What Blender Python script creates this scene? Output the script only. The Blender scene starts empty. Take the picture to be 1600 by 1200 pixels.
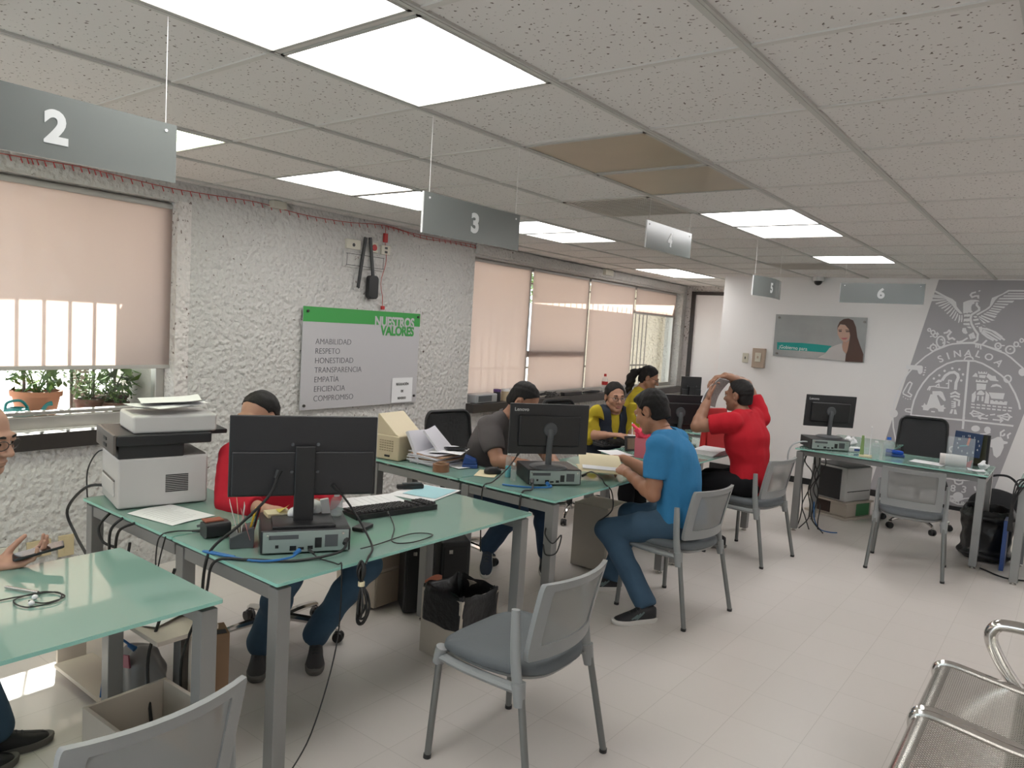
import bpy, bmesh, math, random
import numpy as np
from mathutils import Vector, Matrix

# ------------------------------------------------------------------ camera, world, sun, exposure
SC = bpy.context.scene
COL = SC.collection
H = 2.465                                  # ceiling height
PHI = math.atan(0.048)                     # the window wall runs a little out of square
SC.view_settings.view_transform = 'Standard'
SC.view_settings.look = 'None'
SC.view_settings.gamma = 1.0
SC.view_settings.use_curve_mapping = False
SC.view_settings.exposure = 0.45
SC.cycles.use_denoising = True
SC.cycles.max_bounces = 8
SC.cycles.transparent_max_bounces = 16
SC.cycles.sample_clamp_indirect = 4.0
cam_d = bpy.data.cameras.new('camera')
cam = bpy.data.objects.new('camera', cam_d); COL.objects.link(cam)
cam_d.sensor_width = 36.0; cam_d.lens = 1147.8 / 1600 * 36.0; cam_d.clip_start = 0.02
_r = Vector((0.78801395, 0.61263274, 0.06095201)); _u = Vector((-0.09740357, 0.02630349, 0.99489732)); _f = Vector((-0.60790342, 0.7899299, -0.08040013))
cam.matrix_world = Matrix(((_r.x, _u.x, -_f.x, 0.78075), (_r.y, _u.y, -_f.y, -1.94718), (_r.z, _u.z, -_f.z, 1.69037), (0, 0, 0, 1)))
SC.camera = cam
world = bpy.data.worlds.new('world'); SC.world = world; world.use_nodes = True
world.node_tree.nodes['Background'].inputs[0].default_value = (0.80, 0.90, 1.0, 1)
world.node_tree.nodes['Background'].inputs[1].default_value = 2.3
sun_d = bpy.data.lights.new('sun', 'SUN'); sun_d.energy = 17.0; sun_d.angle = 0.009; sun_d.color = (1.0, 0.965, 0.91)
sun = bpy.data.objects.new('sun', sun_d); COL.objects.link(sun)
sun.rotation_euler = Vector((0.669, -0.277, -0.69)).to_track_quat('-Z', 'Y').to_euler()
LAMP = 6.6                                 # radiance of the lit ceiling panels

# ------------------------------------------------------------------ materials
_MATS = {}
def mat(name, col, rough=0.5, metal=0.0, spec=0.5, noise=0, nscale=20, bump=0, bscale=60, emit=None, alpha=1.0, trans=None, coat=0):
    if name in _MATS: return _MATS[name]
    m = bpy.data.materials.new(name); m.use_nodes = True; _MATS[name] = m
    nt = m.node_tree; N = nt.nodes; L = nt.links
    p = N['Principled BSDF']
    c = (col[0], col[1], col[2], 1)
    p.inputs['Base Color'].default_value = c
    p.inputs['Roughness'].default_value = rough
    p.inputs['Metallic'].default_value = metal
    p.inputs['Specular IOR Level'].default_value = spec
    p.inputs['Alpha'].default_value = alpha
    if coat: p.inputs['Coat Weight'].default_value = coat
    if emit: p.inputs['Emission Color'].default_value = (*emit[:3], 1); p.inputs['Emission Strength'].default_value = emit[3]
    tc = N.new('ShaderNodeTexCoord')
    if noise:
        n = N.new('ShaderNodeTexNoise'); n.inputs['Scale'].default_value = nscale; n.inputs['Detail'].default_value = 4
        L.new(tc.outputs['Object'], n.inputs['Vector'])
        mx = N.new('ShaderNodeMix'); mx.data_type = 'RGBA'
        mx.inputs[6].default_value = tuple(v * (1 - noise) for v in col) + (1,)
        mx.inputs[7].default_value = tuple(min(1, v * (1 + noise)) for v in col) + (1,)
        L.new(n.outputs['Fac'], mx.inputs[0]); L.new(mx.outputs[2], p.inputs['Base Color'])
    if bump:
        n2 = N.new('ShaderNodeTexNoise'); n2.inputs['Scale'].default_value = bscale; n2.inputs['Detail'].default_value = 3
        L.new(tc.outputs['Object'], n2.inputs['Vector'])
        b = N.new('ShaderNodeBump'); b.inputs['Strength'].default_value = bump; b.inputs['Distance'].default_value = 0.01
        L.new(n2.outputs['Fac'], b.inputs['Height']); L.new(b.outputs[0], p.inputs['Normal'])
    if trans is not None:                   # share of light that goes straight through, tinted
        t = N.new('ShaderNodeBsdfTransparent'); t.inputs[0].default_value = (*trans[1], 1)
        ms = N.new('ShaderNodeMixShader'); ms.inputs[0].default_value = trans[0]
        L.new(p.outputs[0], ms.inputs[1]); L.new(t.outputs[0], ms.inputs[2]); L.new(ms.outputs[0], N['Material Output'].inputs[0])
    return m

def nodes(m): return m.node_tree.nodes, m.node_tree.links, m.node_tree.nodes['Principled BSDF']

def stucco(name, col, specks=0.0):
    m = mat(name, col, 0.85, spec=0.2); N, L, p = nodes(m)
    tc = N.new('ShaderNodeTexCoord')
    n = N.new('ShaderNodeTexNoise'); n.inputs['Scale'].default_value = 26; n.inputs['Detail'].default_value = 3; n.inputs['Roughness'].default_value = 0.55
    v = N.new('ShaderNodeTexVoronoi'); v.inputs['Scale'].default_value = 34; v.feature = 'SMOOTH_F1'
    L.new(tc.outputs['Object'], n.inputs['Vector']); L.new(tc.outputs['Object'], v.inputs['Vector'])
    ad = N.new('ShaderNodeMath'); ad.operation = 'SUBTRACT'; L.new(n.outputs['Fac'], ad.inputs[0]); L.new(v.outputs['Distance'], ad.inputs[1])
    b = N.new('ShaderNodeBump'); b.inputs['Strength'].default_value = 0.85; b.inputs['Distance'].default_value = 0.022
    L.new(ad.outputs[0], b.inputs['Height']); L.new(b.outputs[0], p.inputs['Normal'])
    n3 = N.new('ShaderNodeTexNoise'); n3.inputs['Scale'].default_value = 34; n3.inputs['Detail'].default_value = 2
    n4 = N.new('ShaderNodeTexNoise'); n4.inputs['Scale'].default_value = 1.6; n4.inputs['Detail'].default_value = 3
    L.new(tc.outputs['Object'], n3.inputs['Vector']); L.new(tc.outputs['Object'], n4.inputs['Vector'])
    r = N.new('ShaderNodeValToRGB'); r.color_ramp.elements[0].position = 0.73 - specks * 0.05; r.color_ramp.elements[1].position = 0.80 - specks * 0.05
    ml = N.new('ShaderNodeMath'); ml.operation = 'MULTIPLY_ADD'; ml.inputs[1].default_value = 0.25; L.new(n4.outputs['Fac'], ml.inputs[0]); L.new(n3.outputs['Fac'], ml.inputs[2])
    sb = N.new('ShaderNodeMath'); sb.operation = 'SUBTRACT'; sb.inputs[1].default_value = 0.1; L.new(ml.outputs[0], sb.inputs[0])
    L.new(sb.outputs[0], r.inputs[0])
    mx = N.new('ShaderNodeMix'); mx.data_type = 'RGBA'; mx.inputs[6].default_value = (*col, 1); mx.inputs[7].default_value = (col[0] * .28, col[1] * .22, col[2] * .2, 1)
    L.new(r.outputs[0], mx.inputs[0]); L.new(mx.outputs[2], p.inputs['Base Color'])
    return m

def tile_mat():
    m = mat('ceiling_tile', (0.70, 0.67, 0.645), 0.95, spec=0.1); N, L, p = nodes(m)
    tc = N.new('ShaderNodeTexCoord')
    n = N.new('ShaderNodeTexNoise'); n.inputs['Scale'].default_value = 75; n.inputs['Detail'].default_value = 1
    L.new(tc.outputs['Object'], n.inputs['Vector'])
    r = N.new('ShaderNodeValToRGB'); r.color_ramp.elements[0].position = 0.665; r.color_ramp.elements[1].position = 0.715
    L.new(n.outputs['Fac'], r.inputs[0])
    mx = N.new('ShaderNodeMix'); mx.data_type = 'RGBA'; mx.inputs[6].default_value = (0.70, 0.67, 0.645, 1); mx.inputs[7].default_value = (0.16, 0.13, 0.11, 1)
    L.new(r.outputs[0], mx.inputs[0]); L.new(mx.outputs[2], p.inputs['Base Color'])
    return m

def floor_mat():
    m = mat('vinyl_floor', (0.60, 0.56, 0.52), 0.32, spec=0.3); N, L, p = nodes(m)
    tc = N.new('ShaderNodeTexCoord')
    mp = N.new('ShaderNodeMapping'); mp.inputs['Rotation'].default_value = (0, 0, 0); L.new(tc.outputs['Object'], mp.inputs[0])
    br = N.new('ShaderNodeTexBrick'); br.offset = 0; br.inputs['Scale'].default_value = 1.0
    br.inputs['Brick Width'].default_value = 0.305; br.inputs['Row Height'].default_value = 0.305; br.inputs['Mortar Size'].default_value = 0.0014; br.inputs['Mortar Smooth'].default_value = 0.2
    br.inputs['Color1'].default_value = (0.63, 0.585, 0.55, 1); br.inputs['Color2'].default_value = (0.615, 0.57, 0.535, 1); br.inputs['Mortar'].default_value = (0.49, 0.45, 0.415, 1)
    L.new(mp.outputs[0], br.inputs['Vector'])
    L.new(br.outputs['Color'], p.inputs['Base Color'])
    return m

def diffuser_mat(name, col, strength, lines=True):
    m = mat(name, (0.8, 0.8, 0.78), 0.4); N, L, p = nodes(m)
    e = p.inputs['Emission Strength']; p.inputs['Emission Color'].default_value = (*col, 1); e.default_value = strength
    tc = N.new('ShaderNodeTexCoord')              # the tubes behind the prismatic sheet
    w = N.new('ShaderNodeTexWave'); w.inputs['Scale'].default_value = 1.03; w.bands_direction = 'X'; w.inputs['Phase Offset'].default_value = 4.7
    ch = N.new('ShaderNodeTexChecker'); ch.inputs['Scale'].default_value = 110
    L.new(tc.outputs['Object'], w.inputs['Vector']); L.new(tc.outputs['Object'], ch.inputs['Vector'])
    mr = N.new('ShaderNodeMapRange'); mr.inputs[3].default_value = strength * 0.62; mr.inputs[4].default_value = strength * 1.25
    L.new(w.outputs['Fac'], mr.inputs[0])
    m2 = N.new('ShaderNodeMapRange'); m2.inputs[3].default_value = 0.86; m2.inputs[4].default_value = 1.0; L.new(ch.outputs['Fac'], m2.inputs[0])
    mu = N.new('ShaderNodeMath'); mu.operation = 'MULTIPLY'; L.new(mr.outputs[0], mu.inputs[0]); L.new(m2.outputs[0], mu.inputs[1]); L.new(mu.outputs[0], e)
    return m

def shade_mat(name='blind_fabric', col=(0.56, 0.525, 0.53), openness=0.14, tl=0.8):
    m = bpy.data.materials.new(name); m.use_nodes = True; N = m.node_tree.nodes; L = m.node_tree.links
    N.remove(N['Principled BSDF'])
    d = N.new('ShaderNodeBsdfDiffuse'); d.inputs[0].default_value = (*col, 1)
    t = N.new('ShaderNodeBsdfTranslucent'); t.inputs[0].default_value = (min(1, col[0] * 1.15), col[1] * 1.02, col[2] * .93, 1)
    tr = N.new('ShaderNodeBsdfTransparent'); tr.inputs[0].default_value = (1, 0.95, 0.91, 1)
    a = N.new('ShaderNodeMixShader'); a.inputs[0].default_value = tl; L.new(d.outputs[0], a.inputs[1]); L.new(t.outputs[0], a.inputs[2])
    b = N.new('ShaderNodeMixShader'); b.inputs[0].default_value = openness; L.new(a.outputs[0], b.inputs[1]); L.new(tr.outputs[0], b.inputs[2])
    L.new(b.outputs[0], N['Material Output'].inputs[0])
    return m

def glass_mat(name='window_glass', tint=(0.96, 0.98, 0.97)):
    m = bpy.data.materials.new(name); m.use_nodes = True; N = m.node_tree.nodes; L = m.node_tree.links
    N.remove(N['Principled BSDF'])
    g = N.new('ShaderNodeBsdfGlossy'); g.inputs['Roughness'].default_value = 0.02
    tr = N.new('ShaderNodeBsdfTransparent'); tr.inputs[0].default_value = (*tint, 1)
    lw = N.new('ShaderNodeLayerWeight'); lw.inputs[0].default_value = 0.5
    pw = N.new('ShaderNodeMath'); pw.operation = 'POWER'; pw.inputs[1].default_value = 4.0; L.new(lw.outputs['Facing'], pw.inputs[0])
    f = N.new('ShaderNodeMath'); f.operation = 'MULTIPLY_ADD'; f.inputs[1].default_value = 0.9; f.inputs[2].default_value = 0.045; L.new(pw.outputs[0], f.inputs[0])
    b = N.new('ShaderNodeMixShader'); L.new(f.outputs[0], b.inputs[0]); L.new(tr.outputs[0], b.inputs[1]); L.new(g.outputs[0], b.inputs[2])
    L.new(b.outputs[0], N['Material Output'].inputs[0])
    return m

# ------------------------------------------------------------------ mesh builder
def catmull(pts, k=6, closed=False):
    P = [Vector(p) for p in pts]
    if len(P) < 3 and not closed: return P
    out = []; n = len(P)
    for i in range(n if closed else n - 1):
        p0 = P[(i - 1) % n] if closed or i > 0 else P[0]; p1 = P[i]; p2 = P[(i + 1) % n]
        p3 = P[(i + 2) % n] if closed or i + 2 < n else P[-1]
        for j in range(k):
            t = j / k
            out.append(0.5 * ((2 * p1) + (p2 - p0) * t + (2 * p0 - 5 * p1 + 4 * p2 - p3) * t * t + (3 * p1 - p0 - 3 * p2 + p3) * t ** 3))
    if not closed: out.append(P[-1])
    return out

class MB:
    def __init__(s): s.v = []; s.f = []; s.mi = []
    def _add(s, vs, fs, mi=0):
        o = len(s.v); s.v += [tuple(v) for v in vs]; s.f += [tuple(i + o for i in f) for f in fs]; s.mi += [mi] * len(fs); return s
    def box(s, c, d, R=None, mi=0, taper=1.0):
        c = Vector(c); x, y, z = d[0] / 2, d[1] / 2, d[2] / 2; t = taper
        vs = [Vector(q) for q in ((-x, -y, -z), (x, -y, -z), (x, y, -z), (-x, y, -z), (-x * t, -y * t, z), (x * t, -y * t, z), (x * t, y * t, z), (-x * t, y * t, z))]
        if R is not None: vs = [R @ v for v in vs]
        return s._add([v + c for v in vs], [(0, 3, 2, 1), (4, 5, 6, 7), (0, 1, 5, 4), (1, 2, 6, 5), (2, 3, 7, 6), (3, 0, 4, 7)], mi)
    def bar(s, a, b, w, t, up=(0, 0, 1), mi=0):
        a = Vector(a); b = Vector(b); z = (b - a); l = z.length; z.normalize(); x = Vector(up).cross(z)
        if x.length < 1e-4: x = Vector((1, 0, 0)).cross(z)
        x.normalize(); y = z.cross(x)
        R = Matrix((x, y, z)).transposed()
        return s.box((a + b) / 2, (w, t, l), R, mi)
    def tube(s, pts, r, n=8, closed=False, k=0, mi=0, sy=1.0, up=None):
        P = catmull(pts, k, closed) if k else [Vector(p) for p in pts]
        N = len(P); rs = r if isinstance(r, (list, tuple)) else None
        T = []
        for i in range(N):
            a = P[(i - 1) % N] if closed or i else P[0]; b = P[(i + 1) % N] if closed or i < N - 1 else P[-1]
            d = b - a; T.append(d.normalized() if d.length > 1e-9 else Vector((0, 0, 1)))
        u = Vector(up) if up else (Vector((0, 0, 1)) if abs(T[0].z) < .9 else Vector((1, 0, 0)))
        vs = []
        for i in range(N):
            x = u - T[i] * u.dot(T[i])
            if x.length < 1e-5: x = T[i].orthogonal()
            x.normalize(); y = T[i].cross(x); u = x if not up else Vector(up)
            if rs:
                q = i / (N - 1) * (len(rs) - 1); j = min(int(q), len(rs) - 2); ri = rs[j] + (rs[j + 1] - rs[j]) * (q - j)
            else: ri = r
            for m in range(n):
                a = 2 * math.pi * m / n
                vs.append(P[i] + x * (ri * math.cos(a)) + y * (ri * sy * math.sin(a)))
        fs = []
        for i in range(N if closed else N - 1):
            for m in range(n):
                a = i * n + m; b = i * n + (m + 1) % n; c = ((i + 1) % N) * n + (m + 1) % n; d = ((i + 1) % N) * n + m
                fs.append((a, b, c, d))
        if not closed: fs += [tuple(range(n))[::-1], tuple((N - 1) * n + m for m in range(n))]
        return s._add(vs, fs, mi)
    def cyl(s, a, b, r, r2=None, n=20, mi=0): return s.tube([a, b], [r, r if r2 is None else r2], n, mi=mi)
    def lathe(s, prof, c=(0, 0, 0), n=28, R=None, mi=0, caps=True):
        c = Vector(c); vs = []; fs = []
        for (r, z) in prof:
            for m in range(n):
                v = Vector((r * math.cos(2 * math.pi * m / n), r * math.sin(2 * math.pi * m / n), z))
                vs.append((R @ v if R is not None else v) + c)
        for i in range(len(prof) - 1):
            for m in range(n): fs.append((i * n + m, i * n + (m + 1) % n, (i + 1) * n + (m + 1) % n, (i + 1) * n + m))
        if caps: fs += [tuple(range(n))[::-1], tuple((len(prof) - 1) * n + m for m in range(n))]
        return s._add(vs, fs, mi)
    def ell(s, c, r, R=None, n=20, mi=0):
        r = (r, r, r) if not isinstance(r, (tuple, list)) else r; c = Vector(c); k = n // 2; vs = []; fs = []
        for i in range(k + 1):
            th = math.pi * (0.0005 + 0.999 * i / k)
            for m in range(n):
                v = Vector((r[0] * math.sin(th) * math.cos(2 * math.pi * m / n), r[1] * math.sin(th) * math.sin(2 * math.pi * m / n), -r[2] * math.cos(th)))
                vs.append((R @ v if R is not None else v) + c)
        for i in range(k):
            for m in range(n): fs.append((i * n + m, i * n + (m + 1) % n, (i + 1) * n + (m + 1) % n, (i + 1) * n + m))
        return s._add(vs, fs, mi)
    def loft(s, rings, closed=True, caps=True, mi=0):
        n = len(rings[0]); vs = [v for r in rings for v in r]; fs = []
        for i in range(len(rings) - 1):
            for m in range(n if closed else n - 1): fs.append((i * n + m, i * n + (m + 1) % n, (i + 1) * n + (m + 1) % n, (i + 1) * n + m))
        if caps and closed: fs += [tuple(range(n))[::-1], tuple((len(rings) - 1) * n + m for m in range(n))]
        return s._add(vs, fs, mi)
    def prism(s, poly, z0, z1, M=None, mi=0):
        n = len(poly); vs = [Vector((p[0], p[1], z0)) for p in poly] + [Vector((p[0], p[1], z1)) for p in poly]
        if M is not None: vs = [M @ v for v in vs]
        return s._add(vs, [tuple(range(n))[::-1], tuple(range(n, 2 * n))] + [(i, (i + 1) % n, n + (i + 1) % n, n + i) for i in range(n)], mi)
    def sheet(s, fn, nu, nv, th=0.0, mi=0):
        """fn(u, v) -> point, u and v in 0..1; th gives it thickness along its normals"""
        g = [[Vector(fn(i / nu, j / nv)) for i in range(nu + 1)] for j in range(nv + 1)]
        top = []; bot = []
        for j in range(nv + 1):
            for i in range(nu + 1):
                du = g[j][min(i + 1, nu)] - g[j][max(i - 1, 0)]; dv = g[min(j + 1, nv)][i] - g[max(j - 1, 0)][i]
                nn = du.cross(dv); nn = nn.normalized() if nn.length > 1e-12 else Vector((0, 0, 1))
                top.append(g[j][i] + nn * th / 2); bot.append(g[j][i] - nn * th / 2)
        W = nu + 1; K = W * (nv + 1); q = lambda i, j: j * W + i
        fs = [(q(i, j), q(i + 1, j), q(i + 1, j + 1), q(i, j + 1)) for j in range(nv) for i in range(nu)]
        if th:
            fs += [tuple(K + x for x in f[::-1]) for f in list(fs)]
            rim = [q(i, 0) for i in range(W)] + [q(nu, j) for j in range(1, nv + 1)] + [q(i, nv) for i in range(nu - 1, -1, -1)] + [q(0, j) for j in range(nv - 1, 0, -1)]
            for a, b in zip(rim, rim[1:] + rim[:1]): fs.append((b, a, K + a, K + b))
            return s._add(top + bot, fs, mi)
        return s._add(top, fs, mi)
    def build(s, name, m, parent=None, bev=0.0, smooth=35, seg=2, loc=None, rotz=0.0):
        me = bpy.data.meshes.new(name)
        me.from_pydata(s.v, [], s.f); me.validate(); 
        ms = m if isinstance(m, (list, tuple)) else [m]
        for x in ms: me.materials.append(x)
        if len(ms) > 1 and len(me.polygons) == len(s.mi): me.polygons.foreach_set('material_index', s.mi)
        bm = bmesh.new(); bm.from_mesh(me); bmesh.ops.recalc_face_normals(bm, faces=bm.faces); bm.to_mesh(me); bm.free()
        if smooth:
            me.polygons.foreach_set('use_smooth', [True] * len(me.polygons)); me.set_sharp_from_angle(angle=math.radians(smooth))
        o = bpy.data.objects.new(name, me); COL.objects.link(o)
        if parent is not None: o.parent = parent
        if loc is not None: o.location = loc
        if rotz: o.rotation_euler = (0, 0, rotz)
        if bev:
            md = o.modifiers.new('bevel', 'BEVEL'); md.width = bev; md.segments = seg; md.limit_method = 'ANGLE'; md.angle_limit = math.radians(40); md.harden_normals = True
        return o

def tag(o, label=None, cat=None, group=None, kind=None):
    if label: o['label'] = label
    if cat: o['category'] = cat
    if group: o['group'] = group
    if kind: o['kind'] = kind
    return o
def thing(name, label, cat, loc=(0, 0, 0), rotz=0.0, group=None, M=None):
    o = bpy.data.objects.new(name, None); COL.objects.link(o); o.empty_display_size = 0.1
    if M is not None: o.matrix_world = M
    else: o.location = loc; o.rotation_euler = (0, 0, rotz)
    return tag(o, label, cat, group)
def dup(o, loc=None, rotz=None, label=None, group=None, parent=None):
    c = o.copy(); COL.objects.link(c)
    if parent is not None: c.parent = parent
    for ch in list(o.children): dup(ch, parent=c)
    if loc is not None: c.location = loc
    if rotz is not None: c.rotation_euler = (0, 0, rotz)
    if label: c['label'] = label
    if group: c['group'] = group
    return c
def struct(o): o['kind'] = 'structure'; return o
def RZ(a): return Matrix.Rotation(a, 3, 'Z')
def RX(a): return Matrix.Rotation(a, 3, 'X')
def RY(a): return Matrix.Rotation(a, 3, 'Y')
def wp(s, d, z):
    """a point of the window wall: s along it, d out from it into the room"""
    c, q = math.cos(PHI), math.sin(PHI)
    return Vector((-3.80 - s * q + d * c, s * c + d * q, z))
def text_obj(name, body, size, m, parent, M, extrude=0.0008, bold=0.0, align='LEFT', sx=1.0, spacing=1.0):
    cu = bpy.data.curves.new(name, 'FONT'); cu.body = body; cu.size = size; cu.extrude = extrude; cu.offset = bold
    cu.align_x = align; cu.space_character = spacing; cu.resolution_u = 4
    t = bpy.data.objects.new(name, cu); me = bpy.data.meshes.new_from_object(t)
    me.name = name; bpy.data.objects.remove(t); bpy.data.curves.remove(cu)
    me.transform(M @ Matrix.Diagonal((sx, 1, 1, 1))); me.materials.clear(); me.materials.append(m)
    o = bpy.data.objects.new(name, me); COL.objects.link(o)
    if parent is not None: o.parent = parent
    return o
def frame_mat(o, x, y):
    """4x4 with origin o and axes x, y (z = x cross y)"""
    x = Vector(x).normalized(); y = Vector(y).normalized(); z = x.cross(y)
    return Matrix(((x.x, y.x, z.x, o[0]), (x.y, y.y, z.y, o[1]), (x.z, y.z, z.z, o[2]), (0, 0, 0, 1)))
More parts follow.
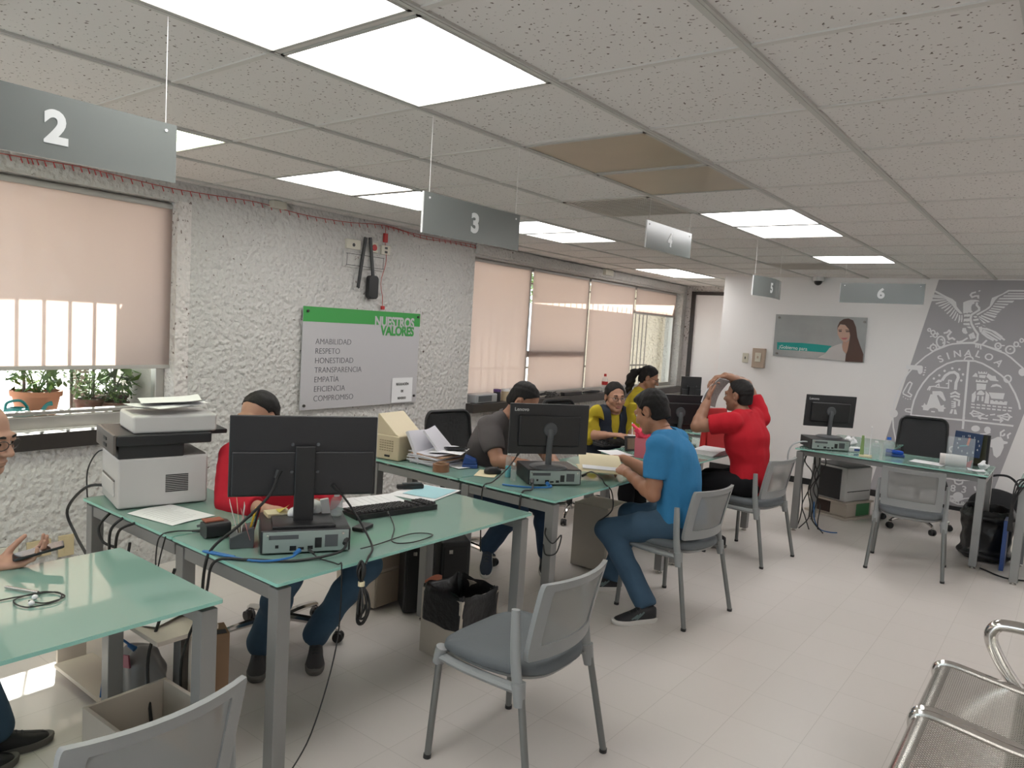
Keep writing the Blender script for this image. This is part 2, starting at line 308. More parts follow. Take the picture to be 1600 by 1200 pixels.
MURAL_POLYS={'eagle': [[(-0.544,2.339),(-0.522,2.329),(-0.426,2.276),(-0.37,2.25),(-0.332,2.217),(-0.322,2.17),(-0.262,2.098),(-0.285,2.094),(-0.33,2.136),(-0.371,2.189),(-0.416,2.229),(-0.456,2.275),(-0.513,2.301),(-0.549,2.325)],[(-0.549,2.294),(-0.563,2.283),(-0.455,2.265),(-0.444,2.269),(-0.481,2.283)],[(-0.563,2.28),(-0.561,2.259),(-0.433,2.249),(-0.443,2.262),(-0.541,2.277)],[(-0.562,2.242),(-0.56,2.221),(-0.5,2.226),(-0.426,2.238),(-0.433,2.245)],[(-0.525,2.198),(-0.517,2.188),(-0.479,2.199),(-0.41,2.225),(-0.419,2.232),(-0.487,2.216)],[(-0.495,2.171),(-0.488,2.165),(-0.459,2.172),(-0.391,2.212),(-0.4,2.219),(-0.455,2.193)],[(-0.468,2.148),(-0.456,2.142),(-0.427,2.156),(-0.383,2.195),(-0.393,2.202)],[(-0.436,2.122),(-0.426,2.117),(-0.396,2.14),(-0.367,2.179),(-0.375,2.185)],[(-0.412,2.092),(-0.4,2.087),(-0.375,2.114),(-0.35,2.156),(-0.359,2.162)],[(-0.38,2.066),(-0.373,2.059),(-0.35,2.094),(-0.333,2.136),(-0.342,2.142)],[(-0.357,2.043),(-0.347,2.037),(-0.33,2.071),(-0.316,2.116),(-0.326,2.122)],[(-0.331,2.02),(-0.319,2.021),(-0.303,2.069),(-0.3,2.096),(-0.309,2.103)],[(-0.293,1.998),(-0.285,1.999),(-0.276,2.036),(-0.281,2.083),(-0.293,2.083)],[(-0.268,2.009),(-0.258,2.007),(-0.257,2.044),(-0.262,2.084),(-0.271,2.084)],[(0.383,2.359),(0.118,2.355),(0.07,2.315),(-0.015,2.27),(-0.021,2.24),(-0.027,2.187),(-0.06,2.152),(-0.14,2.096),(-0.125,2.083),(-0.08,2.118),(-0.027,2.16),(-0.003,2.201),(0.015,2.247),(0.04,2.281),(0.086,2.312),(0.128,2.339),(0.384,2.342)],[(0.118,2.322),(0.381,2.328),(0.361,2.315),(0.117,2.312)],[(0.088,2.299),(0.341,2.305),(0.321,2.29),(0.078,2.285)],[(0.052,2.271),(0.29,2.282),(0.27,2.266),(0.238,2.261),(0.042,2.256)],[(0.038,2.241),(0.18,2.247),(0.166,2.226),(0.028,2.229)],[(0.018,2.214),(0.137,2.213),(0.122,2.198),(0.008,2.206)],[(0.006,2.191),(0.11,2.184),(0.098,2.166),(-0.001,2.18)],[(-0.008,2.167),(0.085,2.154),(0.067,2.144),(-0.018,2.157)],[(-0.023,2.147),(0.073,2.132),(0.05,2.117),(-0.033,2.136)],[(-0.041,2.126),(0.051,2.107),(0.038,2.095),(-0.057,2.116)],[(-0.064,2.109),(0.045,2.083),(0.027,2.064),(-0.078,2.098)],[(-0.091,2.091),(0.032,2.04),(0.007,2.035),(-0.098,2.077)],[(-0.107,2.077),(-0.002,2.02),(-0.027,2.013),(-0.115,2.07)],[(-0.12,2.067),(-0.041,2.008),(-0.063,2.004)],[(-0.085,1.995),(-0.037,1.973),(-0.057,1.976)],[(-0.267,2.216),(-0.234,2.234),(-0.2,2.245),(-0.16,2.247),(-0.131,2.24),(-0.119,2.227),(-0.136,2.23),(-0.158,2.226),(-0.169,2.219),(-0.16,2.209),(-0.184,2.195),(-0.19,2.168),(-0.186,2.138),(-0.171,2.118),(-0.193,2.107),(-0.205,2.113),(-0.221,2.099),(-0.233,2.106),(-0.25,2.098),(-0.257,2.105)],[(-0.249,2.088),(-0.195,2.097),(-0.19,2.074),(-0.212,2.066),(-0.23,2.069),(-0.244,2.061)],[(-0.245,2.044),(-0.196,2.05),(-0.19,2.02),(-0.213,2.015),(-0.231,2.019),(-0.245,2.011)],[(-0.246,1.997),(-0.192,2.003),(-0.183,1.976),(-0.216,1.978),(-0.242,1.98)],[(-0.214,1.961),(-0.18,1.966),(-0.163,1.947),(-0.189,1.946)],[(-0.164,2.075),(-0.133,2.079),(-0.126,2.063),(-0.148,2.057)],[(-0.161,2.041),(-0.116,2.053),(-0.108,2.034),(-0.145,2.025),(-0.16,2.028)],[(-0.142,1.998),(-0.098,2.011),(-0.093,1.994),(-0.141,1.985)],[(-0.134,1.969),(-0.109,1.977),(-0.11,1.96)],[(-0.247,1.946),(-0.218,1.948),(-0.21,1.924),(-0.196,1.895),(-0.212,1.884),(-0.236,1.892),(-0.25,1.915)],[(-0.105,1.963),(-0.077,1.971),(-0.064,1.952),(-0.071,1.905),(-0.088,1.911)]],'shield_border': [[(-0.775,0.968),(-0.777,0.947),(-0.787,0.93),(-0.803,0.919),(-0.822,0.916),(-0.839,0.923),(-0.852,0.938),(-0.859,0.957),(-0.856,0.978),(-0.846,0.996),(-0.83,1.007),(-0.812,1.009),(-0.794,1.002),(-0.781,0.987)],[(0.35,1.529),(0.349,1.511),(0.341,1.496),(0.328,1.487),(0.314,1.486),(0.3,1.492),(0.289,1.506),(0.284,1.523),(0.286,1.541),(0.294,1.555),(0.306,1.564),(0.321,1.566),(0.335,1.559),(0.345,1.546)]],'footprint': [[(-0.743,1.514),(-0.593,1.519),(-0.579,1.507),(-0.576,1.444),(-0.596,1.421),(-0.615,1.43),(-0.628,1.464),(-0.713,1.467),(-0.742,1.472)],[(-0.733,1.159),(-0.735,1.153),(-0.741,1.153),(-0.744,1.158),(-0.742,1.164),(-0.736,1.164)],[(-0.709,1.144),(-0.711,1.138),(-0.717,1.137),(-0.72,1.143),(-0.718,1.148),(-0.712,1.149)],[(-0.686,1.137),(-0.689,1.131),(-0.694,1.131),(-0.698,1.136),(-0.695,1.142),(-0.69,1.142)],[(-0.661,1.142),(-0.664,1.136),(-0.669,1.136),(-0.673,1.141),(-0.67,1.146),(-0.665,1.147)]],'bell_emblem': [[(-0.463,1.251),(-0.385,1.259),(-0.365,1.248),(-0.328,1.168),(-0.335,1.154),(-0.348,1.159),(-0.405,1.216),(-0.416,1.207),(-0.37,1.101),(-0.341,1.115),(-0.338,1.091),(-0.316,1.08),(-0.336,1.07),(-0.337,1.039),(-0.385,1.037),(-0.396,1.063),(-0.428,1.073),(-0.469,1.061),(-0.485,1.035),(-0.535,1.036),(-0.534,1.061),(-0.557,1.076),(-0.534,1.089),(-0.527,1.115),(-0.509,1.092),(-0.501,1.1),(-0.478,1.215),(-0.46,1.217)],[(-0.455,1.035),(-0.418,1.036),(-0.42,1.022),(-0.453,1.021)],[(-0.45,1.389),(-0.453,1.379),(-0.461,1.374),(-0.47,1.377),(-0.474,1.386),(-0.472,1.396),(-0.463,1.401),(-0.455,1.398)],[(-0.402,1.428),(-0.404,1.418),(-0.412,1.413),(-0.421,1.416),(-0.426,1.426),(-0.423,1.436),(-0.415,1.441),(-0.406,1.437)],[(-0.357,1.48),(-0.36,1.47),(-0.368,1.465),(-0.377,1.469),(-0.381,1.478),(-0.378,1.488),(-0.37,1.493),(-0.362,1.49)],[(-0.289,1.514),(-0.291,1.504),(-0.299,1.499),(-0.308,1.502),(-0.312,1.512),(-0.31,1.522),(-0.302,1.526),(-0.293,1.523)],[(-0.223,1.508),(-0.226,1.498),(-0.234,1.493),(-0.242,1.496),(-0.247,1.506),(-0.244,1.515),(-0.236,1.52),(-0.228,1.517)],[(-0.185,1.458),(-0.187,1.448),(-0.195,1.443),(-0.204,1.446),(-0.208,1.456),(-0.205,1.466),(-0.198,1.47),(-0.189,1.467)],[(-0.195,1.392),(-0.197,1.382),(-0.205,1.377),(-0.214,1.381),(-0.218,1.39),(-0.216,1.4),(-0.208,1.404),(-0.199,1.401)],[(-0.45,1.343),(-0.42,1.381),(-0.384,1.378),(-0.385,1.36),(-0.417,1.347)],[(-0.268,1.078),(-0.248,1.077),(-0.258,1.028),(-0.282,1.028)],[(-0.242,1.078),(-0.224,1.077),(-0.21,1.027),(-0.24,1.027)]],'castle_emblem': [[(-0.063,1.502),(-0.052,1.502),(-0.051,1.49),(-0.04,1.491),(-0.04,1.501),(-0.026,1.502),(-0.025,1.491),(-0.014,1.491),(-0.015,1.502),(-0.001,1.502),(0.0,1.489),(0.008,1.49),(0.008,1.502),(0.016,1.503),(0.016,1.479),(-0.061,1.476)],[(-0.051,1.466),(0.011,1.465),(0.003,1.434),(-0.049,1.436)],[(-0.075,1.413),(-0.061,1.413),(-0.06,1.401),(-0.048,1.403),(-0.049,1.414),(-0.032,1.414),(-0.031,1.403),(-0.017,1.403),(-0.018,1.414),(-0.001,1.415),(0.0,1.403),(0.014,1.404),(0.013,1.415),(0.033,1.417),(0.03,1.39),(-0.075,1.386)],[(-0.066,1.374),(0.02,1.375),(0.02,1.315),(0.0,1.313),(-0.02,1.314),(-0.036,1.309),(-0.059,1.3)],[(-0.064,1.296),(-0.064,1.266),(-0.058,1.232),(-0.067,1.174),(-0.092,1.171),(-0.097,1.255)],[(0.021,1.305),(0.059,1.265),(0.062,1.172),(0.022,1.174),(0.026,1.255)],[(-0.035,1.299),(-0.013,1.305),(0.018,1.274),(0.008,1.256),(-0.054,1.256),(-0.05,1.274)],[(-0.047,1.244),(-0.033,1.245),(-0.031,1.195),(-0.044,1.193)],[(-0.007,1.245),(0.009,1.246),(0.012,1.193),(-0.005,1.192)],[(0.072,1.213),(0.097,1.214),(0.099,1.204),(0.115,1.204),(0.117,1.214),(0.136,1.213),(0.139,1.203),(0.154,1.203),(0.154,1.213),(0.175,1.212),(0.179,1.204),(0.193,1.204),(0.195,1.213),(0.22,1.213),(0.218,1.176),(0.073,1.173)],[(0.05,1.291),(0.19,1.296),(0.182,1.232),(0.079,1.23)],[(0.059,1.346),(0.076,1.374),(0.109,1.386),(0.143,1.374),(0.163,1.343),(0.139,1.357),(0.111,1.361),(0.084,1.352)],[(-0.112,1.441),(-0.085,1.484),(-0.072,1.475),(-0.061,1.442)],[(0.013,1.449),(0.026,1.487),(0.062,1.466),(0.093,1.466),(0.105,1.43),(0.122,1.422),(0.123,1.412),(0.05,1.415),(0.031,1.437)],[(-0.094,1.158),(-0.061,1.158),(-0.059,1.143),(-0.093,1.144)],[(-0.093,1.127),(-0.059,1.126),(-0.058,1.112),(-0.091,1.112)],[(-0.046,1.158),(-0.013,1.158),(-0.011,1.143),(-0.045,1.144)],[(-0.045,1.127),(-0.012,1.126),(-0.011,1.112),(-0.044,1.112)],[(0.001,1.158),(0.034,1.158),(0.036,1.144),(0.003,1.144)],[(0.002,1.127),(0.035,1.127),(0.036,1.112),(0.003,1.112)],[(0.048,1.159),(0.081,1.158),(0.083,1.144),(0.05,1.144)],[(0.048,1.127),(0.081,1.127),(0.082,1.112),(0.05,1.112)],[(0.095,1.159),(0.128,1.158),(0.129,1.144),(0.097,1.144)],[(0.094,1.127),(0.127,1.127),(0.128,1.112),(0.096,1.112)],[(0.142,1.159),(0.174,1.158),(0.175,1.144),(0.143,1.144)],[(0.14,1.127),(0.173,1.127),(0.174,1.112),(0.142,1.112)],[(0.188,1.159),(0.22,1.158),(0.221,1.144),(0.189,1.144)],[(0.186,1.127),(0.218,1.127),(0.219,1.112),(0.187,1.113)],[(0.234,1.159),(0.265,1.158),(0.267,1.144),(0.235,1.144)],[(0.231,1.127),(0.263,1.127),(0.264,1.113),(0.233,1.113)]],'deer_emblem': [[(0.081,0.77),(0.091,0.79),(0.131,0.81),(0.171,0.839),(0.201,0.843),(0.228,0.805),(0.262,0.801),(0.264,0.783),(0.231,0.769),(0.234,0.737),(0.212,0.651),(0.184,0.62),(0.155,0.642),(0.136,0.722),(0.101,0.726),(0.092,0.739),(0.118,0.748),(0.113,0.761),(0.086,0.754)],[(0.009,0.904),(0.007,0.889),(-0.003,0.876),(-0.018,0.868),(-0.035,0.865),(-0.052,0.87),(-0.064,0.88),(-0.069,0.894),(-0.066,0.909),(-0.057,0.922),(-0.041,0.93),(-0.024,0.933),(-0.008,0.928),(0.004,0.918)],[(0.105,0.903),(0.104,0.888),(0.097,0.875),(0.086,0.866),(0.073,0.865),(0.061,0.87),(0.051,0.881),(0.047,0.895),(0.048,0.911),(0.055,0.924),(0.067,0.933),(0.08,0.934),(0.092,0.929),(0.101,0.918)]],'wave_emblem': [[(-0.072,0.164),(-0.074,0.143),(-0.086,0.124),(-0.104,0.111),(-0.126,0.107),(-0.146,0.112),(-0.161,0.126),(-0.167,0.146),(-0.165,0.167),(-0.153,0.186),(-0.134,0.199),(-0.113,0.203),(-0.093,0.197),(-0.078,0.184)],[(-0.221,0.15),(-0.168,0.155),(-0.158,0.133),(-0.19,0.127)]]}
MURAL_STROKES={'eagle': [(0.0172,[(-0.151,1.904),(-0.125,1.845)]),(0.0172,[(-0.167,1.893),(-0.139,1.841)]),(0.0172,[(-0.18,1.882),(-0.158,1.833)]),(0.0172,[(-0.191,1.844),(-0.234,1.808),(-0.257,1.8),(-0.288,1.791)]),(0.0172,[(-0.064,1.952),(0.018,1.93),(0.137,1.841)]),(0.0172,[(-0.062,1.932),(0.009,1.903),(0.104,1.842)]),(0.0172,[(-0.066,1.919),(0.0,1.876),(0.075,1.83)]),(0.0172,[(-0.071,1.905),(-0.015,1.861),(0.041,1.831)]),(0.0172,[(-0.041,1.953),(0.047,1.918),(0.112,1.869)]),(0.0172,[(-0.018,1.831),(-0.053,1.785)]),(0.0172,[(-0.232,1.787),(-0.289,1.801)])],'snake': [(0.0203,[(-0.143,2.22),(-0.142,2.19),(-0.118,2.164),(-0.116,2.14),(-0.18,2.088),(-0.184,2.047),(-0.171,1.994),(-0.136,1.935),(-0.103,1.89),(-0.103,1.829),(-0.135,1.797),(-0.232,1.787)]),(0.0172,[(-0.162,2.326),(-0.196,2.315),(-0.208,2.295),(-0.191,2.272),(-0.164,2.286),(-0.138,2.287),(-0.135,2.257)]),(0.0125,[(-0.14,2.335),(-0.124,2.343)]),(0.0187,[(-0.416,1.882),(-0.384,1.891),(-0.368,1.913),(-0.349,1.896),(-0.375,1.854),(-0.36,1.821),(-0.331,1.836),(-0.303,1.817)])],'cactus': [(0.0125,[(-0.542,1.91),(-0.543,1.904),(-0.546,1.898),(-0.551,1.895),(-0.557,1.895),(-0.563,1.897),(-0.567,1.902),(-0.569,1.909),(-0.568,1.915),(-0.565,1.921),(-0.56,1.924),(-0.554,1.925),(-0.548,1.922),(-0.544,1.917),(-0.542,1.91)]),(0.0125,[(-0.497,1.885),(-0.498,1.875),(-0.503,1.867),(-0.51,1.863),(-0.519,1.862),(-0.527,1.866),(-0.533,1.873),(-0.536,1.883),(-0.535,1.893),(-0.53,1.9),(-0.523,1.905),(-0.514,1.906),(-0.506,1.902),(-0.5,1.894),(-0.497,1.885)]),(0.0125,[(-0.474,1.855),(-0.475,1.846),(-0.479,1.839),(-0.486,1.834),(-0.494,1.834),(-0.502,1.837),(-0.508,1.844),(-0.51,1.853),(-0.509,1.862),(-0.505,1.87),(-0.498,1.874),(-0.49,1.874),(-0.482,1.871),(-0.477,1.864),(-0.474,1.855)]),(0.0156,[(-0.467,1.721),(-0.469,1.705),(-0.476,1.693),(-0.488,1.685),(-0.501,1.684),(-0.514,1.69),(-0.524,1.702),(-0.528,1.717),(-0.526,1.732),(-0.519,1.744),(-0.508,1.752),(-0.494,1.753),(-0.481,1.747),(-0.472,1.735),(-0.467,1.721)]),(0.0156,[(0.11,1.779),(0.109,1.766),(0.103,1.756),(0.093,1.749),(0.082,1.749),(0.072,1.754),(0.064,1.763),(0.06,1.776),(0.061,1.789),(0.067,1.8),(0.077,1.806),(0.088,1.807),(0.098,1.802),(0.106,1.792),(0.11,1.779)]),(0.014,[(0.258,1.806),(0.257,1.796),(0.253,1.787),(0.245,1.782),(0.237,1.782),(0.229,1.786),(0.223,1.793),(0.22,1.803),(0.221,1.813),(0.226,1.821),(0.233,1.826),(0.241,1.827),(0.249,1.823),(0.255,1.815),(0.258,1.806)]),(0.0125,[(0.296,1.847),(0.295,1.839),(0.292,1.833),(0.286,1.829),(0.279,1.828),(0.273,1.831),(0.268,1.837),(0.266,1.845),(0.267,1.853),(0.27,1.86),(0.276,1.864),(0.283,1.864),(0.289,1.861),(0.294,1.855),(0.296,1.847)]),(0.0156,[(-0.396,1.791),(-0.397,1.765),(-0.406,1.744),(-0.42,1.732),(-0.438,1.731),(-0.454,1.741),(-0.467,1.761),(-0.474,1.786),(-0.472,1.812),(-0.463,1.833),(-0.448,1.845),(-0.431,1.846),(-0.414,1.835),(-0.402,1.816),(-0.396,1.791)]),(0.0156,[(0.231,1.748),(0.229,1.731),(0.22,1.717),(0.205,1.708),(0.188,1.707),(0.172,1.713),(0.16,1.726),(0.155,1.743),(0.157,1.76),(0.166,1.775),(0.181,1.783),(0.198,1.784),(0.214,1.778),(0.226,1.765),(0.231,1.748)]),(0.0117,[(-0.559,1.714),(-0.528,1.713)]),(0.0117,[(-0.506,1.77),(-0.501,1.753)]),(0.0117,[(-0.378,1.792),(-0.35,1.78)]),(0.0117,[(-0.542,1.837),(-0.513,1.846)]),(0.0117,[(-0.48,1.889),(-0.46,1.863)]),(0.0117,[(-0.442,1.809),(-0.425,1.817),(-0.417,1.796)]),(0.0117,[(-0.415,1.769),(-0.41,1.783),(-0.396,1.763)]),(0.0117,[(-0.501,1.722),(-0.491,1.716)]),(0.0117,[(0.077,1.777),(0.096,1.775)]),(0.0117,[(0.185,1.748),(0.2,1.756)]),(0.0117,[(0.115,1.783),(0.143,1.785)]),(0.0117,[(0.22,1.829),(0.232,1.823)]),(0.0117,[(0.263,1.786),(0.279,1.781)])],'shield_border': [(0.0172,[(-0.486,1.695),(-0.4,1.742),(-0.325,1.771),(-0.232,1.787),(-0.14,1.793),(-0.053,1.779),(0.046,1.749),(0.121,1.724)]),(0.0156,[(-0.371,1.751),(-0.486,1.688),(-0.565,1.62),(-0.649,1.522),(-0.71,1.432),(-0.764,1.327),(-0.798,1.209),(-0.819,1.092),(-0.825,1.012)]),(0.0156,[(-0.035,1.773),(0.058,1.739),(0.15,1.706),(0.209,1.664),(0.269,1.61),(0.316,1.568),(0.358,1.52)]),(0.0156,[(-0.821,0.916),(-0.807,0.809),(-0.76,0.636),(-0.727,0.572)]),(0.0172,[(-0.645,0.941),(-0.644,1.027),(-0.631,1.128),(-0.603,1.23),(-0.562,1.325),(-0.509,1.415),(-0.443,1.49),(-0.353,1.56),(-0.273,1.594),(-0.197,1.603)]),(0.0172,[(-0.209,1.602),(-0.105,1.607),(-0.034,1.586),(0.055,1.539),(0.139,1.48),(0.211,1.414),(0.277,1.302),(0.318,1.207),(0.335,1.144)]),(0.0203,[(-0.159,1.599),(-0.154,1.331),(-0.147,0.949)]),(0.0203,[(-0.146,1.011),(-0.144,0.879)]),(0.0187,[(-0.637,0.964),(-0.148,0.973),(0.295,0.97)]),(0.014,[(-0.201,1.613),(-0.189,1.641),(-0.161,1.65),(-0.131,1.642),(-0.118,1.619)]),(0.014,[(0.23,1.449),(0.228,1.433),(0.221,1.42),(0.21,1.411),(0.197,1.41),(0.184,1.416),(0.174,1.428),(0.17,1.443),(0.171,1.459),(0.179,1.472),(0.19,1.481),(0.203,1.482),(0.216,1.476),(0.225,1.464),(0.23,1.449)]),(0.014,[(-0.654,1.033),(-0.698,1.027),(-0.706,1.012),(-0.695,0.999),(-0.65,0.997)]),(0.0125,[(-0.116,1.781),(-0.059,1.782)]),(0.014,[(-0.11,1.782),(-0.107,1.748)]),(0.014,[(-0.092,1.783),(-0.086,1.743)]),(0.014,[(-0.07,1.781),(-0.062,1.731)])],'footprint': [(0.0117,[(-0.57,1.413),(-0.556,1.424)]),(0.0117,[(-0.567,1.444),(-0.549,1.45)]),(0.0117,[(-0.563,1.469),(-0.545,1.474)]),(0.0117,[(-0.557,1.498),(-0.548,1.502)]),(0.014,[(-0.705,1.312),(-0.688,1.329),(-0.667,1.315),(-0.696,1.213),(-0.659,1.188),(-0.666,1.166),(-0.685,1.168),(-0.741,1.19),(-0.746,1.208),(-0.705,1.312)])],'bell_emblem': [(0.0281,[(-0.383,1.374),(-0.358,1.428),(-0.32,1.463),(-0.279,1.473),(-0.245,1.452),(-0.236,1.419),(-0.251,1.363),(-0.25,1.287)]),(0.0125,[(-0.512,1.257),(-0.495,1.297),(-0.45,1.305),(-0.412,1.298),(-0.316,1.298),(-0.321,1.383),(-0.297,1.382),(-0.299,1.365)]),(0.0125,[(-0.344,1.343),(-0.321,1.349)]),(0.0125,[(-0.494,1.255),(-0.485,1.291)]),(0.0125,[(-0.438,1.31),(-0.41,1.333),(-0.404,1.306)]),(0.0203,[(-0.292,1.235),(-0.25,1.263),(-0.204,1.237)]),(0.0203,[(-0.29,1.207),(-0.246,1.222),(-0.204,1.213)]),(0.0203,[(-0.258,1.19),(-0.204,1.175),(-0.204,1.117)]),(0.0203,[(-0.244,1.164),(-0.238,1.099)]),(0.0109,[(-0.276,1.16),(-0.243,1.157)]),(0.0109,[(-0.274,1.136),(-0.241,1.137)]),(0.0109,[(-0.272,1.116),(-0.239,1.116)]),(0.0109,[(-0.27,1.097),(-0.238,1.099)])],'castle_emblem': [(0.0156,[(-0.084,1.053),(-0.067,1.085),(-0.025,1.073),(0.028,1.056),(-0.016,1.034),(-0.061,1.025),(-0.084,1.053)]),(0.0109,[(-0.07,1.054),(-0.012,1.055)]),(0.0156,[(0.146,1.057),(0.19,1.066),(0.232,1.088),(0.259,1.062),(0.243,1.023),(0.209,1.032),(0.146,1.057)]),(0.0109,[(0.191,1.053),(0.246,1.057)]),(0.014,[(-0.014,1.017),(0.069,1.014)]),(0.014,[(0.007,1.037),(-0.014,1.017),(0.01,1.0)]),(0.014,[(0.111,1.013),(0.197,1.014)]),(0.014,[(0.173,1.034),(0.197,1.014),(0.177,0.991)]),(0.014,[(0.046,1.042),(0.068,1.051)]),(0.014,[(0.084,1.058),(0.128,1.069)]),(0.014,[(-0.099,1.054),(-0.084,1.054)]),(0.014,[(0.259,1.062),(0.276,1.058)])],'deer_emblem': [(0.0156,[(0.197,0.847),(0.193,0.888),(0.224,0.92)]),(0.0156,[(0.208,0.853),(0.226,0.865),(0.228,0.883)]),(0.0156,[(0.263,0.833),(0.256,0.869),(0.28,0.895)]),(0.0156,[(0.105,0.88),(0.069,0.857),(0.015,0.844)])],'wave_emblem': [(0.014,[(-0.674,0.723),(-0.676,0.707),(-0.683,0.694),(-0.695,0.685),(-0.709,0.683),(-0.722,0.688),(-0.732,0.699),(-0.737,0.714),(-0.735,0.73),(-0.727,0.743),(-0.716,0.752),(-0.702,0.754),(-0.688,0.749),(-0.679,0.738),(-0.674,0.723)]),(0.014,[(-0.195,0.653),(-0.196,0.64),(-0.202,0.63),(-0.211,0.623),(-0.222,0.621),(-0.232,0.625),(-0.24,0.634),(-0.243,0.646),(-0.242,0.658),(-0.236,0.669),(-0.227,0.676),(-0.216,0.678),(-0.206,0.674),(-0.199,0.665),(-0.195,0.653)]),(0.0156,[(-0.283,0.322),(-0.209,0.33),(-0.127,0.326),(-0.033,0.347),(0.029,0.368)]),(0.0156,[(-0.168,0.323),(-0.157,0.292),(-0.127,0.283),(-0.096,0.298),(-0.091,0.323)]),(0.0156,[(-0.137,0.386),(-0.133,0.339)]),(0.0156,[(-0.219,0.121),(-0.171,0.102),(-0.122,0.102),(-0.061,0.142),(0.028,0.169)]),(0.0156,[(-0.208,0.099),(-0.111,0.07),(0.008,0.089)]),(0.0156,[(-0.802,0.028),(-0.773,0.104),(-0.713,0.135),(-0.668,0.124),(-0.672,0.073)]),(0.0156,[(-0.742,0.06),(-0.709,0.096),(-0.693,0.059),(-0.652,0.047),(-0.602,0.077)]),(0.0156,[(-0.566,0.163),(-0.484,0.207),(-0.448,0.194),(-0.347,0.203)]),(0.0156,[(-0.554,0.125),(-0.498,0.175),(-0.345,0.175)]),(0.0156,[(-0.542,0.098),(-0.456,0.1),(-0.446,0.077),(-0.547,0.052)]),(0.0156,[(-0.393,0.058),(-0.388,0.098),(-0.356,0.114),(-0.336,0.089)]),(0.0156,[(0.02,0.291),(0.033,0.246)])]}
MURAL_LETTERS=[('S',-0.42,1.606,30,0.074),('I',-0.352,1.643,22,0.074),('N',-0.268,1.673,10,0.07),('A',-0.17,1.686,-3,0.07),('L',-0.078,1.683,-16,0.07),('O',0.018,1.66,-28,0.07),('A',0.11,1.607,-42,0.07),('8',-0.172,0.236,-2,0.074),('3',-0.071,0.241,-2,0.074),('C',-0.206,0.071,-8.0,0.039),('O',-0.177,0.067,-8.5,0.039),('L',-0.149,0.063,-9.0,0.039),('H',-0.121,0.059,-9.5,0.039),('U',-0.093,0.055,-10.0,0.039),('A',-0.065,0.051,-10.5,0.039),('C',-0.037,0.047,-11.0,0.039),('A',-0.009,0.043,-11.5,0.039)]
POSTER={'panel': [(-2.211,2.013),(-1.18,2.014),(-1.173,1.504),(-2.207,1.507)],'hair': [(-1.49,1.851),(-1.491,1.902),(-1.473,1.954),(-1.432,1.988),(-1.381,1.998),(-1.328,1.977),(-1.292,1.904),(-1.267,1.789),(-1.23,1.698),(-1.185,1.6),(-1.183,1.505),(-1.372,1.5),(-1.372,1.579),(-1.358,1.627),(-1.349,1.722),(-1.345,1.8),(-1.362,1.87),(-1.411,1.922),(-1.463,1.927),(-1.486,1.887)],'face': [(-1.489,1.863),(-1.484,1.903),(-1.459,1.923),(-1.411,1.92),(-1.367,1.877),(-1.346,1.816),(-1.352,1.761),(-1.382,1.727),(-1.416,1.729),(-1.456,1.762),(-1.481,1.808)],'neck': [(-1.416,1.733),(-1.378,1.724),(-1.348,1.753),(-1.347,1.659),(-1.366,1.587),(-1.406,1.623),(-1.421,1.67)],'blouse': [(-1.429,1.709),(-1.406,1.623),(-1.369,1.579),(-1.372,1.5),(-1.677,1.524),(-1.604,1.57),(-1.558,1.645),(-1.493,1.681)],'stripe': [(-2.169,1.676),(-1.879,1.684),(-1.706,1.679),(-1.534,1.67),(-1.577,1.611),(-1.598,1.588),(-1.87,1.591),(-2.161,1.587)],'eye': [(-1.475,1.852),(-1.442,1.854),(-1.441,1.84),(-1.47,1.839)],'eyeb': [(-1.397,1.852),(-1.353,1.854),(-1.356,1.842),(-1.393,1.84)],'mouth': [(-1.442,1.769),(-1.365,1.777),(-1.388,1.754),(-1.418,1.752)],'brow': [(-1.48,1.863),(-1.44,1.869),(-1.439,1.862),(-1.478,1.856)],'browb': [(-1.402,1.867),(-1.351,1.866),(-1.35,1.859),(-1.4,1.859)],'text': [(-2.143,1.62)]}
# ------------------------------------------------------------------ the room
WHITE = mat('white_paint', (0.85, 0.835, 0.83), 0.6, spec=0.3, noise=0.02, nscale=3)
ROUGH = stucco('stucco_paint', (0.56, 0.545, 0.525), 0.3)
ROUGH2 = stucco('stucco_speckled', (0.66, 0.62, 0.60), 1.2)
ALU = mat('aluminium', (0.55, 0.53, 0.50), 0.35, metal=0.85)
GRAN = mat('dark_stone', (0.035, 0.03, 0.028), 0.35)
BLACK = mat('black_plastic', (0.012, 0.012, 0.013), 0.42)
GLASS = glass_mat()
FLOOR = floor_mat()

mb = MB(); mb.box((-0.3, 2.0, -0.05), (8.6, 14.4, 0.1)); struct(mb.build('floor', FLOOR, smooth=0))
mb = MB(); mb.box((-0.34, 2.0, H + 0.05), (8.56, 14.4, 0.1)); struct(mb.build('ceiling', tile_mat(), smooth=0))
# the suspended grid: main runs along y, cross tees along x
mb = MB()
TEE = mat('grid_paint', (0.50, 0.49, 0.46), 0.55)
for i in range(-6, 6):
    mb.box((i * 0.613, 2.0, H - 0.004), (0.030, 14.2, 0.008))
    mb.box((i * 0.613, 2.0, H - 0.007), (0.012, 14.2, 0.006))
struct(mb.build('trim_1', TEE, smooth=0))
mb = MB()
TEE2 = mat('cross_tee_paint', (0.60, 0.575, 0.54), 0.7)
for j in range(-7, 15): mb.box((-0.2, j * 0.61, H - 0.0025), (7.6, 0.022, 0.005))
struct(mb.build('trim_2', TEE2, smooth=0))

